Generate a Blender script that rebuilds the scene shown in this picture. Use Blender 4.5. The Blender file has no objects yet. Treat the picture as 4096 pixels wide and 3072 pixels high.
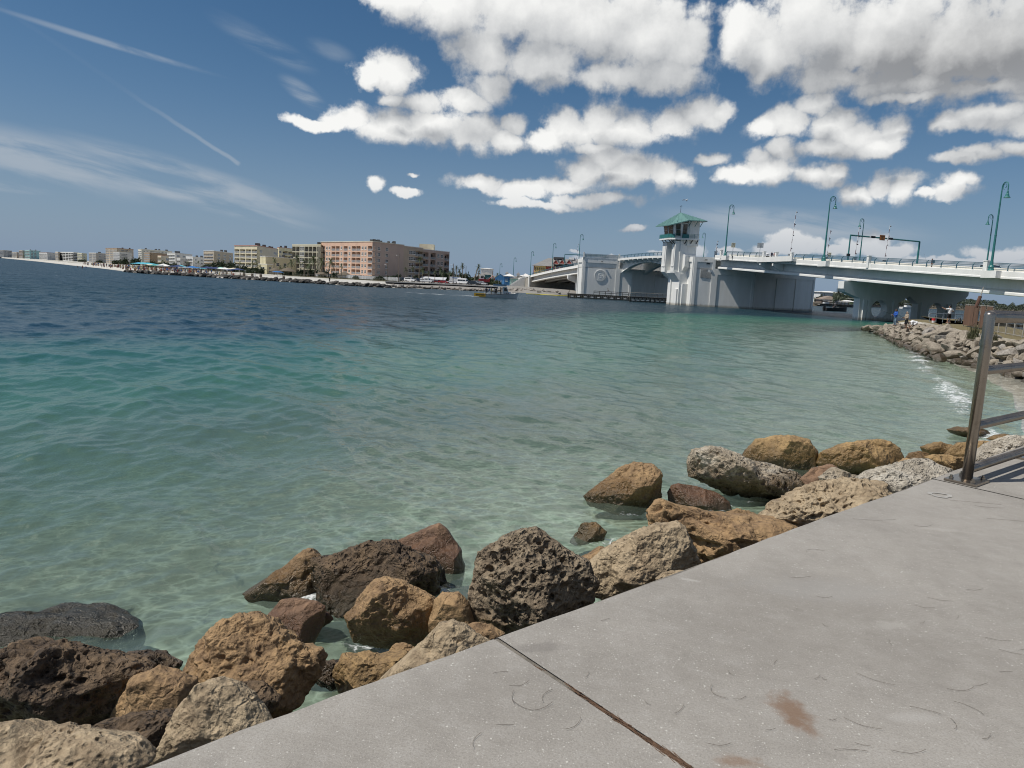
import bpy, bmesh, math, random
import numpy as np
from mathutils import Vector, Matrix
random.seed(7); RNG = np.random.default_rng(11)
SC = bpy.context.scene
COL = SC.collection
# ------------------------------------------------------------------ camera
CAM_Z = 3.9; FPX = 2900.0
PITCH = math.radians(8.02); ROLL = math.radians(2.9)
_f = np.array([0, math.cos(PITCH), -math.sin(PITCH)]); _U = np.array([0, math.sin(PITCH), math.cos(PITCH)])
_r = math.cos(ROLL)*np.array([1., 0, 0]) + math.sin(ROLL)*_U
_u = -math.sin(ROLL)*np.array([1., 0, 0]) + math.cos(ROLL)*_U
camd = bpy.data.cameras.new('camera'); cam = bpy.data.objects.new('camera', camd); COL.objects.link(cam)
camd.sensor_width = 36; camd.lens = FPX/4096*36; camd.clip_start = 0.05; camd.clip_end = 9000
cam.matrix_world = Matrix(((_r[0], _u[0], -_f[0], 0), (_r[1], _u[1], -_f[1], 0), (_r[2], _u[2], -_f[2], CAM_Z), (0, 0, 0, 1)))
SC.camera = cam
def ray(px, py): return _f + ((px-2048)/FPX)*_r + ((1536-py)/FPX)*_u
def onz(px, py, z=0.):
    d = ray(px, py); t = (z-CAM_Z)/d[2]; return Vector((t*d[0], t*d[1], z))
def aty(px, py, Y):
    d = ray(px, py); t = Y/d[1]; return Vector((t*d[0], Y, CAM_Z+t*d[2]))
# ------------------------------------------------------------------ light
SUN_AZ = math.radians(14)      # behind the -X direction
SUN_EL = math.radians(57)
SUN = Vector((-math.cos(SUN_AZ)*math.cos(SUN_EL), -math.sin(SUN_AZ)*math.cos(SUN_EL), math.sin(SUN_EL)))
sl = bpy.data.lights.new('sun', 'SUN'); so = bpy.data.objects.new('sun', sl); COL.objects.link(so)
sl.energy = 4.2; sl.angle = math.radians(0.53); sl.color = (1.0, 0.955, 0.88)
so.rotation_euler = SUN.to_track_quat('Z', 'Y').to_euler()
SC.view_settings.view_transform = 'Standard'; SC.view_settings.look = 'None'
SC.view_settings.exposure = -0.08; SC.view_settings.gamma = 1.0
SC.cycles.max_bounces = 8; SC.cycles.transparent_max_bounces = 12
SC.cycles.caustics_reflective = False; SC.cycles.caustics_refractive = False
SC.cycles.use_denoising = True; SC.cycles.denoising_prefilter = 'ACCURATE'; SC.cycles.denoising_input_passes = 'RGB_ALBEDO_NORMAL'; SC.cycles.filter_width = 1.05; SC.cycles.sample_clamp_indirect = 6
# ------------------------------------------------------------------ node helper
class NT:
    def __init__(s, tree): s.t = tree; s.n = tree.nodes; s.l = tree.links
    def node(s, typ, **kw):
        nd = s.n.new(typ)
        for k, v in kw.items():
            if k.startswith('_'): setattr(nd, k[1:], v)
        return nd
    def set(s, sock, v):
        if isinstance(v, bpy.types.NodeSocket): s.l.new(v, sock)
        elif v is not None:
            if sock.type == 'RGBA' and not isinstance(v, (int, float)) and len(v) == 3: v = (*v, 1)
            sock.default_value = v
    def m(s, op, a, b=None, c=None, clamp=False):
        nd = s.n.new('ShaderNodeMath'); nd.operation = op; nd.use_clamp = clamp
        for i, v in enumerate((a, b, c)):
            if v is not None: s.set(nd.inputs[i], v)
        return nd.outputs[0]
    def v(s, op, a, b=None, out=0):
        nd = s.n.new('ShaderNodeVectorMath'); nd.operation = op
        s.set(nd.inputs[0], a)
        if b is not None: s.set(nd.inputs['Scale' if op == 'SCALE' else 1], b)
        return nd.outputs[out if op not in ('DOT_PRODUCT', 'LENGTH') else 'Value']
    def mix(s, f, a, b):
        nd = s.n.new('ShaderNodeMix'); nd.data_type = 'RGBA'
        s.set(nd.inputs[0], f); s.set(nd.inputs[6], a); s.set(nd.inputs[7], b); return nd.outputs[2]
    def ramp(s, x, lo, hi, a=0., b=1., smooth=True):
        nd = s.n.new('ShaderNodeMapRange'); nd.interpolation_type = 'SMOOTHSTEP' if smooth else 'LINEAR'
        for i, v in enumerate((x, lo, hi, a, b)): s.set(nd.inputs[i], v)
        return nd.outputs[0]
    def noise(s, vec, scale, detail=4, rough=.5, dist=0., out=0, dim='3D'):
        nd = s.n.new('ShaderNodeTexNoise'); nd.noise_dimensions = dim
        if vec is not None: s.l.new(vec, nd.inputs['Vector'])
        s.set(nd.inputs['Scale'], scale); s.set(nd.inputs['Detail'], detail); s.set(nd.inputs['Roughness'], rough); s.set(nd.inputs['Distortion'], dist)
        return nd.outputs[out]
    def vor(s, vec, scale, feature='F1', rnd=1., out='Distance', dim='3D'):
        nd = s.n.new('ShaderNodeTexVoronoi'); nd.feature = feature; nd.voronoi_dimensions = dim
        if vec is not None: s.l.new(vec, nd.inputs['Vector'])
        s.set(nd.inputs['Scale'], scale); s.set(nd.inputs['Randomness'], rnd); return nd.outputs[out]
    def comb(s, x, y, z):
        nd = s.n.new('ShaderNodeCombineXYZ')
        for i, v in enumerate((x, y, z)): s.set(nd.inputs[i], v)
        return nd.outputs[0]
    def sep(s, v):
        nd = s.n.new('ShaderNodeSeparateXYZ'); s.l.new(v, nd.inputs[0]); return nd.outputs
    def bump(s, h, strength=.5, dist=.05, normal=None):
        nd = s.n.new('ShaderNodeBump'); s.set(nd.inputs['Height'], h); s.set(nd.inputs['Strength'], strength); s.set(nd.inputs['Distance'], dist)
        if normal is not None: s.l.new(normal, nd.inputs['Normal'])
        return nd.outputs[0]
    def attr(s, name, out='Fac'):
        nd = s.n.new('ShaderNodeAttribute'); nd.attribute_name = name; return nd.outputs[out]
    def pos(s): return s.n.new('ShaderNodeNewGeometry').outputs['Position']
    def obj(s): return s.n.new('ShaderNodeTexCoord').outputs['Object']
# ------------------------------------------------------------------ sky with clouds
W = bpy.data.worlds.new('World'); SC.world = W; W.use_nodes = True
wt = NT(W.node_tree); wt.n.clear()
sky = wt.node('ShaderNodeTexSky'); sky.sky_type = 'NISHITA'; sky.sun_disc = False
sky.sun_elevation = SUN_EL; sky.sun_rotation = math.atan2(SUN.x, SUN.y); sky.air_density = 1.0; sky.dust_density = 0.55; sky.ozone_density = 1.6; sky.altitude = 0
def azel(px, py):
    d = ray(px, py); return math.atan2(d[0], d[1]), math.atan2(d[2], math.hypot(d[0], d[1]))
PX = 1/FPX
# (x, y, rx, ry) of cumulus lobes as measured in the 4096-pixel photograph, turned into sky azimuth / elevation
LOBES = [(1620,0,170,70),(1800,40,250,110),(2080,40,330,150),(2330,90,330,170),(2560,150,270,170),(2720,230,130,110),(2660,290,190,80),(1960,200,190,110),(2180,230,260,110),(2430,300,230,60),(1560,290,120,85),(1480,310,60,50),
 (1960,340,120,70),(1850,400,130,50),(1690,405,110,45),(1560,390,60,25),
 (2960,130,90,110),(3060,190,130,130),(3230,120,240,170),(3500,170,330,180),(3800,180,350,200),(4150,120,400,260),(3350,300,220,60),(3650,330,260,50),(3950,345,300,50),(3620,385,150,22),
 (1240,495,120,26),(1400,480,130,50),(1560,500,170,75),(1740,500,190,85),(1900,530,150,75),(2010,560,80,50),(2050,500,60,40),
 (2170,560,80,55),(2270,510,130,85),(2400,470,120,80),(2500,520,180,75),(2690,500,130,70),(2810,450,110,70),(2880,440,60,45),(2380,590,130,28),
 (2330,680,110,70),(2440,640,130,75),(2520,690,170,80),(2650,700,120,75),(2740,715,60,50),(2230,745,150,40),(2080,760,160,38),(1920,735,140,34),(2360,800,220,30),(2150,815,220,22),(1515,742,42,28),(1635,775,58,20),(1660,712,30,12),
 (2960,690,100,48),(3080,680,130,60),(3140,610,75,55),(3060,640,60,40),(3260,700,120,45),(3340,680,70,35),(2870,640,70,24),
 (3060,500,80,50),(3160,480,110,65),(3260,420,80,60),(3330,490,140,65),(3450,530,150,60),(3590,520,65,58),(3320,590,150,40),(3520,580,110,35),
 (3440,770,75,45),(3520,740,80,50),(3610,740,70,62),(3800,770,75,36),(3830,735,55,32),(3710,775,40,18),
 (3790,500,75,40),(3890,480,100,50),(4010,470,110,50),(4090,500,90,50),(3840,640,80,24),(3930,615,85,28),(4050,600,100,34),
 (3140,965,75,38),(3100,1000,120,24),(3230,975,60,36),(3320,1000,90,24),(3390,975,55,32),(3480,965,75,46),(3560,995,90,30),(2770,1000,60,24),(2700,1012,110,10),(3000,1015,110,14),
 (3900,1040,300,14),(4060,1010,140,24),(3700,1050,200,10),(2545,917,50,12),(2300,1000,26,8),(2480,1035,200,9),(2920,1000,60,18)]
LOBES = [l for l in LOBES if l[2] > 0]
D = wt.v('NORMALIZE', wt.n.new('ShaderNodeTexCoord').outputs['Generated'])
dx, dy, dz = wt.sep(D)[:]
AZ = wt.m('ARCTAN2', dx, dy); EL = wt.m('ARCSINE', dz)
AE = wt.comb(AZ, EL, 0.)
hsv = wt.n.new('ShaderNodeHueSaturation'); wt.l.new(sky.outputs[0], hsv.inputs['Color']); hsv.inputs['Saturation'].default_value = 1.30; hsv.inputs['Value'].default_value = .70
CLEAR = wt.mix(wt.ramp(EL, -.05, .30, .85, 0.), hsv.outputs[0], wt.mix(wt.ramp(EL, 0., .3), (2.25, 3.4, 5.15, 1), (1.0, 1.95, 4.3, 1)))
LA = [(azel(x, y), rx*PX*1.0, ry*PX*1.0) for x, y, rx, ry in LOBES]
# thin cirrus veils (x, y, rx, ry, tilt) and one contrail
VEILS = [(azel(x, y), rx*PX, ry*PX, tl) for x, y, rx, ry, tl in [(180,640,620,105,.12),(760,720,560,75,.20),(820,810,480,38,.16),(1210,370,110,40,.5),(1050,170,230,50,.35),(420,170,420,14,.13),(3150,900,560,75,.06),(60,750,160,22,0),(1320,200,110,40,.2)]]
class Leaf(NT):
    """one patch of sky as its own small node group: (direction, clear-sky colour) -> background shader"""
    def __init__(s):
        gt = bpy.data.node_groups.new('sky_patch', 'ShaderNodeTree')
        gt.interface.new_socket('Dir', in_out='INPUT', socket_type='NodeSocketVector'); gt.interface.new_socket('Clear', in_out='INPUT', socket_type='NodeSocketColor')
        gt.interface.new_socket('Sky', in_out='OUTPUT', socket_type='NodeSocketShader'); NT.__init__(s, gt)
        gi = s.n.new('NodeGroupInput'); s.AE = gi.outputs[0]; s.CLEAR = gi.outputs[1]; q = s.sep(s.AE); s.AZ = q[0]; s.EL = q[1]
    def done(s, col):
        bg = s.n.new('ShaderNodeBackground'); s.l.new(col, bg.inputs[0]); bg.inputs[1].default_value = 0.095
        go = s.n.new('NodeGroupOutput'); s.l.new(bg.outputs[0], go.inputs[0])
        nd = wt.n.new('ShaderNodeGroup'); nd.node_tree = s.t; wt.l.new(AE, nd.inputs[0]); wt.l.new(CLEAR, nd.inputs[1]); return nd.outputs[0]
def detail(t, P):
    fine = t.noise(P, 24., 7, .64, dim='2D'); puff = t.vor(t.v('ADD', P, t.v('SCALE', t.sep_noise, .03)), 30., 'F1', dim='2D')
    return t.m('ADD', t.m('MULTIPLY', t.m('SUBTRACT', fine, .5), 1.15), t.m('MULTIPLY', t.m('SUBTRACT', .42, puff), .50))
SHIFT = (-.010, .016, 0); BIG = (-.018, .040, 0)
def cloud_over(t, base, f0, f1, n0, n1):
    """f: distance to the lobes here and a step towards the sun; n: fine detail likewise"""
    d0 = t.m('ADD', t.m('SUBTRACT', 1., f0), n0)
    top = t.ramp(t.m('SUBTRACT', f1, f0), -.1, .5); alpha = t.ramp(d0, t.m('ADD', -.16, t.m('MULTIPLY', top, .05)), t.m('ADD', .52, t.m('MULTIPLY', top, -.18)))
    lit = t.m('ADD', .43, t.m('ADD', t.m('MULTIPLY', t.m('SUBTRACT', f1, f0), .62), t.m('MULTIPLY', t.m('SUBTRACT', n0, n1), .36)))
    lit = t.m('SUBTRACT', lit, t.m('MULTIPLY', t.ramp(d0, .5, 1.3), .12))
    over = t.ramp(t.v('LENGTH', t.v('MULTIPLY', t.v('SUBTRACT', t.AE, (*azel(3880, 215), 0)), (1/.22, 1/.055, 0))), .15, 1.25, 1., 0.)
    lit = t.m('SUBTRACT', lit, t.m('MULTIPLY', over, .22))
    lit = t.m('MAXIMUM', t.m('MINIMUM', lit, 1.0), .10)
    ccol = t.mix(lit, t.mix(over, (3.5, 3.75, 4.1, 1), (2.3, 2.4, 2.6, 1)), (10.4, 10.4, 10.2, 1))
    ccol = t.mix(t.ramp(t.EL, .01, .15, .80, 0.), ccol, (3.0, 3.6, 4.5, 1))
    return t.mix(t.m('MULTIPLY', alpha, t.ramp(t.EL, -.01, .012)), base, ccol)
def veil_over(t, base, a0, a1, e0, e1):
    veil = None
    for (a, e), rx, ry, tl in VEILS:
        R_ = max(rx, ry)
        if a+R_ < a0 or a-R_ > a1 or e+R_*.6+ry < e0 or e-R_*.6-ry > e1: continue
        q = t.v('SUBTRACT', t.AE, (a, e, 0))
        if tl:
            r = t.n.new('ShaderNodeVectorRotate'); r.rotation_type = 'Z_AXIS'; t.l.new(q, r.inputs[0]); r.inputs['Angle'].default_value = tl; q = r.outputs[0]
        f = t.ramp(t.v('LENGTH', t.v('MULTIPLY', q, (1/rx, 1/ry, 0))), .25, 1., 1., 0.)
        veil = f if veil is None else t.m('MAXIMUM', veil, f)
    k = None
    if veil is not None:
        cs = t.comb(t.m('ADD', t.m('MULTIPLY', t.AZ, 3.), t.m('MULTIPLY', t.EL, 1.2)), t.m('ADD', t.m('MULTIPLY', t.EL, 16.), t.m('MULTIPLY', t.AZ, 2.1)), 0.)
        k = t.m('MULTIPLY', t.ramp(t.EL, .20, .29, 1., .28), t.m('MULTIPLY', veil, t.ramp(t.noise(cs, 2.2, 5, .58, .25, dim='2D'), .30, .62)))
        k = t.m('MULTIPLY', k, .72)
    c0, g0 = azel(455, 330); c1, g1 = azel(955, 655)
    if not (c1 < a0 or c0 > a1 or g0 < e0 or g1 > e1):
        L = math.hypot(c1-c0, g1-g0); q = t.v('SUBTRACT', t.AE, (c0, g0, 0)); rr = t.n.new('ShaderNodeVectorRotate'); rr.rotation_type = 'Z_AXIS'; t.l.new(q, rr.inputs[0]); rr.inputs['Angle'].default_value = -math.atan2(g1-g0, c1-c0)
        qs = t.sep(rr.outputs[0]); al = t.m('DIVIDE', qs[0], L); ac = t.m('ADD', qs[1], t.m('MULTIPLY', t.m('SUBTRACT', t.noise(t.AE, 25., 3, .6, dim='2D'), .5), .004))
        cw = t.m('MULTIPLY', t.m('MULTIPLY', t.ramp(t.m('ABSOLUTE', ac), .0008, .0036, 1., 0.), t.m('MULTIPLY', t.ramp(al, -.02, .9, .05, 1.), t.ramp(al, .99, 1.02, 1., 0.))), .42)
        k = cw if k is None else t.m('MAXIMUM', k, cw)
    return base if k is None else t.mix(k, base, (4.6, 5.2, 5.9, 1))
def leaf(lobes, a0, a1, e0, e1):
    t = Leaf(); base = veil_over(t, t.CLEAR, a0, a1, e0, e1)
    if not lobes: return t.done(base)
    w1 = t.v('SUBTRACT', t.noise(t.AE, 9., 2, .5, out=1, dim='2D'), (.5, .5, .5)); w2 = t.v('SUBTRACT', t.noise(t.AE, 38., 3, .6, out=1, dim='2D'), (.5, .5, .5)); t.sep_noise = w2
    pw = t.v('ADD', t.AE, t.v('ADD', t.v('SCALE', w1, .022), t.v('SCALE', w2, .013))); fs = []
    for off in (None, BIG):
        q = pw if off is None else t.v('ADD', pw, off); cur = None
        for (a, e), rx, ry in lobes:
            nd = t.n.new('ShaderNodeVectorMath'); nd.operation = 'MULTIPLY_ADD'; t.l.new(q, nd.inputs[0]); nd.inputs[1].default_value = (1/rx, 1/ry, 0); nd.inputs[2].default_value = (-a/rx, -e/ry, 0)
            d = t.v('LENGTH', nd.outputs[0]); cur = d if cur is None else t.m('MINIMUM', cur, d)
        fs.append(cur)
    return t.done(cloud_over(t, base, fs[0], t.m('MINIMUM', fs[1], t.m('ADD', fs[0], 1.1)), detail(t, t.AE), detail(t, t.v('ADD', t.AE, SHIFT))))
def general():
    """the sky outside the picture: the same kind of scattered fair-weather cumulus"""
    t = Leaf(); fs = []; t.sep_noise = t.v('SUBTRACT', t.noise(t.AE, 38., 3, .6, out=1, dim='2D'), (.5, .5, .5))
    for off in (None, BIG):
        P = t.AE if off is None else t.v('ADD', t.AE, off); n = t.noise(t.v('MULTIPLY', P, (1., 1.8, 0)), 3.4, 2, .5, dim='2D'); fs.append(t.m('SUBTRACT', 1.1, t.m('MULTIPLY', t.m('SUBTRACT', n, .56), 5.)))
    return t.done(cloud_over(t, t.CLEAR, fs[0], fs[1], detail(t, t.AE), detail(t, t.v('ADD', t.AE, SHIFT))))
def mixs(cond, lo, hi):
    nd = wt.n.new('ShaderNodeMixShader'); wt.l.new(cond, nd.inputs[0]); wt.l.new(lo, nd.inputs[1]); wt.l.new(hi, nd.inputs[2]); return nd.outputs[0]
def tree(a0, a1, e0, e1, depth):
    lb = [l for l in LA if l[0][0]+l[1]*1.9+.04 > a0 and l[0][0]-l[1]*1.9-.04 < a1 and l[0][1]+l[2]*1.9+.04 > e0 and l[0][1]-l[2]*1.9-.04 < e1]
    if depth == 0 or len(lb) <= 7: return leaf(lb, a0, a1, e0, e1)
    if (a1-a0) > 1.3*(e1-e0): mid = (a0+a1)/2; return mixs(wt.m('GREATER_THAN', AZ, mid), tree(a0, mid, e0, e1, depth-1), tree(mid, a1, e0, e1, depth-1))
    mid = (e0+e1)/2; return mixs(wt.m('GREATER_THAN', EL, mid), tree(a0, a1, e0, mid, depth-1), tree(a0, a1, mid, e1, depth-1))
seen_ = tree(-.70, .74, -.02, .50, 5)
inside = wt.m('MULTIPLY', wt.m('MULTIPLY', wt.m('GREATER_THAN', AZ, -.70), wt.m('LESS_THAN', AZ, .74)), wt.m('LESS_THAN', EL, .50))
wo = wt.n.new('ShaderNodeOutputWorld'); wt.l.new(mixs(inside, general(), seen_), wo.inputs[0])
W.cycles.sampling_method = 'MANUAL'; W.cycles.sample_map_resolution = 512
# ------------------------------------------------------------------ materials
MATS = {}
def newmat(name):
    m = bpy.data.materials.new(name); m.use_nodes = True; t = NT(m.node_tree); t.n.clear()
    o = t.n.new('ShaderNodeOutputMaterial'); b = t.n.new('ShaderNodeBsdfPrincipled'); t.l.new(b.outputs[0], o.inputs[0]); return m, t, b, o
def pm(name, col, rough=.6, var=.12, scale=3., metal=0., bump=0., bscale=None, streak=False, spec=.5, alpha=None):
    """plain procedural material: base colour with noise variation and light relief"""
    if name in MATS: return MATS[name]
    m, t, b, o = newmat(name)
    p = t.obj()
    if streak: p2 = t.v('MULTIPLY', p, (1., 1., .18))
    else: p2 = p
    n = t.noise(p2, scale, 5, .6)
    k = t.ramp(n, .3, .7, 1-var, 1+var*.6, False)
    c = t.v('SCALE', t.comb(*col[:3]), k)
    t.l.new(c, b.inputs['Base Color'])
    t.set(b.inputs['Roughness'], t.ramp(n, .3, .7, max(.02, rough-.08), min(1, rough+.08), False)); b.inputs['Metallic'].default_value = metal
    b.inputs['Specular IOR Level'].default_value = spec
    if bump: t.l.new(t.bump(t.noise(p, bscale or scale*6, 4, .6), bump, .02), b.inputs['Normal'])
    if alpha is not None: b.inputs['Alpha'].default_value = alpha
    MATS[name] = m; return m
# ------------------------------------------------------------------ mesh builder
class MB:
    def __init__(s): s.v = []; s.f = []; s.mi = []; s.mats = []
    def mat(s, m):
        if m not in s.mats: s.mats.append(m)
        return s.mats.index(m)
    def add(s, vs, fs, m):
        o = len(s.v); i = s.mat(m); s.v += [tuple(v) for v in vs]; s.f += [tuple(o+k for k in f) for f in fs]; s.mi += [i]*len(fs); return s
    def box(s, c, d, m, R=None):
        c = Vector(c); hx, hy, hz = d[0]/2, d[1]/2, d[2]/2
        vs = [Vector((x, y, z)) for x in (-hx, hx) for y in (-hy, hy) for z in (-hz, hz)]
        if R is not None: vs = [R @ v for v in vs]
        return s.add([c+v for v in vs], [(0,1,3,2),(4,6,7,5),(0,4,5,1),(2,3,7,6),(0,2,6,4),(1,5,7,3)], m)
    def fbox(s, o, ex, ey, d0, d1, z0, z1, m):
        """box in a frame: o origin, ex/ey unit vectors; d0/d1=(x,y) corners"""
        o = Vector(o); vs = []
        for x in (d0[0], d1[0]):
            for y in (d0[1], d1[1]):
                for z in (z0, z1): vs.append(Vector((o.x+ex[0]*x+ey[0]*y, o.y+ex[1]*x+ey[1]*y, z)))
        return s.add(vs, [(0,1,3,2),(4,6,7,5),(0,4,5,1),(2,3,7,6),(0,2,6,4),(1,5,7,3)], m)
    def prism(s, poly, z0, z1, m):
        n = len(poly); vs = [(x, y, z0) for x, y in poly]+[(x, y, z1) for x, y in poly]
        fs = [tuple(range(n-1, -1, -1)), tuple(range(n, 2*n))]+[(i, (i+1) % n, n+(i+1) % n, n+i) for i in range(n)]
        return s.add(vs, fs, m)
    def tube(s, pts, r, m, n=8, cap=True):
        pts = [Vector(p) for p in pts]; rs = r if isinstance(r, (list, tuple)) else [r]*len(pts)
        vs = []; fs = []; up = None
        for i, p in enumerate(pts):
            d = (pts[min(i+1, len(pts)-1)]-pts[max(i-1, 0)]).normalized()
            if up is None: up = d.orthogonal().normalized()
            a = (up-d*up.dot(d)).normalized(); b = d.cross(a); up = a
            for k in range(n):
                t = 2*math.pi*k/n; vs.append(p+(a*math.cos(t)+b*math.sin(t))*rs[i])
        for i in range(len(pts)-1):
            for k in range(n): fs.append((i*n+k, i*n+(k+1) % n, (i+1)*n+(k+1) % n, (i+1)*n+k))
        if cap: fs += [tuple(range(n-1, -1, -1)), tuple(range((len(pts)-1)*n, len(pts)*n))]
        return s.add(vs, fs, m)
    def lathe(s, prof, c, m, n=16):
        c = Vector(c); vs = []; fs = []
        for r, z in prof:
            for k in range(n): a = 2*math.pi*k/n; vs.append(c+Vector((r*math.cos(a), r*math.sin(a), z)))
        for i in range(len(prof)-1):
            for k in range(n): fs.append((i*n+k, i*n+(k+1) % n, (i+1)*n+(k+1) % n, (i+1)*n+k))
        fs += [tuple(range(n-1, -1, -1)), tuple(range((len(prof)-1)*n, len(prof)*n))]
        return s.add(vs, fs, m)
    def sweep(s, frames, prof, m, cap=True):
        """prof: closed list of (a,b); frames: list of functions (a,b)->point"""
        n = len(prof); vs = []; fs = []
        for fr in frames: vs += [fr(a, b) for a, b in prof]
        for i in range(len(frames)-1):
            for k in range(n): fs.append((i*n+k, i*n+(k+1) % n, (i+1)*n+(k+1) % n, (i+1)*n+k))
        if cap: fs += [tuple(range(n-1, -1, -1)), tuple(range((len(frames)-1)*n, len(frames)*n))]
        return s.add(vs, fs, m)
    def quad(s, a, b, c, d, m): return s.add([a, b, c, d], [(0, 1, 2, 3)], m)
    def tri(s, a, b, c, m): return s.add([a, b, c], [(0, 1, 2)], m)
    def mesh(s, name, smooth=False):
        me = bpy.data.meshes.new(name); me.from_pydata([tuple(v) for v in s.v], [], s.f)
        for m in s.mats: me.materials.append(m)
        me.polygons.foreach_set('material_index', s.mi)
        if smooth: me.polygons.foreach_set('use_smooth', [True]*len(s.f))
        me.update(); return me
    def build(s, name, parent=None, smooth=False, label=None, cat=None, group=None, kind=None):
        return link(name, s.mesh(name, smooth), parent, label, cat, group, kind)
def tag(o, label=None, cat=None, group=None, kind=None):
    if label: o['label'] = label
    if cat: o['category'] = cat
    if group: o['group'] = group
    if kind: o['kind'] = kind
    return o
def link(name, me, parent=None, label=None, cat=None, group=None, kind=None):
    o = bpy.data.objects.new(name, me); COL.objects.link(o)
    if parent is not None: o.parent = parent
    return tag(o, label, cat, group, kind)
def thing(name, loc=(0, 0, 0), rz=0., label=None, cat=None, group=None, kind=None):
    o = bpy.data.objects.new(name, None); COL.objects.link(o); o.location = loc; o.rotation_euler = (0, 0, rz); o.empty_display_size = .1
    return tag(o, label, cat, group, kind)
KIDS = {}
def kid(name, me, parent):
    o = link(name, me, parent); KIDS.setdefault(parent.name, []).append(o); return o
def dup(root, loc=None, rz=None, scale=None, label=None, group=None):
    r = root.copy(); COL.objects.link(r)
    if loc is not None: r.location = loc
    if rz is not None: r.rotation_euler = (0, 0, rz)
    if scale is not None: r.scale = (scale,)*3 if isinstance(scale, (int, float)) else scale
    if label: r['label'] = label
    if group: r['group'] = group
    for ch in [o for o in root.children]:
        c = ch.copy(); COL.objects.link(c); c.parent = r
        for gch in ch.children:
            d = gch.copy(); COL.objects.link(d); d.parent = c
    return r
# ------------------------------------------------------------------ numpy noise
def _h(ix, iy, iz, s=0):
    n = (ix*374761393 + iy*668265263 + iz*2147483647 + s*974634777).astype(np.int64)
    n = (n ^ (n >> 13))*1274126177; n = n ^ (n >> 16); return (n & 0xffff)/65535.0
def vnoise(p, s=0):
    i = np.floor(p).astype(np.int64); f = p-i; f = f*f*f*(f*(f*6-15)+10); out = 0
    for dx in (0, 1):
        for dy in (0, 1):
            for dz in (0, 1):
                w = (f[:, 0] if dx else 1-f[:, 0])*(f[:, 1] if dy else 1-f[:, 1])*(f[:, 2] if dz else 1-f[:, 2])
                out = out+w*_h(i[:, 0]+dx, i[:, 1]+dy, i[:, 2]+dz, s)
    return out*2-1
def fbm(p, o=4, g=.5, s=0):
    a = 1.; t = 0; z = 0
    for k in range(o): t = t+a*vnoise(p*(2.03**k)+k*7.3, s+k); z += a; a *= g
    return t/z
def worley(p, s=0):
    i = np.floor(p).astype(np.int64); best = np.full(len(p), 9.)
    for dx in (-1, 0, 1):
        for dy in (-1, 0, 1):
            for dz in (-1, 0, 1):
                c = i+[dx, dy, dz]
                q = c+np.stack([_h(c[:, 0], c[:, 1], c[:, 2], s+a) for a in (1, 2, 3)], 1)
                best = np.minimum(best, ((p-q)**2).sum(1))
    return np.sqrt(best)
def grid_mesh(name, V, nu, nv, mats, smooth=True, mi=None):
    """V (nu*nv,3) numpy"""
    me = bpy.data.meshes.new(name); me.vertices.add(len(V)); me.vertices.foreach_set('co', V.astype(np.float32).ravel())
    a = np.arange(nu*nv).reshape(nu, nv); q = np.stack([a[:-1, :-1], a[1:, :-1], a[1:, 1:], a[:-1, 1:]], -1).reshape(-1, 4)
    me.loops.add(q.size); me.loops.foreach_set('vertex_index', q.ravel().astype(np.int32))
    me.polygons.add(len(q)); me.polygons.foreach_set('loop_start', np.arange(0, q.size, 4, dtype=np.int32))
    me.polygons.foreach_set('use_smooth', np.full(len(q), smooth))
    for m in mats: me.materials.append(m)
    if mi is not None: me.polygons.foreach_set('material_index', mi.astype(np.int32))
    me.update(calc_edges=True); return me
def set_attr(me, name, arr):
    at = me.attributes.new(name, 'FLOAT', 'POINT'); at.data.foreach_set('value', arr.astype(np.float32))
def seg_dist(P, poly):
    """distance of points P(n,2) to polyline, with side (+ = left of travel)"""
    best = np.full(len(P), 1e9); side = np.zeros(len(P))
    for a, b in zip(poly[:-1], poly[1:]):
        a = np.array(a); b = np.array(b); d = b-a; L2 = d@d
        t = np.clip(((P-a)@d)/L2, 0, 1); q = P-(a+t[:, None]*d); r = np.hypot(q[:, 0], q[:, 1])
        cr = d[0]*(P[:, 1]-a[1])-d[1]*(P[:, 0]-a[0])
        u = r < best; best = np.where(u, r, best); side = np.where(u, np.sign(cr), side)
    return best, side
# ------------------------------------------------------------------ shoreline, sea bed, water
EDGE0 = np.array([-1.05, 1.92]); EDIR = np.array([.753, .658]); ENRM = np.array([-.658, .753]); WALK_Z = 2.45
def edge(t, o=0.): return EDGE0+EDIR*t+ENRM*o
def oz2(px, py, z=0.): p = onz(px, py, z); return (p.x, p.y)
SHORE = [tuple(edge(-40, 1.6)), tuple(edge(0, 1.6)), tuple(edge(6, 1.8)), tuple(edge(9.5, 4.5)), oz2(4060, 1765), oz2(4070, 1660), oz2(4030, 1570), oz2(3890, 1490), oz2(3745, 1432), oz2(3615, 1390), oz2(3540, 1350), oz2(3475, 1320), (53, 97), (80, 98), (140, 108), (500, 150)]
def bed_z(P):
    d, s = seg_dist(P, SHORE)
    n = fbm(np.column_stack([P*.12, np.zeros(len(P))]), 3)*.25
    dep = np.minimum(.28*(1-np.exp(-d/1.2))+.050*d+.0026*d*d, 7.6)+n*np.clip(d/8, 0, 1)
    return np.where(s > 0, -dep, np.minimum(.05*d, .55))
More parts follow.
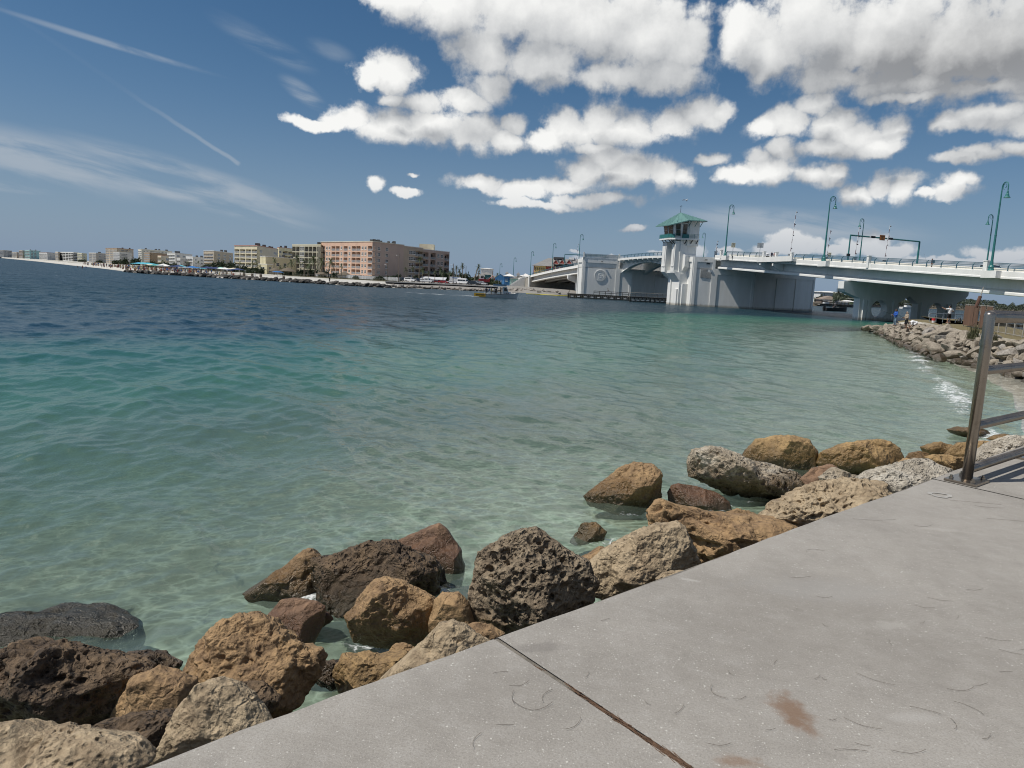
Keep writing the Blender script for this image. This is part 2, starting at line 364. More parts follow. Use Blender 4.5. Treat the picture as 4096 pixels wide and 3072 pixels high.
# sea bed sheet
R = np.concatenate([np.geomspace(1.2, 400, 260), [900, 2500, 6000]]); A = np.linspace(math.radians(85), math.radians(-85), 260)
rr_, aa_ = np.meshgrid(R, A, indexing='ij'); XY = np.column_stack([(rr_*np.sin(aa_)).ravel(), (rr_*np.cos(aa_)).ravel()-.6])
Zb = bed_z(XY)
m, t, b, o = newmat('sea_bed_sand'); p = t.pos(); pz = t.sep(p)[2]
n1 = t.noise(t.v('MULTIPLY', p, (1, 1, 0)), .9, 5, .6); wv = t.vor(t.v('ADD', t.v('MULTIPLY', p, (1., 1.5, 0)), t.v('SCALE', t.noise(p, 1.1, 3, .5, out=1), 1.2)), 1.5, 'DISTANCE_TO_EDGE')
caustic = t.ramp(wv, .0, .16, 1., 0.)  # bright web painted into the sand colour, imitating light focused by waves
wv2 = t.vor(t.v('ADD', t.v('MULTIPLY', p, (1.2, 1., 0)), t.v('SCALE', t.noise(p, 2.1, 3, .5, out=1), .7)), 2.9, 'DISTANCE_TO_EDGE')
caustic = t.m('ADD', t.m('MULTIPLY', caustic, .6), t.m('MULTIPLY', t.ramp(wv2, 0., .15, 1., 0.), .4))
c = t.mix(n1, (.20, .195, .15, 1), (.34, .33, .26, 1)); c = t.mix(t.m('MULTIPLY', t.m('MULTIPLY', caustic, t.ramp(n1, .30, .55)), .85), c, (.78, .77, .66, 1))
wet = t.ramp(pz, -.1, .35); c = t.mix(wet, c, (.27, .262, .24, 1))
t.l.new(c, b.inputs['Base Color']); t.set(b.inputs['Roughness'], t.ramp(pz, .15, .6, .10, .55))
t.l.new(t.bump(t.noise(p, 5., 5, .6), .25, .03), b.inputs['Normal'])
link('sea_bed', grid_mesh('sea_bed', np.column_stack([XY, Zb]), len(R), len(A), [m]), label='pale sand sea bed under the water, with a painted web of light', kind='structure')
# ------------------------------------------------------------------ rocks of the near shore
def rockmat(name, dry, dark, wetc, pit=0., pscale=9., bump=.6, pale=None):
    m, t, b, o = newmat(name); p = t.pos(); z = t.sep(p)[2]
    n1 = t.noise(p, 2.3, 6, .65); n2 = t.noise(p, 14., 6, .7); n3 = t.noise(p, 60., 3, .6)
    c = t.mix(t.ramp(n1, .32, .68), dark, dry); c = t.mix(t.m('MULTIPLY', t.ramp(n2, .42, .7), .55), c, tuple(min(1, x*1.35) for x in dry[:3])+(1,))
    c = t.mix(t.m('MULTIPLY', t.ramp(n2, .5, .3), .5), c, tuple(x*.5 for x in dark[:3])+(1,))
    if pale: c = t.mix(t.m('MULTIPLY', t.ramp(n1, .5, .72), .8), c, pale)
    wl = t.m('ADD', z, t.m('MULTIPLY', t.m('SUBTRACT', n1, .5), .7))
    wet = t.ramp(wl, .25, .75, 1., 0.)
    c = t.mix(wet, c, t.mix(n2, tuple(x*.42 for x in wetc[:3])+(1,), tuple(x*.9 for x in wetc[:3])+(1,)))
    alg = t.ramp(wl, .05, .32, 1., 0.); c = t.mix(t.m('MULTIPLY', alg, .75), c, (.05, .042, .024, 1))
    h = t.m('ADD', t.m('MULTIPLY', n2, 1.), t.m('MULTIPLY', n3, .35))
    cr = t.ramp(t.vor(t.v('ADD', p, t.v('SCALE', t.noise(p, 3., 3, .6, out=1), .5)), 2.6, 'DISTANCE_TO_EDGE'), 0., .05, 0., 1.)
    h = t.m('ADD', h, t.m('MULTIPLY', cr, .25))
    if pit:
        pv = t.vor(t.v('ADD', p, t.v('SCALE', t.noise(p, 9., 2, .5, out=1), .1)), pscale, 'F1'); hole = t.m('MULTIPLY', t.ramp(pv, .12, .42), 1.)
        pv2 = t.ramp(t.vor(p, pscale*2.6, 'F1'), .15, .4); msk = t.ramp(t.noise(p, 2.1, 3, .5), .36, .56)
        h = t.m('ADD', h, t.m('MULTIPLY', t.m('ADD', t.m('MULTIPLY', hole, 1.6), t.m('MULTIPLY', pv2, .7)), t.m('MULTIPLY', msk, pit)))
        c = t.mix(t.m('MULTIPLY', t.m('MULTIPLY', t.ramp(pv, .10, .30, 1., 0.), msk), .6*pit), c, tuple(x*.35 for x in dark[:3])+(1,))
    t.l.new(c, b.inputs['Base Color'])
    t.set(b.inputs['Roughness'], t.m('ADD', t.m('MULTIPLY', wet, -.52), t.m('ADD', .80, t.m('MULTIPLY', n3, .12))))
    b.inputs['Specular IOR Level'].default_value = .5
    t.l.new(t.bump(h, min(1., bump*1.25), .045), b.inputs['Normal']); MATS[name] = m; return m
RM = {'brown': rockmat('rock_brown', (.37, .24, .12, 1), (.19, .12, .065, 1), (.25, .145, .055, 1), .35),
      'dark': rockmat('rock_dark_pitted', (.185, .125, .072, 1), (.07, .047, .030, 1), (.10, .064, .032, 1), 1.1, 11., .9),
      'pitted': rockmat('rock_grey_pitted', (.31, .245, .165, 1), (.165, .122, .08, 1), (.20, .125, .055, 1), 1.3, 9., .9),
      'tan': rockmat('rock_tan', (.42, .33, .215, 1), (.27, .20, .125, 1), (.24, .155, .07, 1), .6, 8.),
      'pale': rockmat('rock_pale', (.47, .40, .30, 1), (.27, .22, .155, 1), (.25, .17, .09, 1), .8, 10., .9, (.56, .51, .42, 1)),
      'white': rockmat('rock_white_rough', (.52, .47, .39, 1), (.31, .27, .21, 1), (.27, .20, .12, 1), .5, 10., .9, (.60, .56, .48, 1)),
      'red': rockmat('rock_reddish', (.27, .165, .098, 1), (.15, .092, .058, 1), (.18, .09, .045, 1), .1),
      'orange': rockmat('rock_orange', (.40, .265, .12, 1), (.24, .155, .075, 1), (.27, .165, .06, 1), .4),
      'sunk': rockmat('rock_sunken', (.06, .055, .05, 1), (.025, .024, .024, 1), (.035, .034, .033, 1), .5)}
_ico = {}
def ico(n):
    if n not in _ico:
        bm = bmesh.new(); bmesh.ops.create_icosphere(bm, subdivisions=n, radius=1.); bm.verts.ensure_lookup_table()
        V = np.array([v.co[:] for v in bm.verts]); F = np.array([[l.index for l in f.verts] for f in bm.faces]); bm.free(); _ico[n] = (V, F)
    return _ico[n]
def tri_mesh(name, V, F, mats, smooth=True):
    me = bpy.data.meshes.new(name); me.vertices.add(len(V)); me.vertices.foreach_set('co', V.astype(np.float32).ravel())
    me.loops.add(F.size); me.loops.foreach_set('vertex_index', F.ravel().astype(np.int32))
    me.polygons.add(len(F)); me.polygons.foreach_set('loop_start', np.arange(0, F.size, 3, dtype=np.int32))
    me.polygons.foreach_set('use_smooth', np.full(len(F), smooth))
    for m in mats: me.materials.append(m)
    me.update(calc_edges=True); return me
ROCKS = []
def Z5(x, y): return 900+x/1.3825, 2050+y/1.3825
def Z6(x, y): return x/1.7015, 2350+y/1.7015
def Z4(x, y): return 2300+x/1.8433, 1700+y/1.8433
def Z8(x, y): return 3300+x/2.779, 1650+y/2.779
def boulder(label, kind, zc, pts, conv=None, sub=6, rough=.10, pits=0., cuts=5, depth=.85, seed=0, name='boulder'):
    poly = np.array([conv(*p) if conv else p for p in pts], float)
    nx = np.roll(poly, -1, 0); cr = poly[:, 0]*nx[:, 1]-nx[:, 0]*poly[:, 1]; Ar = cr.sum()/2
    c = np.array([((poly[:, 0]+nx[:, 0])*cr).sum(), ((poly[:, 1]+nx[:, 1])*cr).sum()])/(6*Ar)
    P0 = np.array(onz(c[0], c[1], zc)); D = (P0-np.array([0, 0, CAM_Z]))@_f; k = D/FPX
    q = (poly-c)*[1, -1]*k*1.05; dense = np.concatenate([q[i]+(np.roll(q, -1, 0)[i]-q[i])*np.linspace(0, 1, 14, endpoint=False)[:, None] for i in range(len(q))])
    th = np.arctan2(dense[:, 1], dense[:, 0]); rad = np.hypot(dense[:, 0], dense[:, 1]); od = np.argsort(th); th = th[od]; rad = rad[od]
    th3 = np.concatenate([th-2*np.pi, th, th+2*np.pi]); rad3 = np.tile(rad, 3)
    V, F = ico(sub); rs = np.random.default_rng(seed+101)
    ang = np.arctan2(V[:, 1], V[:, 0]); Rr = np.interp(ang, th3, rad3); Rm = rad.mean(); size = Rm
    S = V.copy()
    # chip flat faces into the unit shape first
    for j in range(cuts):
        nrm = rs.normal(size=3); nrm[2] = abs(nrm[2])*.9+.55; nrm /= np.linalg.norm(nrm); tt = rs.uniform(.5, .78)
        lim = (tt-V[:, 0]*nrm[0]-V[:, 1]*nrm[1])/nrm[2]
        S[:, 2] = np.where(V[:, 2] > 0, np.maximum(np.minimum(S[:, 2], lim), .22*V[:, 2]), S[:, 2])
    flat = np.hypot(V[:, 0], V[:, 1])+1e-9
    L = np.column_stack([np.cos(ang)*Rr*flat**.82, np.sin(ang)*Rr*flat**.82, S[:, 2]*Rm*depth])
    nv = V/np.linalg.norm(V, axis=1)[:, None]; pp = L/size+seed*3.7
    disp = fbm(pp*1.3, 3, .5, seed)*rough*1.1 + (1-np.abs(fbm(pp*2.7, 4, .55, seed+5))*2)*rough*.45 - rough*.25 + fbm(pp*9, 3, .6, seed+9)*rough*.22
    # fractured look: blocky plateaus of random height with ragged borders
    pq = pp*1.9+fbm(pp*3.1, 2, .5, seed+21)[:, None]*.35; cell = np.floor(pq+.5).astype(np.int64); fr_ = np.abs(pq-np.floor(pq+.5)).max(1)
    step_ = (_h(cell[:, 0], cell[:, 1], cell[:, 2], seed+33)-.5)*np.clip((.5-fr_)*9, 0, 1); disp += step_*rough*.55
    disp += -np.abs(fbm(pp*4.5, 4, .6, seed+41))*rough*.55+rough*.10
    if pits:
        w = worley(pp*5.5, seed); msk = np.clip((fbm(pp*1.1, 2, .5, seed+3)+.25)*2.5, 0, 1)
        disp -= np.clip(.42-w, 0, 1)*pits*.34*msk; w2 = worley(pp*11+3, seed); disp -= np.clip(.38-w2, 0, 1)*pits*.16*msk
    L = L+nv*(disp*size)[:, None]
    Wp = P0+L[:, :1]*_r+L[:, 1:2]*_u-L[:, 2:3]*_f
    base = P0.copy(); Wl = Wp-base
    o = link(name, tri_mesh(name, Wl, F, [RM[kind]]), None, label, 'boulder'); o.location = base
    zl = Wp[np.abs(Wp[:, 2]) < .12]
    ROCKS.append((P0, size, zl[:, :2] if len(zl) else None)); return o
boulder('reddish wedge shaped boulder behind the dark pitted one, flat side up', 'red', .15, [(955,165),(1180,68),(1225,100),(1300,205),(1315,300),(1300,400),(1180,400),(960,300)], Z5, 6, .05, cuts=6, seed=1)
boulder('long dark pitted boulder leaning against the reddish wedge', 'dark', .35, [(500,260),(620,245),(760,180),(880,155),(950,170),(985,190),(1140,260),(1175,300),(1170,440),(900,520),(640,560),(540,530),(500,380)], Z5, 7, .11, 1., 4, seed=2)
boulder('pointed brown boulder at the water end of the row, wet on its left slope', 'brown', .15, [(120,440),(180,400),(340,290),(430,215),(475,210),(520,260),(540,360),(530,510),(260,510),(150,475)], Z5, 6, .09, .2, 5, seed=3)
boulder('smooth grey brown boulder below the pointed one', 'red', .25, [(215,600),(310,490),(400,485),(500,500),(548,530),(540,610),(480,740),(330,740),(240,670)], Z5, 6, .04, 0, 3, seed=4)
boulder('rounded rust brown boulder standing in the pool in the middle', 'brown', .45, [(675,570),(760,480),(820,395),(870,380),(980,400),(1110,460),(1155,500),(1140,590),(1085,750),(850,745),(720,705),(690,620)], Z5, 7, .09, .3, 5, seed=5)
boulder('small smooth brown boulder squeezed beside the big pitted one', 'brown', .55, [(1130,610),(1160,490),(1200,450),(1290,447),(1340,500),(1375,600),(1330,660),(1130,700)], Z5, 6, .05, 0, 4, seed=6)
boulder('big grey brown boulder riddled with pits, right at the slab edge', 'pitted', .85, [(1345,470),(1370,340),(1420,230),(1540,165),(1650,130),(1720,118),(1780,150),(1870,220),(2000,290),(2035,400),(2030,500),(1900,610),(1620,700),(1450,640),(1350,540)], Z5, 7, .085, 1.2, 6, seed=7)
boulder('pale grey boulder running under the slab corner', 'tan', 1.15, [(860,930),(960,840),(1080,740),(1180,640),(1250,620),(1400,680),(1480,740),(1350,900),(950,980)], Z5, 6, .10, .2, 6, seed=8)
boulder('low knobbly orange brown boulder in the shadowed pool', 'orange', .55, [(600,890),(660,800),(760,790),(850,800),(990,780),(1010,830),(930,930),(760,1010),(630,990)], Z5, 6, .13, .3, 3, seed=9)
boulder('small brown stone wedged below the big pitted boulder', 'brown', .9, [(1310,640),(1400,608),(1480,630),(1540,670),(1480,740),(1350,720)], Z5, 5, .1, 0, 4, seed=10)
boulder('little orange rock alone in the foam offshore', 'orange', .05, [(1905,165),(1950,110),(1975,65),(2050,60),(2105,105),(2095,150),(1950,180)], Z5, 5, .14, .2, 3, seed=11)
boulder('large golden brown boulder with a deep cleft, left of the pool', 'brown', .75, [(1255,560),(1300,460),(1450,310),(1620,215),(1720,205),(1850,270),(1960,360),(2050,410),(2150,430),(2180,500),(2140,580),(2060,740),(1900,830),(1650,800),(1400,700),(1260,620)], Z6, 7, .14, .45, 6, seed=12)
boulder('huge dark jagged boulder at the lower corner, full of holes', 'dark', .75, [(0,450),(100,410),(160,395),(250,430),(380,400),(500,460),(720,490),(900,540),(970,590),(900,640),(880,720),(830,850),(700,950),(300,1030),(0,1000),(-250,850),(-300,500)], Z6, 7, .10, 1.2, 5, seed=13)
boulder('flat brown slab of rock beside the dark jagged boulder', 'brown', .75, [(740,930),(840,720),(920,600),(1060,555),(1180,590),(1310,640),(1310,760),(1200,930),(1000,990),(780,980)], Z6, 6, .06, .4, 7, seed=14)
boulder('dark crusty rock in the gap between tan boulders', 'dark', 1.0, [(520,1010),(680,930),(900,880),(1200,870),(1180,1000),(1080,1160),(960,1200),(700,1130)], Z6, 6, .12, 1.2, 2, seed=15)
boulder('dry tan dome shaped boulder touching the slab edge', 'tan', 1.35, [(1060,1160),(1160,960),(1250,790),(1350,690),(1480,650),(1580,680),(1700,760),(1830,910),(1650,1060),(1300,1180)], Z6, 7, .09, .7, 4, seed=16)
boulder('dry tan boulder cut by the bottom of the picture', 'tan', 1.4, [(-200,1000),(0,955),(100,960),(220,1000),(370,980),(520,1000),(700,1040),(900,1070),(1000,1170),(900,1290),(0,1400),(-200,1350)], Z6, 7, .08, .6, 4, seed=17)
def slab_rock(label, kind, pts, conv, top, thick, seed):
    """flat rock given by its outline on the water plane"""
    poly = np.array([oz2(*conv(*p_)) for p_ in pts]); c = poly.mean(0); q = poly-c; dense = np.concatenate([q[i]+(np.roll(q, -1, 0)[i]-q[i])*np.linspace(0, 1, 14, endpoint=False)[:, None] for i in range(len(q))])
    th = np.arctan2(dense[:, 1], dense[:, 0]); rad = np.hypot(dense[:, 0], dense[:, 1]); od = np.argsort(th); th3 = np.concatenate([th[od]-2*np.pi, th[od], th[od]+2*np.pi]); V, F = ico(6); an = np.arctan2(V[:, 1], V[:, 0]); R_ = np.interp(an, th3, np.tile(rad[od], 3)); fl = np.hypot(V[:, 0], V[:, 1])
    L = np.column_stack([np.cos(an)*R_*fl**.6, np.sin(an)*R_*fl**.6, V[:, 2]*thick]); pp = L*1.4+seed; L[:, 2] += fbm(pp, 4, .55, seed)*.13+fbm(pp*5, 3, .6, seed)*.03; L[:, 2] += top-thick; L[:, :2] *= 1+(fbm(pp*2, 3, .5, seed+3)*.10)[:, None]
    o = link('boulder', tri_mesh('boulder', L, F, [RM[kind]]), None, label, 'boulder'); o.location = (c[0], c[1], 0); return c, rad.mean()
SLAB = slab_rock('long dark slab of rock awash at the left edge of the water', 'sunk', [(370,90),(500,60),(610,80),(760,70),(900,100),(990,150),(990,240),(900,310),(700,320),(400,320),(0,350),(-350,330),(-350,200),(200,150)], Z6, .02, .22, 18)
boulder('brown boulder standing clear in the water with a dark right side', 'brown', .2, [(85,520),(180,440),(330,320),(430,295),(560,300),(620,340),(640,400),(635,530),(600,600),(480,650),(280,650),(120,590)], Z4, 7, .08, .4, 6, seed=19)
boulder('long pale lichen grey boulder behind the small pool', 'pale', .35, [(835,330),(845,270),(880,190),(980,160),(1080,170),(1180,200),(1260,250),(1450,290),(1640,350),(1720,430),(1710,540),(1560,570),(1350,520),(1130,510),(1000,450),(850,380)], Z4, 7, .09, .8, 4, seed=20)
boulder('domed brown boulder behind the long pale one', 'orange', .2, [(1250,230),(1300,160),(1350,110),(1480,92),(1600,88),(1700,110),(1765,190),(1770,270),(1720,370),(1600,380),(1300,310)], Z4, 6, .07, .4, 4, seed=21)
boulder('wide orange brown boulder with a pale cracked end', 'orange', .3, [(0,450),(120,400),(250,345),(450,325),(600,320),(710,335),(800,400),(880,550),(760,660),(400,720),(50,690),(-60,560)], Z8, 7, .08, .6, 5, seed=22)
boulder('low reddish rock awash behind the wet brown boulder', 'red', .08, [(690,500),(720,450),(770,438),(900,460),(1030,500),(1120,560),(1150,640),(1000,680),(700,590)], Z4, 6, .06, .1, 4, seed=23)
boulder('big layered brown boulder behind the split angular one', 'brown', .85, [(565,650),(600,590),(660,560),(760,600),(1000,640),(1250,660),(1400,680),(1560,740),(1640,840),(1500,960),(1100,1060),(930,1080),(800,980),(780,850),(580,750)], Z4, 7, .09, .8, 4, seed=24)
boulder('angular tan boulder with a split face and wet lower slope', 'tan', .95, [(80,1060),(200,950),(430,830),(600,750),(740,725),(800,760),(850,900),(900,1000),(920,1080),(600,1200),(300,1290),(110,1250)], Z4, 7, .10, .15, 8, seed=25)
boulder('tan boulder eaten by deep holes beside the slab edge', 'tan', 1.15, [(1370,670),(1450,640),(1500,580),(1600,540),(1680,470),(1800,430),(1990,420),(2230,440),(2330,560),(2180,720),(1700,930),(1560,860),(1450,740)], Z4, 7, .12, 1.2, 4, seed=26)
boulder('flat dark brown rock between the domed and tan boulders', 'red', .6, [(1670,400),(1760,320),(1880,290),(1930,310),(1850,450),(1720,470)], Z4, 5, .06, .1, 5, seed=27)
boulder('small cream coloured angular rock', 'pale', 1.0, [(-60,720),(0,690),(100,610),(300,690),(400,710),(350,790),(0,820)], Z8, 6, .07, .2, 7, seed=28)
boulder('long white boulder with layered grey shadow side near the railing post', 'white', 1.25, [(360,820),(400,720),(500,660),(700,600),(900,570),(1050,530),(1150,525),(1250,590),(1340,640),(1430,740),(1330,860),(1100,950),(800,1060),(520,1080),(480,960),(400,900)], Z8, 7, .09, .7, 6, seed=29)
boulder('rough orange brown boulder behind the railing post', 'orange', .9, [(1120,500),(1200,465),(1400,480),(1540,500),(1560,650),(1500,760),(1400,740),(1300,640),(1180,560)], Z8, 6, .09, .5, 4, seed=31)
boulder('small round grey brown rock at the water edge of the cove', 'brown', .2, [(870,560),(950,450),(1050,432),(1150,460),(1150,560),(950,610)], Z8, 5, .08, .2, 3, seed=32)
boulder('sloping golden boulder beyond the railing post', 'orange', .45, [(1340,480),(1440,380),(1500,340),(1700,315),(1900,325),(1850,420),(1660,540),(1450,540)], Z8, 6, .07, .3, 4, seed=33)
boulder('flat brown rock in the wash, crossed by the railing post', 'brown', .1, [(1385,190),(1500,160),(1700,170),(1800,200),(1830,245),(1700,285),(1560,275),(1430,230)], Z8, 6, .09, .3, 3, seed=34)
boulder('low orange brown rock at the foot of the white rough boulder', 'orange', .25, [(1810,295),(1900,250),(2000,243),(2150,270),(2250,310),(1950,350)], Z8, 5, .08, .3, 3, seed=35)
boulder('white rough boulder showing through the railing', 'white', 1.1, [(1600,620),(1640,510),(1780,400),(1920,310),(2050,275),(2212,290),(2450,300),(2500,420),(2100,560),(1750,650)], Z8, 7, .11, 1., 4, seed=36)
for i_, (x_, y_, w_, h_, zc_, kd_, lb_) in enumerate([(1330, 2700, 190, 120, .3, 'dark', 'small dark stone in the shadowed pool under the golden boulder'), (1000, 2800, 220, 150, .7, 'dark', 'dark stone in the gap between the golden boulder and the tan dome'), (1620, 2620, 130, 90, .55, 'brown', 'small brown stone beside the low knobbly one'), (2420, 2270, 240, 150, .5, 'brown', 'brown stone between the pitted boulder and the angular tan one'), (2230, 2330, 150, 100, .7, 'orange', 'small orange stone at the right foot of the big pitted boulder'), (2960, 2085, 180, 90, .45, 'brown', 'wet brown stone in front of the small pool'), (3330, 1960, 130, 80, .7, 'tan', 'tan stone between the cream rock and the orange boulder'), (3640, 1880, 170, 90, .6, 'brown', 'brown stone behind the long white boulder'), (3760, 1800, 140, 70, .3, 'orange', 'orange stone at the cove waterline'), (1720, 2300, 140, 100, .2, 'dark', 'dark wet stone behind the rust brown boulder'), (600, 2660, 260, 110, .35, 'dark', 'dark stone at the water side of the jagged boulder'), (1250, 2480, 150, 90, .2, 'red', 'flat reddish stone in the water by the smooth boulder'), (2700, 2330, 150, 100, 1.3, 'tan', 'tan stone under the slab edge beside the angular boulder'), (3480, 2030, 130, 70, 1.2, 'tan', 'tan stone under the slab edge beside the white boulder')]):
    a_ = np.linspace(0, 2*np.pi, 11, endpoint=False); g_ = np.random.default_rng(i_+500); rr = g_.uniform(.75, 1.1, 11)
    boulder(lb_, kd_, zc_, [(x_+w_/2*math.cos(t_)*r_, y_+h_/2*math.sin(t_)*r_) for t_, r_ in zip(a_, rr)], None, 5, .12, .3, 5, seed=60+i_)
# rubble core under the slab edge, closes the gaps between the boulders
NB = 240; tt_ = np.linspace(-12, 22, NB); oo_ = np.linspace(.15, 4.6, 46)
T_, O_ = np.meshgrid(tt_, oo_, indexing='ij')
P2 = EDGE0+T_.ravel()[:, None]*EDIR+O_.ravel()[:, None]*ENRM
zz = np.interp(O_.ravel(), [.15, .8, 2.2, 3.4, 4.6], [.75, .45, .05, -.45, -1.1]); q3 = np.column_stack([P2*1.6, zz*1.6])
zz = zz+fbm(q3, 4)*.30-np.clip(.5-worley(q3*1.1), 0, 1)*.3
link('rubble_core', grid_mesh('rubble_core', np.column_stack([P2, zz]), NB, 46, [RM['dark']]), label='dark wet rubble filling the gaps under the boulders along the slab', cat='rubble', kind='stuff')
# ------------------------------------------------------------------ water surface
R = np.concatenate([np.geomspace(1.6, 420, 960), np.geomspace(430, 7000, 40)]); A = np.concatenate([np.linspace(-82, -40, 30, endpoint=False), np.linspace(-40, 41, 640), np.linspace(42, 82, 30)])[::-1].copy()*math.pi/180
rr_, aa_ = np.meshgrid(R, A, indexing='ij'); X = (rr_*np.sin(aa_)).ravel(); Y = (rr_*np.cos(aa_)).ravel(); rw = rr_.ravel(); XYw = np.column_stack([X, Y])
step = np.maximum(np.gradient(R)[:, None]*np.ones_like(aa_), rr_*.0023).ravel()
dep = -bed_z(XYw); dsh, ssh = seg_dist(XYw, SHORE)
rg = np.random.default_rng(5); z = np.zeros(len(X)); hx = np.zeros(len(X)); hy = np.zeros(len(X))
lam = np.concatenate([rg.uniform(3.2, 7.5, 9), rg.uniform(1.2, 3.2, 22), rg.uniform(.45, 1.2, 34), rg.uniform(.2, .45, 30)])
for l in lam:
    th = math.radians(20)+rg.normal()*.62; kx = math.cos(th)*2*math.pi/l; ky = math.sin(th)*2*math.pi/l
    am = .0052*l**.92*rg.uniform(.5, 1.25); fade = np.clip((l/step-2.2)/2.5, 0, 1); ph = kx*X+ky*Y+rg.uniform(0, 6.28)
    g1, g2, g3 = rg.uniform(0, 6.28, 3); kk = 2*math.pi/(l*5.5)
    wgrp = .62+.34*np.sin(kk*(X*math.cos(g1)+Y*math.sin(g1))+g2)+.3*np.sin(kk*1.7*(X*math.cos(g3)+Y*math.sin(g3))+g1)
    s_ = am*fade*wgrp; z += s_*np.sin(ph); hx -= s_*.75*math.cos(th)*np.cos(ph)*-1; hy -= s_*.75*math.sin(th)*np.cos(ph)*-1
calm = np.clip(dep/.55, .12, 1)*np.where(ssh > 0, 1, .1); z *= calm; hx *= calm; hy *= calm
cove = [oz2(3650, 1395), oz2(3700, 1480), oz2(3770, 1530), oz2(3830, 1600), oz2(3880, 1680), oz2(3960, 1725), oz2(4000, 1790)]
dc, _s = seg_dist(XYw, cove); z += .10*np.exp(-(dc/.6)**2)
foam = np.zeros(len(X))
near = rw < 75
foam[near] = np.maximum(foam[near], (.62+.42*fbm(np.column_stack([XYw[near]*.7, np.zeros(near.sum())]), 3))*np.exp(-(dc[near]/(.9+.8*vnoise(np.column_stack([XYw[near]*.45, np.zeros(near.sum())]))))**2))
for P0, size, zl in ROCKS:
    if zl is None or len(zl) < 4: continue
    sel = np.where((np.abs(X-P0[0]) < size+1.6) & (np.abs(Y-P0[1]) < size+1.6))[0]
    if len(sel) == 0: continue
    zs = zl[::max(1, len(zl)//160)]
    d = np.sqrt(((XYw[sel][:, None, :]-zs[None])**2).sum(-1)).min(1)
    pat = np.clip(.55+1.1*fbm(np.column_stack([XYw[sel]*1.3, np.zeros(len(sel))]), 3), 0, 1.1); foam[sel] = np.maximum(foam[sel], (.50*np.exp(-d/.20)+.34*np.exp(-d/.8))*pat)
# wash between rocks, wake of the tour boat, whitecaps
for (px, py, rx, ry, s_) in [(2300, 2090, 1.0, .5, .55), (2560, 2060, .8, .4, .6), (1560, 2600, .7, .14, .85), (1480, 2520, .5, .35, .45), (3040, 2010, .5, .3, .6), (1120, 2370, .9, .5, .35), (2850, 1960, .5, .3, .5), (2700, 2040, .4, .25, .6), (3900, 1850, 1.1, .6, .5), (3650, 1800, 1.2, .4, .35)]:
    q = onz(px, py); foam = np.maximum(foam, s_*np.exp(-((X-q.x)/rx)**2-((Y-q.y)/ry)**2))
BOAT = onz(1962, 1189); BOATX = BOAT
wk = [oz2(1920, 1187), oz2(1860, 1182), oz2(1760, 1178), oz2(1640, 1170)]
dk, _s = seg_dist(XYw, wk); foam = np.maximum(foam, np.exp(-(dk/2.2)**2)*.8)
me = grid_mesh('water', np.column_stack([X+hx, Y+hy, z]), len(R), len(A), [])
sx_ = ((X-SLAB[0][0])/(SLAB[1]*1.75))**2+((Y-SLAB[0][1])/(SLAB[1]*.72))**2
dep = np.where(sx_ < 1, np.minimum(dep, .04+.5*np.clip(sx_, 0, 1)**3), dep)
set_attr(me, 'depth', np.where(ssh > 0, dep, -.2)); set_attr(me, 'foam', np.clip(foam, 0, 1))
m = bpy.data.materials.new('sea_water'); m.use_nodes = True; t = NT(m.node_tree); t.n.clear(); o = t.n.new('ShaderNodeOutputMaterial'); MATS['water'] = m
p = t.pos(); ps = t.v('MULTIPLY', p, (1, 1, 0)); dep_ = t.attr('depth'); dist = t.v('LENGTH', ps)
rot = t.n.new('ShaderNodeVectorRotate'); rot.rotation_type = 'Z_AXIS'; t.l.new(ps, rot.inputs[0]); rot.inputs['Angle'].default_value = -.35
pr = t.v('MULTIPLY', rot.outputs[0], (1., .45, 1.))
h = t.m('ADD', t.m('MULTIPLY', t.noise(pr, 4.5, 4, .6, .4), .16), t.m('MULTIPLY', t.noise(pr, 1.1, 4, .6, .6), .34))
farw = t.ramp(dist, 25., 140.)
h = t.m('ADD', h, t.m('MULTIPLY', t.m('MULTIPLY', t.noise(t.v('MULTIPLY', pr, (.9, .8, 1.)), .55, 4, .66, .5), 3.4), farw))
h = t.m('ADD', h, t.m('MULTIPLY', t.noise(pr, 17., 3, .6), .022))
nb_ = t.bump(h, t.m('ADD', t.ramp(dep_, .0, .6, .18, .46), t.m('MULTIPLY', farw, .2)), .25)
nz1 = t.noise(t.v('MULTIPLY', rot.outputs[0], (.55, .20, 1.)), 1., 3, .62, .3, out=1); nz2 = t.noise(t.v('MULTIPLY', rot.outputs[0], (2.6, 1.0, 1.)), 1., 3, .6, .3, out=1)
kz = t.ramp(dist, 6., 130., .06, .52)
wob = t.v('MULTIPLY', t.v('SUBTRACT', t.v('ADD', t.v('SCALE', nz1, .6), t.v('SCALE', nz2, .4)), (.5, .5, .5)), (1.6, 1.6, 0))
nrm = t.v('NORMALIZE', t.v('ADD', nb_, t.v('SCALE', wob, kz)))
patch = t.noise(ps, .09, 3, .5)
dv = t.m('ADD', dep_, t.m('MULTIPLY', t.m('SUBTRACT', patch, .5), 1.6))
body = t.mix(t.ramp(dv, .2, 2.0), (.185, .245, .198, 1), (.060, .162, .114, 1)); body = t.mix(t.ramp(dv, 1.7, 4.2), body, (.026, .100, .080, 1)); body = t.mix(t.ramp(dv, 3.6, 6.8), body, (.007, .030, .043, 1))
dif = t.n.new('ShaderNodeBsdfDiffuse'); t.l.new(body, dif.inputs[0]); t.l.new(nrm, dif.inputs['Normal'])
tr = t.n.new('ShaderNodeBsdfTransparent'); tr.inputs[0].default_value = (.80, .92, .87, 1)
turb = t.m('SUBTRACT', 1., t.m('POWER', 2.718, t.m('MULTIPLY', t.m('MAXIMUM', dep_, 0.), -.72)))
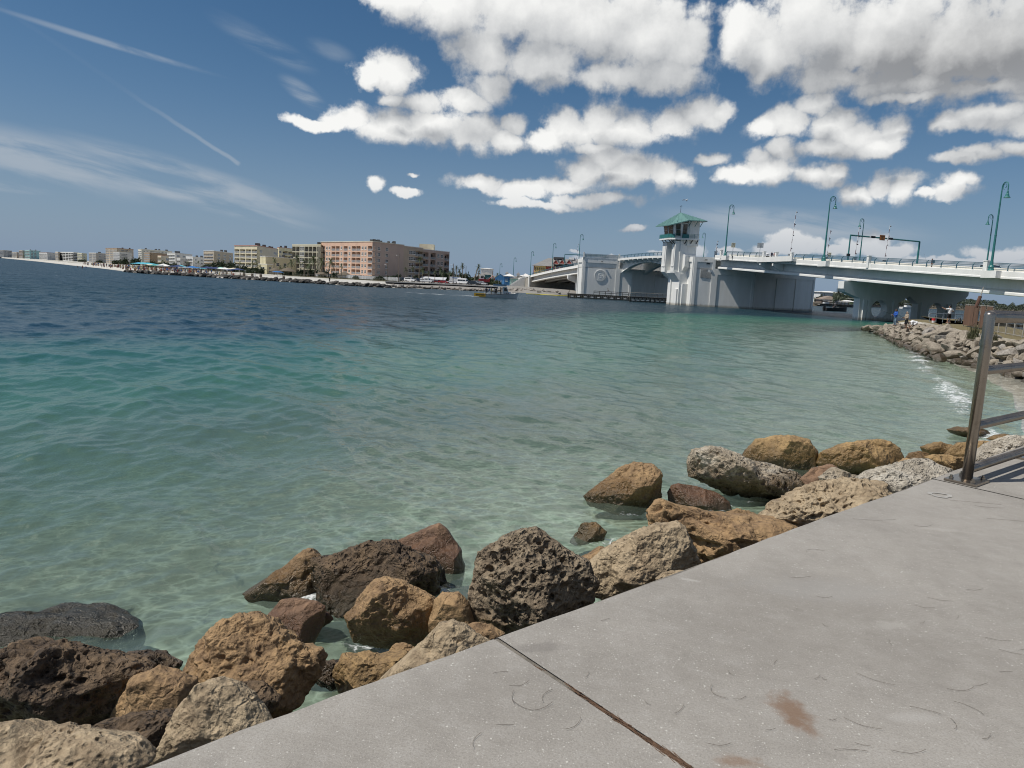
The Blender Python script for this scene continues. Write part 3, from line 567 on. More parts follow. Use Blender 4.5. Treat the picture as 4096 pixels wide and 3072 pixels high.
mx = t.n.new('ShaderNodeMixShader'); t.l.new(turb, mx.inputs[0]); t.l.new(tr.outputs[0], mx.inputs[1]); t.l.new(dif.outputs[0], mx.inputs[2])
gl = t.n.new('ShaderNodeBsdfGlossy'); t.set(gl.inputs['Roughness'], t.ramp(dist, 20., 200., .06, .22)); t.l.new(nrm, gl.inputs['Normal']); gl.inputs[0].default_value = (1, 1, 1, 1)
fr = t.n.new('ShaderNodeFresnel'); fr.inputs[0].default_value = 1.333; t.l.new(nrm, fr.inputs['Normal'])
mg = t.n.new('ShaderNodeMixShader'); t.l.new(t.m('MULTIPLY', fr.outputs[0], t.ramp(dist, 6., 120., .78, .42)), mg.inputs[0]); t.l.new(mx.outputs[0], mg.inputs[1]); t.l.new(gl.outputs[0], mg.inputs[2])
fo = t.attr('foam'); fn = t.noise(t.v('ADD', ps, t.v('SCALE', t.noise(ps, 1.6, 3, .6, out=1), .6)), 3.2, 8, .72)
lace = t.ramp(t.vor(t.v('ADD', ps, t.v('SCALE', t.noise(ps, 3., 4, .6, out=1), .5)), 4.5, 'DISTANCE_TO_EDGE'), .0, .16, .10, -.08)
cap = t.m('MULTIPLY', t.ramp(t.noise(t.v('MULTIPLY', rot.outputs[0], (1., .22, 1.)), .32, 5, .65), .705, .76), t.ramp(dist, 45., 120.))
fm = t.m('MAXIMUM', t.ramp(t.m('ADD', t.m('ADD', fo, lace), t.m('MULTIPLY', t.m('SUBTRACT', fn, .5), 1.5)), .60, .98), t.m('MULTIPLY', cap, .6))
fd = t.n.new('ShaderNodeBsdfDiffuse'); fd.inputs[0].default_value = (.78, .80, .80, 1)
mf = t.n.new('ShaderNodeMixShader'); t.l.new(t.m('MULTIPLY', fm, .85), mf.inputs[0]); t.l.new(mg.outputs[0], mf.inputs[1]); t.l.new(fd.outputs[0], mf.inputs[2])
t.l.new(mf.outputs[0], o.inputs[0]); me.materials.append(m)
link('water', me, label='green blue sea water of the pass', kind='structure')
# ------------------------------------------------------------------ walkway slabs
m, t, b, o = newmat('walk_concrete'); p = t.pos(); MATS['walk'] = m
n1 = t.noise(p, 1.1, 6, .65); n2 = t.noise(p, 9., 6, .7); n3 = t.noise(p, 120., 3, .7)
bd = t.n.new('ShaderNodeVectorRotate'); bd.rotation_type = 'Z_AXIS'; t.l.new(p, bd.inputs[0]); bd.inputs['Angle'].default_value = .35
br = t.noise(t.v('MULTIPLY', bd.outputs[0], (6., 160., 1.)), 1., 3, .6)
c = t.mix(t.ramp(n1, .3, .7), (.262, .242, .213, 1), (.348, .324, .288, 1)); c = t.mix(t.m('MULTIPLY', t.ramp(n2, .45, .75), .45), c, (.40, .38, .35, 1)); c = t.mix(t.m('MULTIPLY', t.ramp(n2, .5, .25), .35), c, (.17, .155, .14, 1))
c = t.mix(t.m('MULTIPLY', t.ramp(br, .45, .7), .25), c, (.36, .34, .31, 1)); c = t.mix(t.m('MULTIPLY', t.ramp(n3, .42, .68), .5), c, (.19, .172, .148, 1)); c = t.mix(t.m('MULTIPLY', t.ramp(t.noise(p, 330., 2, .6), .5, .75), .4), c, (.47, .44, .39, 1)); c = t.mix(t.m('MULTIPLY', t.ramp(t.noise(p, .45, 4, .6), .5, .7), .28), c, (.20, .18, .155, 1))
def specks(scale, thr, amt, seed):
    nd = t.n.new('ShaderNodeTexVoronoi'); nd.inputs['Scale'].default_value = scale; t.l.new(t.v('ADD', t.v('MULTIPLY', p, (1, 1, 0)), t.v('SCALE', t.noise(p, 40., 2, .6, out=1), .012)), nd.inputs['Vector'])
    pick = t.ramp(t.sep(nd.outputs['Color'])[0], amt, amt+.03); rd = t.sep(nd.outputs['Color'])[1]
    return t.m('MULTIPLY', t.ramp(t.m('DIVIDE', nd.outputs['Distance'], t.m('ADD', .25, t.m('MULTIPLY', rd, 1.))), thr*.6, thr, 1., 0.), pick)
sp_ = t.m('MAXIMUM', specks(55., .22, .62, 0), specks(130., .26, .55, 1)); dn = t.ramp(t.noise(p, .8, 3, .5), .35, .6, .45, 1.)
c = t.mix(t.m('MULTIPLY', t.m('MULTIPLY', sp_, dn), .75), c, (.66, .64, .58, 1))
def stain(px, py, rx, ry, col, s, rot_=0., nsc=9.):
    global c
    q = onz(px, py, WALK_Z); d = t.v('SUBTRACT', p, tuple(q)); r_ = t.n.new('ShaderNodeVectorRotate'); r_.rotation_type = 'Z_AXIS'; t.l.new(d, r_.inputs[0]); r_.inputs['Angle'].default_value = rot_
    d = t.v('LENGTH', t.v('MULTIPLY', r_.outputs[0], (1/rx, 1/ry, 0))); d = t.m('ADD', d, t.m('MULTIPLY', t.m('SUBTRACT', t.noise(p, nsc, 6, .68), .5), 2.1)); c = t.mix(t.m('MULTIPLY', t.ramp(d, .25, 1.0, 1., 0.), s), c, col)
stain(3175, 2850, .085, .16, (.18, .098, .05, 1), .75, -.1, 11.); stain(2960, 3050, .10, .045, (.20, .115, .06, 1), .6)
stain(2150, 2590, .17, .05, (.16, .145, .13, 1), .45, -.2, 14.); stain(3650, 2870, .14, .05, (.42, .40, .37, 1), .4); stain(3560, 2500, .10, .06, (.45, .43, .39, 1), .3, 0., 20.); stain(2760, 2320, .07, .02, (.48, .46, .42, 1), .4, .3, 20.)
stain(3755, 2118, .18, .05, (.46, .43, .39, 1), .3, 0., 20.); stain(3300, 2360, .5, .2, (.36, .35, .33, 1), .3)
t.l.new(c, b.inputs['Base Color']); b.inputs['Roughness'].default_value = .86
hh = t.m('ADD', t.m('MULTIPLY', n3, .55), t.m('ADD', t.m('MULTIPLY', br, .25), t.m('ADD', t.m('MULTIPLY', n2, .5), t.m('MULTIPLY', sp_, .12))))
t.l.new(t.bump(hh, .55, .006), b.inputs['Normal'])
walk = thing('walkway', label='broad grey concrete walkway along the water', kind='structure')
def edge_t(px, py):
    q = onz(px, py, WALK_Z); return (np.array([q.x, q.y])-EDGE0)@EDIR
J0 = oz2(1965, 2540, WALK_Z); J1 = oz2(2760, 3072, WALK_Z); jd = np.array(J1)-np.array(J0); jd /= np.linalg.norm(jd)
def slab(t0, t1, gap0, gap1):
    """slab between joints at edge parameters t0,t1; seaward edge gently wavy, rounded arris"""
    n = 60; ts = np.linspace(t0+gap0, t1-gap1, n)
    rows = [(.0, -.42), (.0, -.03), (-.006, -.012), (-.02, -.003), (-.035, 0.), (-.3, 0.), (-1.2, 0.), (-3.5, 0.), (-9., 0.)]
    V = []
    for (o_, dz) in rows:
        for tv in ts:
            e = np.array([tv])
            wob = .012*math.sin(tv*1.9)+.008*float(vnoise(np.array([[tv*6., 0, 0]]))[0])
            # across-direction follows the cut joint
            base = EDGE0+EDIR*tv+ENRM*(wob*.8); pt = base+jd*(-o_ if o_ < 0 else 0)
            V.append((pt[0], pt[1], WALK_Z+dz))
    V = np.array(V)
    return grid_mesh('slab', V, len(rows), n, [MATS['walk']])
tj = ((np.array(J0)-EDGE0)@EDIR); cuts_ = [-9., tj-4.7, tj, tj+4.72, tj+9.4, tj+14.1, tj+18.8]
for i in range(len(cuts_)-1):
    link('slab', slab(cuts_[i], cuts_[i+1], .011, .011), walk)
mj = pm('joint_filler', (.22, .20, .17), .95, .3, 30., bump=.5)
mb = MB(); mb.quad(*[(x, y, WALK_Z-.009) for x, y in (edge(-10, -.012), edge(24, -.012), edge(30, -9), edge(-10, -9))], mj); mb.build('joint_filler', walk)
# ------------------------------------------------------------------ bridge
BO = Vector((52.3, 188.1)); EA = Vector((-.218, .976)); EP = Vector((.976, .218))
def BX(s, p, z=0.): q = BO+EA*s+EP*p; return Vector((q.x, q.y, z))
_ks = [-200, -140, -81, -41, 0, 30, 48, 66, 92, 123, 150, 173, 209, 255, 300, 420]; _kz = [3.6, 5.9, 8.6, 10.7, 12.75, 13.75, 13.95, 13.8, 12.95, 11.5, 10.3, 9.1, 6.9, 4.4, 2.9, 1.9]
def ZD(s): return float(np.interp(s, _sx, _sy))
_sx = np.linspace(-200, 420, 1241); _sy = np.interp(_sx, _ks, _kz); _sy = np.convolve(np.pad(_sy, 20, 'edge'), np.ones(41)/41, 'valid')
def s_px(px, py, p):
    d = ray(px, py); dd = Vector((d[0], d[1])); t = (p+BO.dot(EP))/dd.dot(EP); return (dd*t-BO).dot(EA)
m, t, b, o = newmat('bridge_white'); p = t.pos(); n = t.noise(t.v('MULTIPLY', p, (.5, .5, .12)), 1.2, 5, .6); n2 = t.noise(t.v('MULTIPLY', p, (2., 2., .15)), 1.6, 4, .6)
c = t.mix(t.ramp(n, .35, .7), (.75, .745, .71, 1), (.82, .815, .785, 1)); c = t.mix(t.m('MULTIPLY', t.ramp(n2, .58, .8), .28), c, (.50, .49, .45, 1))
wl = t.ramp(t.m('ADD', t.sep(p)[2], t.m('MULTIPLY', t.m('SUBTRACT', n2, .5), .8)), .1, .75, .75, 0.); c = t.mix(wl, c, (.30, .27, .20, 1))
t.l.new(c, b.inputs['Base Color']); b.inputs['Roughness'].default_value = .65; t.l.new(t.bump(t.noise(p, 9., 4, .6), .15, .03), b.inputs['Normal']); MW = m
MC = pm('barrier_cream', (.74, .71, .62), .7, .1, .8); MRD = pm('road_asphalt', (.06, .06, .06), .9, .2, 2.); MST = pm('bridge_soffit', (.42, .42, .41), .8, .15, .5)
MBL = pm('rail_blue_steel', (.035, .11, .15), .45, .2, 2., spec=.5); MTE = pm('lamp_teal', (.03, .17, .165), .42, .15, 3.); MGL = pm('galvanised', (.42, .44, .45), .45, .15, 6., metal=.5); MDK = pm('black_metal', (.015, .015, .017), .5, .2, 5.)
MLV = pm('louver_grey', (.13, .135, .135), .6, .1, 4.); MRF = pm('roof_teal', (.125, .255, .235), .5, .15, 1.2, streak=True); MGLS = pm('window_glass', (.02, .028, .032), .08, .2, .5, spec=.8)
MTIM = pm('timber_dark', (.055, .05, .042), .85, .35, 3., bump=.4); MTG = pm('timber_grey', (.27, .26, .23), .85, .25, 4., bump=.3); MSTN = pm('abutment_stone', (.36, .34, .30), .85, .25, .9, bump=.4)
bridge = thing('drawbridge', label='long white concrete drawbridge arching over the pass', cat='bridge')
def frames(s0, s1, n): return [(lambda a, bb, s=s: BX(s, a, ZD(s)+bb)) for s in np.linspace(s0, s1, n)]
def sweep(name, s0, s1, prof, mat, n=24): 
    mb = MB(); mb.sweep(frames(s0, s1, n), prof, mat); return mb.build(name, bridge)
def rect(a0, a1, b0, b1): return [(a0, b0), (a0, b1), (a1, b1), (a1, b0)]
for (s0, s1, nm) in ((-190, 2, 1), (80, 206, 1)):
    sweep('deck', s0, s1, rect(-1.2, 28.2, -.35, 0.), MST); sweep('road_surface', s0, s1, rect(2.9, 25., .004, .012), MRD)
    sweep('parapet', s0, s1, [(-1.35, -.60), (-1.42, -.60), (-1.42, -.38), (-1.36, -.30), (-1.36, .42), (-1.30, .48), (-.95, .48), (-.90, .42), (-.90, -.60)], MW)
    sweep('traffic_barrier', s0, s1, [(2.3, 0), (2.45, .3), (2.5, .9), (2.75, .9), (2.8, .3), (2.9, 0)], MC); sweep('traffic_barrier', s0, s1, [(25.0, 0), (25.15, .3), (25.2, .9), (25.45, .9), (25.5, .3), (25.6, 0)], MC)
    sweep('parapet', s0, s1, rect(27.9, 28.4, -.6, .48), MW)
    for gp in (.72, 7.6, 14.2, 20.8, 26.6):
        sweep('girder', s0, s1, [(gp-.2, -.35), (gp-.22, -2.05), (gp-.95, -2.40), (gp-1.02, -2.55), (gp-1.02, -2.86), (gp-.9, -2.95), (gp+.9, -2.95), (gp+1., -2.86), (gp+1., -2.5), (gp+.22, -2.05), (gp+.2, -.35)], MW)
# machinery piers with a shallow prow towards the camera
def wall_on(mbp, a, bb, z0, z1, th, mat):
    """vertical wall from a to bb (s,p) pairs, th thick inwards"""
    A = BX(*a); Bv = BX(*bb); d = (Bv-A).normalized(); nn = Vector((-d.y, d.x, 0))
    mbp.fbox((A.x, A.y, 0), (d.x, d.y), (nn.x, nn.y), (0, 0), ((Bv-A).length, th), z0, z1, mat)
def panel_face(name, a, bb, z0, z1, cuts, parent, topband=.9, rec=.22, w=.75):
    """proud frame over a recessed wall: posts at the cut fractions, a band along the top"""
    A = BX(*a); Bv = BX(*bb); L = (Bv-A).length; d = (Bv-A).normalized(); nn = Vector((d.y, -d.x, 0)); mb = MB()
    def fb(u0, u1, za, zb): mb.fbox((A.x, A.y, 0), (d.x, d.y), (nn.x, nn.y), (u0, -.02), (u1, rec), za, zb, MW)
    for i, c in enumerate(cuts):
        u = c*L; u0 = max(0., u-w/2) if 0 < i < len(cuts)-1 else (0. if i == 0 else L-w); fb(u0, u0+w, z0, z1-topband)
    fb(0, L, z1-topband, z1); o_ = mb.build(name, parent); return A, d, nn, L
def machinery_pier(s0, seal):
    bd_ = 5.5 if seal else 9.
    p0, pq, pv = (-13.2, -1.0, 3.8) if seal else (-6.3, -.9, 9.4)
    LW = [(s0+3.5, p0), (s0+0., pv), (s0+9., 33.), (s0+28., 33.), (s0+3.5+bd_, p0)]; zt = ZD(s0+5)-3.05; zl = ZD(s0+5)-.2
    mb = MB(); pts = [BX(*q) for q in LW[:4]+[(s0+28., 1.5), (s0+3.5+bd_, 1.5), LW[4]]]; mb.prism([(q.x, q.y) for q in pts], -3, zt, MW); pier = mb.build('pier', bridge)
    # the bay beside the tower side rises to deck level
    f = (pq-p0)/(pv-p0); q = (LW[0][0]+(LW[1][0]-LW[0][0])*f, LW[0][1]+(LW[1][1]-LW[0][1])*f)
    mb = MB(); pts = [BX(*LW[0]), BX(*q), BX(LW[4][0], q[1]), BX(*LW[4])]; mb.prism([(v.x, v.y) for v in pts], zt-.3, zl, MW); mb.build('pier_bay', pier)
    panel_face('panel_frame', LW[0], q, -1, zl-.02, [0, 1], pier, 1.3)
    panel_face('panel_frame', q, LW[1], -1, zt-.02, [0, 1], pier, 1.5)
    panel_face('panel_frame', LW[1], LW[2], -1, zt-.02, [0, .36, .68, 1], pier, 1.4, .22)
    panel_face('panel_frame', LW[4], LW[0], -1, zl-.02, [0, 1], pier, 1.3, .3)
    return pier, LW, q, zl, zt
pierN, LWN, qN, zlN, ztN = machinery_pier(0., False)
pierF, LWF, qF, zlF, ztF = machinery_pier(72., True)
def on_face(LW, q, u, z, off):
    A = BX(*LW[0]); Bv = BX(*q); d = (Bv-A).normalized(); nn = Vector((d.y, -d.x, 0)); return A+d*(u*(Bv-A).length)+nn*off+Vector((0, 0, z)), d, nn
mb = MB(); mb.fbox(BX(0, 0), EA, EP, (79., 1.6), (81., 27.), ztF-.1, ZD(80)-.45, MST); mb.build('gap_filler', pierF)  # added wall shutting out bright sky between pier top and leaf deck
# louvres on the near pier bay
for (u, z, w, h) in ((.50, 8.5, 1.7, 2.2), (.76, 8.1, 1.5, 1.6)):
    c_, d, nn = on_face(LWN, qN, u, z, .03); Rm_ = Matrix((d, -nn, (0, 0, 1))).transposed(); mb = MB(); mb.box(c_, (w, .06, h), MLV, Rm_); lv = mb.build('louver', pierN)
    for k in range(9):
        mb = MB(); mb.box(c_+nn*.07+Vector((0, 0, -h/2+(k+.5)*h/9)), (w-.1, .10, .07), MW, Rm_); mb.build('slat', lv)
for u in (.62, .70):
    c_, d, nn = on_face(LWN, qN, u, 11.05, .05); mb = MB(); mb.box(c_, (.42, .12, .34), MDK, Matrix((d, -nn, (0, 0, 1))).transposed()); mb.build('vent', pierN)
for (P_, LW_, q_, zl_) in ((pierN, LWN, qN, zlN), (pierF, LWF, qF, zlF)):
    c_, d, nn = on_face(LW_, q_, .52, zl_-.75, .62); mb = MB(); mb.box(c_, (.6, .42, .22), MLV, Matrix((d, -nn, (0, 0, 1))).transposed()); mb.build('floodlight', P_)
# round relief seal on the far pier
c_, d, nn = on_face(LWF, qF, .50, 7.6, .0); Rm_ = Matrix((d, (0, 0, 1), nn)).transposed(); mb = MB(); RS = 2.0
def disc(r0, r1, h0, h1, n=48):
    vs = []; fs = []
    for (r, h) in ((r0, h0), (r0, h1), (r1, h1), (r1, h0)):
        for k in range(n): a = 2*math.pi*k/n; vs.append(c_+Rm_ @ Vector((r*math.cos(a), r*math.sin(a), h)))
    for j in range(3):
        for k in range(n): fs.append((j*n+k, j*n+(k+1) % n, (j+1)*n+(k+1) % n, (j+1)*n+k))
    mb.add(vs, fs, MW)
disc(1e-3, RS, 0, .13); disc(RS-.16, RS, .12, .22); disc(RS*.66, RS*.70, .12, .20); seal = mb.build('seal', pierF)
mb = MB(); rs = random.Random(3)
for k in range(21):
    a = math.radians(205-k*11.6); cc = c_+Rm_ @ Vector((RS*.83*math.cos(a), RS*.83*math.sin(a), .16)); Rl = Rm_ @ Matrix.Rotation(a-math.pi/2, 3, 'Z')
    if k in (4, 7): continue
    mb.box(cc+Rl @ Vector((-.07, 0, 0)), (.05, .30, .10), MW, Rl); mb.box(cc+Rl @ Vector((.02, rs.choice((-.1, 0, .1)), 0)), (.14, .05, .10), MW, Rl); mb.box(cc+Rl @ Vector((.08, .05, 0)), (.05, .2, .10), MW, Rl)
for k in range(9):
    a = math.radians(238+k*8); cc = c_+Rm_ @ Vector((RS*.83*math.cos(a), RS*.83*math.sin(a), .16)); Rl = Rm_ @ Matrix.Rotation(a+math.pi/2, 3, 'Z')
    mb.box(cc, (.05, .2, .1), MW, Rl); mb.box(cc+Rl @ Vector((.06, .06, 0)), (.12, .05, .1), MW, Rl)
mb.build('seal_lettering', seal, kind='stuff')
mb = MB()
def stroke(pts, w=.07): mb.tube([c_+Rm_ @ Vector((x, y, .16)) for x, y in pts], w, MW, 6)
stroke([(-.55, -.75), (-.45, -.3), (-.35, .1), (-.25, .45)], .06)
for e in ((-.75, .2), (-.65, .55), (-.3, .85), (.1, .8), (.25, .45)): stroke([(-.25, .45), ((e[0]-.25)/2, (e[1]+.45)/2+.14), e], .07)
stroke([(-.1, -.05), (.25, .1), (.55, -.05), (.8, .05)], .08); stroke([(.1, -.35), (.45, -.25), (.75, -.4)], .07); stroke([(-.35, -.85), (.2, -.72), (.6, -.8)], .07); stroke([(-.9, -.3), (-.7, -.15)], .06)
mb.build('seal_emblem', seal)
# glass screen balcony on the far pier and low railing on the near one
A_, d, nn = on_face(LWF, qF, 0, 0, .30); L_ = (BX(*qF)-BX(*LWF[0])).length
mb = MB(); mb.fbox(A_, (d.x, d.y), (nn.x, nn.y), (-.3, -4), (L_+.3, -.05), zlF-.02, zlF+.45, MW); bal = mb.build('balcony', pierF)
for u in (0., L_): mb = MB(); mb.fbox(A_, (d.x, d.y), (nn.x, nn.y), (u-.25, -.3), (u+.25, .22), zlF+.45, zlF+2.2, MW); mb.build('balcony_post', bal)
MSC = pm('screen_glass', (.30, .36, .38), .12, .1, 1., alpha=.55)
for k in range(6): mb = MB(); w_ = (L_-.5)/6; mb.fbox(A_, (d.x, d.y), (nn.x, nn.y), (.27+k*w_, .0), (.22+(k+1)*w_, .03), zlF+.5, zlF+1.75, MSC); mb.build('glass_panel', bal)
for k in range(7): mb = MB(); w_ = (L_-.5)/6; mb.fbox(A_, (d.x, d.y), (nn.x, nn.y), (.22+k*w_, .04), (.27+k*w_, .09), zlF+.45, zlF+1.85, MGL); mb.build('mullion', bal)
# lifting leaves with arched girders
def leaf_prof(s): u = (s-51.)/23.; return 1.55+3.3*min(1.2, u*u)
for (s0, s1) in ((28, 50.9), (51.1, 76)):
    ss = np.linspace(s0, s1, 18)
    for gp, w in ((1.0, .45), (9.5, .4), (17.5, .4), (26.2, .45)):
        mb = MB(); n = len(ss); vs = []; fs = []
        for s in ss:
            dp = leaf_prof(s)
            for (a, z) in ((gp-w, -.45), (gp-w, -dp+.25), (gp-w-.35, -dp+.2), (gp-w-.35, -dp), (gp+w+.35, -dp), (gp+w+.35, -dp+.2), (gp+w, -dp+.25), (gp+w, -.45)): vs.append(BX(s, a, ZD(s)+z))
        for i in range(n-1):
            for k in range(8): fs.append((i*8+k, i*8+(k+1) % 8, (i+1)*8+(k+1) % 8, (i+1)*8+k))
        fs += [tuple(range(7, -1, -1)), tuple(range((n-1)*8, n*8))]
        mb.add(vs, fs, MW); mb.build('arched_girder', bridge)
    sweep('leaf_deck', s0, s1, rect(-1.3, 28.2, -.42, 0.), MW); sweep('leaf_edge', s0, s1, [(-1.45, -.5), (-1.45, .18), (-1.2, .18), (-1.2, -.5)], MW); sweep('road_surface', s0, s1, rect(2.9, 25., .004, .012), MRD)
mb = MB(); mb.add([(-.9, -.11, 0), (1.6, -.11, 0), (1.6, -.11, -1.3), (-.9, -.11, -.35), (-.9, .11, 0), (1.6, .11, 0), (1.6, .11, -1.3), (-.9, .11, -.35)], [(0, 1, 2, 3), (7, 6, 5, 4), (0, 3, 7, 4), (3, 2, 6, 7), (2, 1, 5, 6), (1, 0, 4, 5)], MW); brk = mb.mesh('bracket')
for s in np.arange(30, 73, 4.1):
    o_ = link('bracket', brk, bridge); q = BX(s, -.55, ZD(s)-.46); o_.location = q; o_.rotation_euler = (0, 0, math.atan2(EP.y, EP.x)); o_.scale = (1., 2., 1.15)
# railings
mb = MB(); mb.tube([(0, 0, 0), (0, 0, .62), (.05, 0, .78), (.30, 0, 1.12)], .085, MBL, 6); mb.box((0, 0, .03), (.25, .2, .06), MBL); rpost = mb.mesh('railing_post')
def railing(s0, s1, base, pitch=3.05):
    n = max(1, round((s1-s0)/pitch))
    for i in range(n+1):
        s = s0+(s1-s0)*i/n; o_ = link('railing_post', rpost, bridge); o_.location = BX(s, -1.12, ZD(s)+base); o_.rotation_euler = (0, 0, math.atan2(EP.y, EP.x))
    for (dp, dz, r) in ((.02, .22, .04), (.0, .48, .04), (.06, .76, .045), (.17, .93, .045), (.29, 1.10, .055)):
        mb = MB(); mb.tube([BX(s, -1.12+dp, ZD(s)+base+dz) for s in np.linspace(s0, s1, 16)], r, MBL, 5); mb.build('rail', bridge)
railing(-140, s_px(3180, 1030, -1.1), .46); railing(s_px(3050, 1030, -1.1), s_px(2905, 1020, -1.1), .46); railing(27, 74, .16); railing(84, 200, .46)
def far_rail(s0, s1):
    for dz in (.3, .6, 1.0):
        mb = MB(); mb.tube([BX(s, 28.15, ZD(s)+.46+dz) for s in np.linspace(s0, s1, 14)], .04, MBL, 5); mb.build('rail', bridge)
far_rail(-140, 200)
# posts, lamp plinths and the viewing balcony
def pillar(s, p=-1.3, h=1.75, w=.55):
    mb = MB(); mb.fbox(BX(s, p), EA, EP, (-w/2, -w/2), (w/2, w/2), ZD(s)-.3, ZD(s)+h, MW); mb.fbox(BX(s, p), EA, EP, (-w/2-.06, -w/2-.06), (w/2+.06, w/2+.06), ZD(s)+h, ZD(s)+h+.12, MW); mb.build('pillar', bridge)
for px, py in ((3055, 1030), (3105, 1032), (3166, 1035), (3474, 1050), (2885, 1020)): pillar(s_px(px, py, -1.3))
pillar(s_px(3945, 1080, -1.3), w=.7)
sb0, sb1 = s_px(3180, 1040, -1.7), s_px(3040, 1040, -1.7)
mb = MB(); mb.fbox(BX(0, 0), EA, EP, (sb0, -2.5), (sb1, -1.0), ZD(-20)-.65, ZD(-20)-.15, MW); mb.fbox(BX(0, 0), EA, EP, (sb0, -2.5), (sb1, -2.2), ZD(-20)-.15, ZD(-20)+.45, MW); mb.build('viewing_balcony', bridge)
for px in (3052, 3103):
    s = s_px(px, 1060, -1.5); o_ = link('bracket', brk, bridge); o_.location = BX(s, -1.4, ZD(s)-.7); o_.rotation_euler = (0, 0, math.atan2(EP.y, EP.x)); o_.scale = (1.0, 2.2, 1.4)
# hammerhead piers with oval openings
from mathutils.geometry import tessellate_polygon
def holed_pier(s, zt, wet):
    outer = [(-1.3, zt), (26.9, zt), (26.9, zt-1.5), (26.3, zt-2.1), (24.4, zt-3.1), (24.2, -3), (15.6, -3), (15.6, zt-3.6), (13.4, zt-2.2), (11.2, zt-3.6), (11.2, -3), (2.7, -3), (2.5, zt-3.1), (-.9, zt-2.0), (-1.3, zt-1.4)]
    hz = (zt-3.0)*.52; hr = min(2.3, (zt-3.)*.42)
    holes = [[(cx+1.75*math.cos(a), hz+hr*math.sin(a)) for a in np.linspace(0, 2*math.pi, 24, endpoint=False)] for cx in (7.0, 19.9)]
    loops = [outer]+holes; flat = [q for l in loops for q in l]; tris = tessellate_polygon([[Vector((a, bb, 0)) for a, bb in l] for l in loops]); N = len(flat); mb = MB(); th = .85
    vs = [BX(s-th, a, z) for a, z in flat]+[BX(s+th, a, z) for a, z in flat]; fs = [tuple(q) for q in tris]+[tuple(N+k for k in q[::-1]) for q in tris]; i0 = 0
    for l in loops:
        n = len(l); fs += [(i0+k, i0+(k+1) % n, N+i0+(k+1) % n, N+i0+k) for k in range(n)]; i0 += n
    mb.add(vs, fs, MW); pr = mb.build('pier', bridge)
    for cx in (3.6, 4.6, 10.2, 16.6, 22.6, 23.5):
        mb = MB(); mb.fbox(BX(s, cx), EP, EA, (-.35, -th-.25), (.35, -th+.02), -2, zt-3.3, MW); mb.build('pilaster', pr)
    for gp in (1.05, 7.6, 14.2, 20.8, 26.6): mb = MB(); mb.fbox(BX(s, gp), EP, EA, (-.5, -.7), (.5, .7), zt, zt+.16, MST); mb.build('bearing', pr)
holed_pier(-49., ZD(-49)-3.1, True); holed_pier(134., ZD(134)-3.1, True); holed_pier(-100., ZD(-100)-3.1, False)
# abutment, stone wall, stairs at the far end
mb = MB(); fr = []
for s in np.linspace(203, 330, 12): fr.append(s)
vs = [];
for s in fr: vs += [BX(s, -1.3, 0.6), BX(s, -1.3, ZD(s)-.1), BX(s, 28., ZD(s)-.1), BX(s, 28., .6)]
fs = [(0, 1, 2, 3)]+[(4*i+k, 4*i+(k+1) % 4, 4*(i+1)+(k+1) % 4, 4*(i+1)+k) for i in range(len(fr)-1) for k in range(4)]
mb.add(vs, fs, MSTN); ab = mb.build('abutment', bridge)
mb = MB(); mb.sweep(frames(203, 330, 14), rect(-1.5, -1.0, -.15, .55), MW); mb.build('coping', ab)
mb = MB(); mb.fbox(BX(203, -1.6), EA, EP, (0, -.4), (1.6, .4), .5, ZD(203)+.2, MW); mb.build('end_post', ab)
st = onz(2118, 1150, 1.4); sa = BX(216, -1.5); st = Vector((BX(216, -9).x, BX(216, -9).y, 0))
mb = MB(); NS = 16; ztop = ZD(216)-.2
for k in range(NS):
    z0 = 1.2+(ztop-1.2)*k/NS; mb.fbox(BX(216, -8.5), EP, EA, (k*7./NS, -1.6), (7., 1.6), z0, 1.2+(ztop-1.2)*(k+1)/NS, MSTN)
stair = mb.build('staircase', label='concrete stairs with white walls climbing to the far end of the bridge', cat='stairs')
for w_ in (-1.75, 1.75):
    mb = MB(); a0 = BX(216+w_, -8.9); a1 = BX(216+w_, -1.5); dq = Vector((EA.x, EA.y, 0))*.18
    mb.add([a0-dq+Vector((0, 0, .8)), a0+dq+Vector((0, 0, .8)), a1+dq+Vector((0, 0, .8)), a1-dq+Vector((0, 0, .8)), a0-dq+Vector((0, 0, 2.2)), a0+dq+Vector((0, 0, 2.2)), a1+dq+Vector((0, 0, ztop+1.)), a1-dq+Vector((0, 0, ztop+1.))], [(3, 2, 1, 0), (4, 5, 6, 7), (0, 1, 5, 4), (1, 2, 6, 5), (2, 3, 7, 6), (3, 0, 4, 7)], MW); mb.build('stair_wall', stair)
# ------------------------------------------------------------------ control tower
TA = aty(2766, 1150, 193.5); ta = Vector((EP.x, EP.y)); tb = Vector((EA.x, EA.y)); TO = Vector((TA.x, TA.y, 0))-Vector((ta.x, ta.y, 0))*1.7
tower = thing('control_tower', label='white bridge tender tower with teal hipped roof and wraparound balcony', cat='tower')
def tbx(name, a0, a1, b0, b1, z0, z1, mat=MW, parent=tower):
    mb = MB(); mb.fbox(TO, ta, tb, (a0, b0), (a1, b1), z0, z1, mat); return mb.build(name, parent)
def TP(a, bb, z): return Vector((TO.x+ta.x*a+tb.x*bb, TO.y+ta.y*a+tb.y*bb, z))
tbx('foot', -1.9, 2.1, 0., 6.5, -2, 8.2); tbx('foot_rib', -1.2, 1.72, -.5, 0., -2, 5.6); tbx('foot_rib', -2.3, -1.9, .4, 2.2, -2, 4.2); tbx('foot_rib', -2.3, -1.9, 4.4, 6.2, -2, 8.0)
shaft = tbx('shaft', -2.2, 2.3, .3, 7.4, 8.2, 17.)
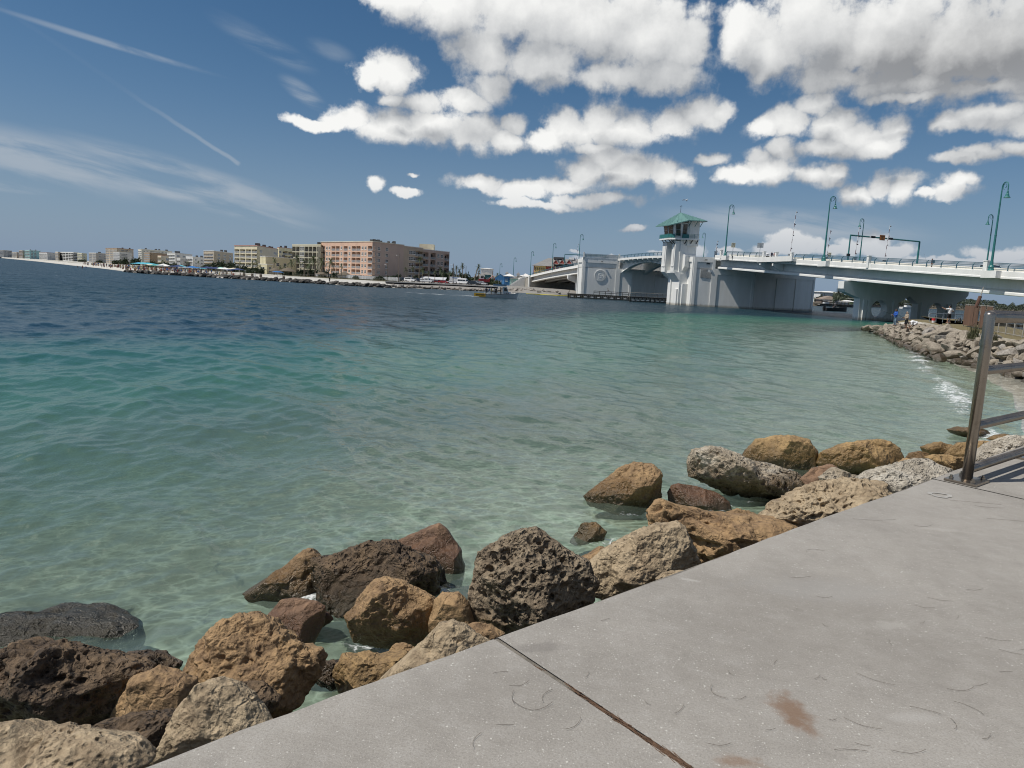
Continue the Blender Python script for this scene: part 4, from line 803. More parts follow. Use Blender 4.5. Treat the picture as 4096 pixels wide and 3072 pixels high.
# corbel under the overhanging fins
for (b0, b1, out) in ((.6, 2.7, -3.5), (4.9, 7.4, -4.1)):
    mb = MB(); mb.add([TP(-2.2, b0, 6.9), TP(-2.2, b1, 6.9), TP(out, b1, 8.6), TP(out, b0, 8.6), TP(-2.2, b0, 16.6), TP(-2.2, b1, 16.6), TP(out, b1, 16.6), TP(out, b0, 16.6)], [(3, 2, 1, 0), (4, 5, 6, 7), (0, 1, 5, 4), (1, 2, 6, 5), (2, 3, 7, 6), (3, 0, 4, 7)], MW); fin = mb.build('fin', tower)
    tbx('fin_groove', out-.05, out+.02, b0+.5, b0+.75, 9.6, 15.6, MST, fin); tbx('fin_sill', out-.14, out+.02, b0+.2, b1-.2, 10.0, 10.25, MW, fin)
mb = MB(); mb.add([TP(-1.9, 0, 6.4), TP(-1.9, 6.6, 6.4), TP(-3.4, 6.6, 8.3), TP(-3.4, .3, 8.3), TP(-1.9, 0, 8.4), TP(-1.9, 6.6, 8.4), TP(-3.4, 6.6, 8.9), TP(-3.4, .3, 8.9)], [(3, 2, 1, 0), (4, 5, 6, 7), (0, 1, 5, 4), (1, 2, 6, 5), (2, 3, 7, 6), (3, 0, 4, 7)], MW); mb.build('corbel', tower)
lv = tbx('louver', -2.27, -2.2, 3.2, 4.5, 10.6, 12.7, MLV)
for k in range(8): tbx('slat', -2.36, -2.27, 3.25, 4.45, 10.7+k*.25, 10.78+k*.25, MW, lv)
# oriel on the near face
mb = MB(); mb.add([TP(-1.3, .3, 8.9), TP(1.9, .3, 8.9), TP(1.9, -.2, 9.4), TP(-1.3, -1.1, 10.2), TP(-1.3, .3, 13.4), TP(1.9, .3, 13.4), TP(1.9, -.2, 13.2), TP(-1.3, -1.1, 13.0)], [(0, 1, 2, 3), (7, 6, 5, 4), (0, 3, 7, 4), (3, 2, 6, 7), (2, 1, 5, 6)], MW); mb.build('oriel', tower)
core = tbx('stair_core', -.6, 2.55, -.1, 6.6, 15.5, 21.9); tbx('core_rib', -.9, -.6, .3, 1.2, 17.2, 21.0, MW); tbx('core_rib', -.3, .5, -.35, -.1, 17.2, 21.2, MW)
# control cab: walls lean outwards, tall windows
cab = thing('cab'); cab.parent = tower
def cabp(a, bb, z): k = (z-17.3)/4.; return TP(a+(-.55*k if a < -2 else 0), bb+(-.5*k if bb < 2 else .4*k), z)
cor = [(-3.9, 1.0), (-.6, .4), (-.6, 6.4), (-3.9, 6.9)]
mb = MB(); vs = [cabp(a, bb, z) for z in (17.3, 21.3) for a, bb in cor]; mb.add(vs, [(3, 2, 1, 0), (4, 5, 6, 7), (0, 1, 5, 4), (1, 2, 6, 5), (2, 3, 7, 6), (3, 0, 4, 7)], MW); mb.build('cab_wall', cab)
def win(pa, pb, z0, z1, off):
    A0 = cabp(*pa, z0); B0 = cabp(*pb, z0); A1 = cabp(*pa, z1); B1 = cabp(*pb, z1); n_ = (B0-A0).cross(A1-A0).normalized()*off; mb = MB(); mb.quad(A0+n_, B0+n_, B1+n_, A1+n_, MGLS); w_ = mb.build('window', cab); mb = MB()
    mb.tube([A0+n_, B0+n_, B1+n_, A1+n_, A0+n_], .05, MGL, 4); mb.tube([(A0+A1)/2+n_, (B0+B1)/2+n_], .035, MGL, 4); mb.build('window_frame', cab)
win((-3.9, 6.4), (-3.9, 4.3), 18., 21., .04); win((-3.9, 3.9), (-3.9, 1.5), 18., 21., .04); win((-3.4, .91), (-2.2, .69), 18., 21., .04); win((-1.9, .64), (-.8, .44), 17.5, 21., .04)
bal = [( -5.1, 7.6), (-5.1, 2.2), (-4.0, .2), (-2.2, -.4), (-.9, -1.4), (2.2, -1.3), (2.2, .2), (-.6, .3), (-3.9, 7.6)]
mb = MB(); mb.prism([(TP(a, bb, 0).x, TP(a, bb, 0).y) for a, bb in bal], 16.95, 17.28, MW); mb.build('balcony', tower)
for i in range(5):
    a, bb = bal[i]; a2, b2 = bal[i+1]; L_ = math.hypot(a2-a, b2-bb); n = max(1, round(L_/1.3))
    for k in range(n): f = k/n; mb = MB(); mb.tube([TP(a+(a2-a)*f, bb+(b2-bb)*f, 17.28), TP(a+(a2-a)*f, bb+(b2-bb)*f, 18.4)], .04, MTE, 5); mb.build('baluster', tower)
    for z in (17.6, 17.85, 18.1, 18.4): mb = MB(); mb.tube([TP(a*.99, bb, z), TP(a2*.99, b2, z)], .035, MTE, 5); mb.build('balcony_rail', tower)
    if i in (0, 1, 3):
        mb = MB(); mb.quad(TP(a, bb, 17.4), TP(a2, b2, 17.4), TP(a2, b2, 18.3), TP(a, bb, 18.3), MTE); mb.build('railing_panel', tower)
for bb in (1.2, 2.6, 5., 6.8): mb = MB(); mb.tube([TP(-3.4, bb, 15.8), TP(-4.7, bb, 16.9)], .13, MDK, 4); mb.build('strut', tower)
for a in (-1.2, .4, 1.9): mb = MB(); mb.tube([TP(a, .2, 15.9), TP(a, -1., 16.9)], .13, MDK, 4); mb.build('strut', tower)
ez = 21.55; rc = [(-5.9, 9.0, 20.75), (-5.9, -.9, 20.6), (-1.8, -2.2, 21.8), (3.7, -1.9, 22.0), (3.9, 9.2, 22.0)]; ap = TP(-1.6, 3.3, 24.2); mb = MB()
rp = [TP(*q) for q in rc]; n = len(rp); mb.add(rp+[ap], [(i, (i+1) % n, n) for i in range(n)], MRF); mb.add([q-Vector((0, 0, .22)) for q in rp]+[ap-Vector((0, 0, .6))], [((i+1) % n, i, n) for i in range(n)], MW)
mb.add(rp+[q-Vector((0, 0, .24)) for q in rp], [(i, n+i, n+(i+1) % n, (i+1) % n) for i in range(n)], MRF); roof = mb.build('roof', tower)
for i in range(n):
    A0, A1 = rp[i], rp[(i+1) % n]; L_ = (A1-A0).length; ns = int(L_/.75); mid = (A0+A1)/2
    for k in range(1, ns):
        f = k/ns; e = A0.lerp(A1, f); 
        # seam runs up the slope until it meets the hip
        g_ = 1-abs(2*f-1); top = e.lerp(ap, g_) if False else e+(ap-mid)*g_; mb = MB(); mb.tube([e+Vector((0, 0, .03)), top+Vector((0, 0, .03))], .035, MRF, 4); mb.build('roof_seam', roof)
mb = MB(); mb.tube([ap-Vector((0, 0, .3)), ap+Vector((0, 0, 1.9))], .05, MDK, 5); mb.tube([ap+Vector((-.3, 0, 1.5)), ap+Vector((.35, 0, 1.7))], .05, MDK, 4); mb.build('weather_vane', tower)
for k, (a, bb) in enumerate(((-.6, -.2), (1.1, -.2), (2.6, -.15), (-3.7, .6))): mb = MB(); mb.tube([TP(a, bb, 20.5), TP(a-(.6 if k == 3 else 0), bb-1.5, 21.7)], .09, MTE, 4); mb.build('eave_bracket', tower)
tbx('horn', 2.55, 2.8, 1.0, 1.25, 17.6, 19.6, MDK)
# ------------------------------------------------------------------ street lamps on the bridge
def lamp_meshes(H=12.5):
    mb = MB(); mb.lathe([(.42, 0), (.42, .12), (.36, .3), (.40, .55), (.24, .8), (.21, 1.3), (.20, 1.35)], (0, 0, 0), MTE, 12); a = mb.mesh('base')
    mb = MB(); mb.lathe([(.185, 1.3), (.15, 5.), (.165, 5.02), (.165, 5.12), (.145, 5.14), (.10, H-2.2), (.09, H-1.2)], (0, 0, 0), MTE, 10); b_ = mb.mesh('pole')
    mb = MB(); r = .62; mb.tube([(0, 0, H-1.3)]+[(r-r*math.cos(a_), 0, H-.65+r*math.sin(a_)) for a_ in np.linspace(0, math.pi, 10)]+[(2*r, 0, H-1.35)], .075, MTE, 7)
    mb.tube([(r-.42*math.cos(a_)*(1-a_/9), 0, H-.62+.42*math.sin(a_)*(1-a_/9)) for a_ in np.linspace(-1.2, 4.6, 16)], .045, MTE, 5); c = mb.mesh('scroll_arm')
    mb = MB(); mb.lathe([(.07, .0), (.12, -.1), (.14, -.35), (.22, -.5), (.26, -.72), (.42, -.95), (.44, -1.0), (.02, -.98)], (2*r, 0, H-1.3), MTE, 14); d = mb.mesh('lamp_head')
    return a, b_, c, d
LM = lamp_meshes()
LGRP = 'teal street lamps along the bridge'
def street_lamp(s, p, rz, label, sc=1., zb=None):
    o_ = thing('street_lamp', BX(s, p, (ZD(s)+.42) if zb is None else zb), rz, label, 'street lamp', LGRP); o_.scale = (sc,)*3
    for nm, me in zip(('base', 'pole', 'scroll_arm', 'lamp_head'), LM): link(nm, me, o_)
    if p < 0 and s < 0:
        mb = MB(); mb.fbox(BX(s, p), EA, EP, (-1.5, -.55), (1.1, .5), ZD(s)-.62, ZD(s)+.42, MW); mb.build('lamp_plinth', bridge)
    return o_
rzb = math.atan2(EP.y, EP.x)
for px, lab, hook in ((2898, 'teal street lamp beside the control tower, second sign to its right', 0.), (3294, 'tall teal street lamp on the bridge between the viewing balcony and the signal gantry', 0.), (3967, 'nearest and tallest teal street lamp on the bridge, by the passing car', -1.75)):
    street_lamp(s_px(px, 1050, -1.75), -1.75, rzb+hook, lab)
for px, lab in ((2313, 'far street lamp rising over the red gabled restaurant beside the striped gate arm'), (2208, 'far street lamp in front of the grey hip roof of the yellow restaurant'), (2122, 'far street lamp at the left end of the yellow restaurant'), (2054, 'far street lamp above the stairs at the bridge end')):
    s = s_px(px, 1080, -1.5); street_lamp(s, -1.5, rzb, lab)
street_lamp(s_px(1997, 1131, -3), -3, rzb, 'far street lamp on the ramp beyond the bridge end, by the blue gabled house', zb=2.4)
street_lamp(s_px(3438, 1041, 27.6), 27.6, rzb+math.pi, 'street lamp on the far side of the bridge, seen inside the signal gantry', .86)
street_lamp(s_px(3946, 1060, 27.6), 27.6, rzb+math.pi, 'street lamp on the far side of the bridge, close behind the nearest lamp', .86)
street_lamp(66, 27.6, rzb+math.pi, 'small far street lamp beyond the railing left of the control tower', .8)
# ------------------------------------------------------------------ far shore
LSPX = [(-1500, 952), (-700, 990.5), (-250, 1015.5), (0, 1031.5), (150, 1046), (300, 1063), (400, 1073), (480, 1083), (510, 1089), (600, 1096), (700, 1101), (800, 1107), (900, 1113), (1000, 1119), (1100, 1125), (1200, 1131), (1300, 1137), (1400, 1143), (1500, 1149), (1600, 1152), (1700, 1155), (1800, 1159), (1900, 1164), (2000, 1168), (2080, 1171), (2150, 1175), (2220, 1179)]
LS = [np.array(oz2(x, y)) for x, y in LSPX]; LS.append(LS[-1]+[9., 30.]); LS.append(np.array([60., 330.])); LS.append(np.array([160., 420.]))
m, t, b, o = newmat('far_beach_sand'); p = t.pos(); n = t.noise(p, .06, 5, .6); n2 = t.noise(p, .8, 4, .6); xx = t.sep(p)[0]
c = t.mix(n2, (.42, .40, .36, 1), (.58, .56, .51, 1)); gr = t.m('MULTIPLY', t.ramp(n, .5, .62), t.ramp(t.sep(p)[2], 1.25, 1.5)); c = t.mix(gr, c, (.16, .15, .075, 1))
c = t.mix(t.ramp(t.m('ADD', xx, t.m('MULTIPLY', n, 20.)), -38., -26.), c, t.mix(n2, (.20, .19, .17, 1), (.32, .30, .27, 1)))
t.l.new(c, b.inputs['Base Color']); b.inputs['Roughness'].default_value = .9
rows = [(-5, -1.6), (0, -.05), (4, .5), (12, 1.1), (35, 1.5), (120, 1.62), (600, 1.7), (2500, 1.7)]
V = []
for off, z_ in rows:
    for q in LS:
        dr = q/np.linalg.norm(q); e = q+dr*off; V.append((e[0], e[1], z_+.12*math.sin(e[0]*.2)*(0 < z_ < 1.4)))
link('far_beach', grid_mesh('far_beach', np.array(V), len(rows), len(LS), [m]), label='pale sandy beach and built-up shore across the pass', kind='structure')
me_ = bpy.data.objects['far_beach'].data; me_.flip_normals()
def shore_pt(px, off, z=None):
    xs = [q[0] for q in LSPX]; y_ = float(np.interp(px, xs, [q[1] for q in LSPX])); q = np.array(oz2(px, y_)); dr = q/np.linalg.norm(q); e = q+dr*off
    return Vector((e[0], e[1], float(np.interp(off, [r[0] for r in rows], [r[1] for r in rows])) if z is None else z))
MAS = pm('car_park_asphalt', (.10, .10, .098), .9, .2, .5)
mb = MB(); cp = [shore_pt(px, off, 1.6) for px in (1540, 1650, 1760, 1880, 1990) for off in (14, 60)]
for i in range(4): mb.quad(cp[2*i], cp[2*i+2], cp[2*i+3], cp[2*i+1], MAS)
mb.build('car_park', label='asphalt car park by the far shore', kind='structure')
# ------------------------------------------------------------------ buildings
def fill(c, v=.12): return pm('wall_%02x%02x%02x' % tuple(int(x*255) for x in c), c, .8, v, .25)
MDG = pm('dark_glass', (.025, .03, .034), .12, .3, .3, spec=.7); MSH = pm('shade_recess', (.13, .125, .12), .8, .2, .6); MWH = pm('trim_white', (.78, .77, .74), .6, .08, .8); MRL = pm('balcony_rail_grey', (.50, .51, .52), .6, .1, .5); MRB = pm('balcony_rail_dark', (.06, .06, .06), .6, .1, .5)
MUN = pm('roof_unit_dark', (.07, .07, .07), .7, .3, 1.)
_wc = {}
def win_mesh(w, h, fr):
    k = (round(w, 1), round(h, 1), fr.name)
    if k not in _wc:
        w, h = max(.3, k[0]), max(.3, k[1]); mb = MB(); mb.box((0, -.08, 0), (w, .06, h), MDG); t_ = .09
        for x in (-w/2, 0, w/2): mb.box((x, .0, 0), (t_, .12, h+t_), fr)
        for z_ in (-h/2, 0, h/2): mb.box((0, .005, z_), (w+t_, .12, t_), fr)
        mb.box((0, .06, -h/2-.12), (w+.3, .2, .12), fr); _wc[k] = mb.mesh('window')
    return _wc[k]
_bc = {}
def bal_mesh(w, h, wall, rail):
    k = (round(w, 1), round(h, 1), wall.name, rail.name)
    if k not in _bc:
        w, h = k[0], k[1]; mb = MB(); D = 1.7; a = -w/2; c = w/2
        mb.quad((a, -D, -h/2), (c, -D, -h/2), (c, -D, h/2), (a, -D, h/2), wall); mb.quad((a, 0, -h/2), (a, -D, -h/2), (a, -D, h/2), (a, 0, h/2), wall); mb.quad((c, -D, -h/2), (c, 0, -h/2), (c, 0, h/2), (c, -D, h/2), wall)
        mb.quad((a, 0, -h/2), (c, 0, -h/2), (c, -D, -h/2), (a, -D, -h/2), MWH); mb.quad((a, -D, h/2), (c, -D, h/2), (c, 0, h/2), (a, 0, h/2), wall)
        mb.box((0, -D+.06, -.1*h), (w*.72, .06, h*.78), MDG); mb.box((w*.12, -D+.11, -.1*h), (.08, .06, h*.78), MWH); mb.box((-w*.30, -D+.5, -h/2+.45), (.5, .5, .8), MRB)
        r = MB(); r.box((0, .0, -h/2+1.0), (w, .06, .07), rail); r.box((0, .0, -h/2+.1), (w, .06, .06), rail); n_ = max(4, int(w/.22))
        for i in range(n_): r.box((a+(i+.5)*w/n_, 0, -h/2+.55), (.075, .05, .9), rail)
        _bc[k] = (mb.mesh('balcony'), r.mesh('balcony_rail'))
    return _bc[k]
WID = {'b': 3.3, 'w': 1.35, 'W': 2.3, '.': .95, 'n': .30, 'g': 6., 'a': 1.7}
def facade(mb, parent, P, Q, z0, z1, floors, pat, wall, rail, top=.9, base=.5, frame=None, recess=None):
    P = Vector((P[0], P[1], 0)); Q = Vector((Q[0], Q[1], 0)); d = (Q-P); L = d.length; d.normalize(); n = Vector((d.y, -d.x, 0)); tot = sum(WID[c] for c in pat); k = L/tot
    fh = (z1-z0-top-base)/floors; ops = []; u = 0.
    for c in pat:
        w = WID[c]*k
        if c in 'bwWga':
            for f in range(floors):
                zb = z0+base+f*fh
                if c in 'bg': ops.append((u+.06*k, u+w-.06*k, zb+.12, zb+fh-.38, 'b'))
                elif c == 'a': ops.append((u, u+w, zb+.9, zb+fh-.35, 'w'))
                else: ops.append((u+.05, u+w-.05, zb+fh*.30, zb+fh*.80, 'w'))
        u += w
    us = sorted({0., L, *[o_[0] for o_ in ops], *[o_[1] for o_ in ops]}); vs = sorted({z0, z1, *[o_[2] for o_ in ops], *[o_[3] for o_ in ops]})
    for i in range(len(us)-1):
        run = None
        for j in range(len(vs)-1):
            cu = (us[i]+us[i+1])/2; cv = (vs[j]+vs[j+1])/2
            if any(o_[0] < cu < o_[1] and o_[2] < cv < o_[3] for o_ in ops): continue
            a, c = P+d*us[i], P+d*us[i+1]; mb.quad((a.x, a.y, vs[j]), (c.x, c.y, vs[j]), (c.x, c.y, vs[j+1]), (a.x, a.y, vs[j+1]), wall)
    rz = math.atan2(d.y, d.x)+math.pi
    for (u0, u1, v0, v1, ty) in ops:
        c = P+d*((u0+u1)/2); c.z = (v0+v1)/2
        if ty == 'b':
            a, r = bal_mesh(u1-u0, v1-v0, recess or wall, rail); o_ = link('balcony', a, parent); o_.location = c; o_.rotation_euler = (0, 0, rz); rr_o = link('balcony_rail', r, o_)
            o_.scale = ((u1-u0)/round(u1-u0, 1), 1, (v1-v0)/round(v1-v0, 1))
        else:
            o_ = link('window', win_mesh(u1-u0, v1-v0, frame or MWH), parent); o_.location = c; o_.rotation_euler = (0, 0, rz)
def building(name, label, A, B_, C, z1, wall, fl, patL, patR, z0=1.5, rail=None, top=.9, base=.5, wallR=None, rooflip=None, units=0, flR=None, recess=None, frame=None, cat='building'):
    root = thing(name, (0, 0, 0), 0, label, cat); A = Vector(A[:2]); B_ = Vector(B_[:2]); C = Vector(C[:2]); D_ = A+C-B_; mb = MB()
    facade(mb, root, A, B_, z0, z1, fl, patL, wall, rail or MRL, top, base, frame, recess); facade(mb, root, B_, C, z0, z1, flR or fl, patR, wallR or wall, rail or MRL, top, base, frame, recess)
    for p_, q_ in ((C, D_), (D_, A)): mb.quad((p_.x, p_.y, z0), (q_.x, q_.y, z0), (q_.x, q_.y, z1), (p_.x, p_.y, z1), wall)
    mb.build('wall', root)
    mb = MB(); cen = (A+C)/2; ex = [cen+(q-cen)*1.02 for q in (A, B_, C, D_)]; mb.prism([(q.x, q.y) for q in ex], z1-.02, z1+.28, rooflip or MWH); rf = mb.build('roof', root)
    rs_ = random.Random(len(label))
    for k in range(units):
        f, g_ = rs_.uniform(.12, .9), rs_.uniform(.12, .5); q = B_+(C-B_)*f+(A-B_)*g_*.5; s_ = rs_.uniform(.8, 1.5); mb = MB(); mb.box((q.x, q.y, z1+.28+s_*.5), (s_, s_, s_), MUN); mb.build('roof_unit', rf)
    return root
def H(px, ytop, Y): return aty(px, ytop, Y).z
def at2(px, Y): d = ray(px, 1100); return Vector((d[0]/d[1]*Y, Y))
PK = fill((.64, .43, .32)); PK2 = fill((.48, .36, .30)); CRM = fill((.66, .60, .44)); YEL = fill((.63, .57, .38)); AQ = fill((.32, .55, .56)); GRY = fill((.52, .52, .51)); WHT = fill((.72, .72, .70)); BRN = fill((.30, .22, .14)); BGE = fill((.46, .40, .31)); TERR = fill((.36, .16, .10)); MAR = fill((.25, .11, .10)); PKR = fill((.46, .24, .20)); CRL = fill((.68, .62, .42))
# the pink hotel
A_ = at2(1283, 388); B_ = at2(1487, 350); C_ = at2(1612, 374); zt_ = H(1487, 966, 350)
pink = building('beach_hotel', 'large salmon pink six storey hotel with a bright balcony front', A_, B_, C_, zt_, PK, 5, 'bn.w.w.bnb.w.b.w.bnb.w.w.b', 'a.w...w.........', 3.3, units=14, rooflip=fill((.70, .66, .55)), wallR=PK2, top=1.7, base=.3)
mb = MB(); D_ = A_+C_-B_; cen = (A_+C_)/2
for q in [A_.lerp(B_, k/8) for k in range(9)]+[B_.lerp(C_, k/4) for k in range(1, 5)]:
    e = q.lerp(cen, .03); m2 = MB(); m2.box((e.x, e.y, 2.3), (.6, .6, 2.2), PK); m2.build('column', pink)
ins = [cen+(q-cen)*.86 for q in (A_, B_, C_, D_)]; mb.prism([(q.x, q.y) for q in ins], 1.2, 3.3, MUN); mb.build('undercroft', pink)
C2 = at2(1690, 392); C3 = C_+(C2-C_)
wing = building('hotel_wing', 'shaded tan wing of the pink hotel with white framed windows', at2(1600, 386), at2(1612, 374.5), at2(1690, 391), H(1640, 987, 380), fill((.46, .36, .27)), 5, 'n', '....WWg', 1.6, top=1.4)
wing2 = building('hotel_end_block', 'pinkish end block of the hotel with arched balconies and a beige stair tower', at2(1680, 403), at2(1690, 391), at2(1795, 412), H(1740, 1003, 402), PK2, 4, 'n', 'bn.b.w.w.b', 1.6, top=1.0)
mb = MB(); q = at2(1705, 415); mb.box((q.x, q.y, 13), (8, 6, 2*(H(1700, 977, 415)-13)), CRM); mb.build('stair_tower', wing2)
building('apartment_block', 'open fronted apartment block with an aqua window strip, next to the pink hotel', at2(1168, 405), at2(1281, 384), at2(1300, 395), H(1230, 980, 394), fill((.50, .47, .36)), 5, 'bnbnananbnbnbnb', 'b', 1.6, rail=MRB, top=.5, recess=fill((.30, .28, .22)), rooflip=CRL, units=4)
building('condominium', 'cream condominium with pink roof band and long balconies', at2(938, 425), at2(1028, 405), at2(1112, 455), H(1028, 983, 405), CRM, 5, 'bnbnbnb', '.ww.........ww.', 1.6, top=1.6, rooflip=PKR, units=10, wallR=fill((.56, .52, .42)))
building('rear_condominium', 'recessed rear wing of the cream condominium', at2(1108, 470), at2(1116, 460), at2(1172, 480), H(1130, 991, 462), CRL, 5, '.', 'w.bnb', 1.6, top=1.4, rooflip=PKR, units=3)
building('restaurant', 'low yellow restaurant building in front of the condominium', at2(1040, 372), at2(1062, 366), at2(1185, 392), H(1060, 1026, 366), YEL, 2, '.', '.....w..w.....', 1.5, top=2.2, units=2)
building('annex', 'small two storey yellow annex with a flat white roof', at2(1034, 362), at2(1068, 356), at2(1092, 362), H(1068, 1058, 356), YEL, 2, '.w.', '.w.', 1.5)
building('beige_condominium', 'beige five storey condominium with white curved balconies behind dark trees', at2(815, 520), at2(856, 498), at2(932, 545), H(856, 1004, 498), BGE, 5, 'gn', '..w..w..w.', 1.6, top=1.4, rooflip=MWH, units=4)
building('white_house', 'white block with arched windows left of the dark trees', at2(745, 470), at2(772, 456), at2(816, 490), H(772, 1028, 456), WHT, 3, 'gn', '.w...w.', 1.6, top=.7, units=2)
building('grey_condominium', 'pale grey condominium with white balconies and dark windows', at2(670, 560), at2(702, 540), at2(770, 590), H(702, 1012, 540), WHT, 4, 'gn', '.w..w..w.', 1.6, rooflip=GRY, units=2)
building('grey_villa', 'little grey villa at the edge of the beach dunes', at2(708, 455), at2(722, 448), at2(748, 462), H(722, 1034, 448), GRY, 2, 'b', 'w.w', 1.6)
building('red_roof_house', 'cream beach house with a red tiled roof', at2(632, 505), at2(646, 496), at2(676, 516), H(646, 1022, 496), fill((.62, .56, .44)), 2, 'b', 'w.w', 1.6, rooflip=TERR)
building('white_condominium', 'tall white condominium with brown block in front of it', at2(555, 690), at2(568, 660), at2(690, 700), H(568, 997, 660), fill((.68, .66, .56)), 7, 'b', '.w.w.bb.w.w....', 1.6, units=6)
building('brown_block', 'brown windowless block with yellow balconies on its corner', at2(578, 610), at2(600, 590), at2(688, 630), H(600, 1009, 590), BRN, 6, 'g', '.........ww..', 1.6)
building('terracotta_hotel', 'tallest hotel on the far beach, with a terracotta roof', at2(425, 800), at2(470, 760), at2(536, 790), H(470, 993, 760), fill((.50, .42, .31)), 8, 'bnbnb', '.w.bb.ww.', 1.7, rooflip=TERR, units=3)
building('hotel_front_block', 'pale block with dark glass strips in front of the terracotta hotel', at2(455, 720), at2(480, 700), at2(528, 720), H(480, 1009, 700), GRY, 7, 'g', '.g..a', 1.7)
building('grey_side_block', 'grey block with gridded balconies beside the terracotta hotel', at2(358, 860), at2(387, 835), at2(426, 860), H(387, 1012, 835), fill((.42, .40, .37)), 5, 'bnb', '..w..w', 1.7, units=2)
building('yellow_block', 'small yellowish block between two gridded condominiums', at2(312, 900), at2(330, 880), at2(350, 900), H(330, 1013, 880), fill((.56, .54, .38)), 5, 'b', 'w.', 1.7)
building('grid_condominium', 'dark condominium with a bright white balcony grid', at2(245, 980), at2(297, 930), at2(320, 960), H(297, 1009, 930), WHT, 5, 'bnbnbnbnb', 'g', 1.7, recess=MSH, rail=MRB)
building('tan_block', 'narrow tan block with an outside white stair', at2(224, 990), at2(236, 970), at2(250, 990), H(236, 1008, 970), fill((.50, .44, .36)), 5, 'b', 'w', 1.7)
building('maroon_roof_condominium', 'long pale condominium with maroon roof and white balcony bands', at2(160, 1100), at2(192, 1060), at2(228, 1100), H(192, 1010, 1060), GRY, 4, 'gn', '.W....', 1.7, rooflip=MAR, top=2.5)
building('aqua_condominium', 'aqua blue condominium on the far beach', at2(104, 1200), at2(122, 1160), at2(166, 1200), H(122, 1001, 1160), AQ, 5, 'g', '.w.w..w', 1.7, units=2)
building('brown_condominium', 'brown condominium beside the aqua one', at2(80, 1230), at2(94, 1200), at2(105, 1220), H(94, 1002, 1200), fill((.38, .30, .22)), 5, 'g', 'w', 1.7)
building('beige_low_block', 'low beige block near the far end of the beach', at2(51, 1260), at2(70, 1240), at2(84, 1260), H(70, 1009, 1240), fill((.52, .48, .42)), 4, 'gn', 'w.', 1.7)
building('grey_far_condominium', 'grey condominium at the far left end of the beach', at2(-45, 1400), at2(18, 1330), at2(52, 1370), H(18, 1001, 1330), fill((.40, .40, .40)), 5, 'bnbnb', '.w.b', 1.7)
# hipped, gabled buildings by the bridge end
def gable_house(name, label, c, w, d, z0, ze, zr, wall, roofm, rz=0., hip=0., cat='house', wins=3):
    root = thing(name, (c.x, c.y, 0), rz, label, cat); mb = MB(); mb.box((0, 0, (z0+ze)/2), (w, d, ze-z0), wall)
    if not hip: mb.add([(-w/2, -d/2, ze), (w/2, -d/2, ze), (0, -d/2, zr), (-w/2, d/2, ze), (w/2, d/2, ze), (0, d/2, zr)], [(0, 1, 2), (5, 4, 3)], wall)
    mb.build('wall', root); mb = MB(); o_ = .5; h_ = hip*d/2; e = ze-.25
    vs = [(-w/2-o_, -d/2-o_, e), (w/2+o_, -d/2-o_, e), (w/2+o_, d/2+o_, e), (-w/2-o_, d/2+o_, e), (0, -d/2-o_+h_, zr), (0, d/2+o_-h_, zr)]
    mb.add(vs, [(0, 4, 5, 3), (1, 2, 5, 4), (0, 1, 4), (2, 3, 5)] if hip else [(0, 4, 5, 3), (1, 2, 5, 4)], roofm); mb.add([(x, y, z_-.18) for x, y, z_ in vs], [(3, 5, 4, 0), (4, 5, 2, 1)]+([(4, 1, 0), (5, 3, 2)] if hip else []), MWH); mb.build('roof', root)
    for k in range(wins):
        o2 = link('window', win_mesh(1.2, 1.4, MWH), root); o2.location = (-w/2+(k+.5)*w/max(1, wins), -d/2-.03, z0+(ze-z0)*.55); o2.rotation_euler = (0, 0, math.pi)
    return root
GRF = pm('metal_roof_grey', (.24, .235, .225), .55, .12, .5); BLU = fill((.12, .36, .70)); DBL = fill((.05, .16, .36)); TEA = fill((.04, .15, .16)); RED = fill((.30, .06, .045)); BUF = fill((.66, .52, .24)); MINT = fill((.40, .66, .60)); 
def v3(px, Y): q = at2(px, Y); return Vector((q.x, q.y, 0))
gable_house('blue_house', 'bright blue gabled house by the bridge end', v3(2003, 440), 6.5, 9, 1.5, H(2003, 1112, 440), H(2003, 1096, 440), BLU, GRF, wins=1)
gable_house('blue_pavilion', 'dark blue pavilion with a white pyramid roof', v3(2037, 420), 5.6, 5.6, 1.5, H(2037, 1103, 420), H(2037, 1094, 420), DBL, MWH, hip=1., wins=2)
gable_house('mint_kiosk', 'mint green kiosk front behind the bridge ramp', v3(2060, 415), 5.5, 4, 1.5, H(2060, 1112, 415), H(2060, 1109, 415), MINT, GRF, hip=.8, wins=2)
gable_house('teal_lookout', 'dark teal lookout tower with a small hipped roof', v3(1952, 450), 3.6, 3.6, 1.5, H(1952, 1097, 450), H(1952, 1090, 450), TEA, GRF, hip=1., wins=1)
gable_house('grey_roof_hall', 'wide hall with a big grey hipped roof behind the lookout', v3(1946, 480), 17, 12, 1.5, H(1946, 1110, 480), H(1946, 1088, 480), GRY, GRF, hip=.6, wins=3)
gable_house('white_rooftop_house', 'white house with roof terrace rising behind the grey hall', v3(1948, 520), 8.5, 8, 1.5, H(1948, 1074, 520), H(1948, 1072, 520), WHT, MWH, hip=.4, wins=3)
gable_house('cupola_hall', 'grey roofed hall with a white cupola, right of the blue house', v3(2100, 470), 13, 10, 1.5, H(2100, 1108, 470), H(2100, 1098, 470), GRY, GRF, hip=.6, wins=2)
gable_house('cupola', 'white roof cupola above the blue pavilion', v3(2028, 455), 1.7, 1.7, H(2028, 1104, 455), H(2028, 1092, 455), H(2028, 1086, 455), WHT, GRF, hip=1., wins=1)
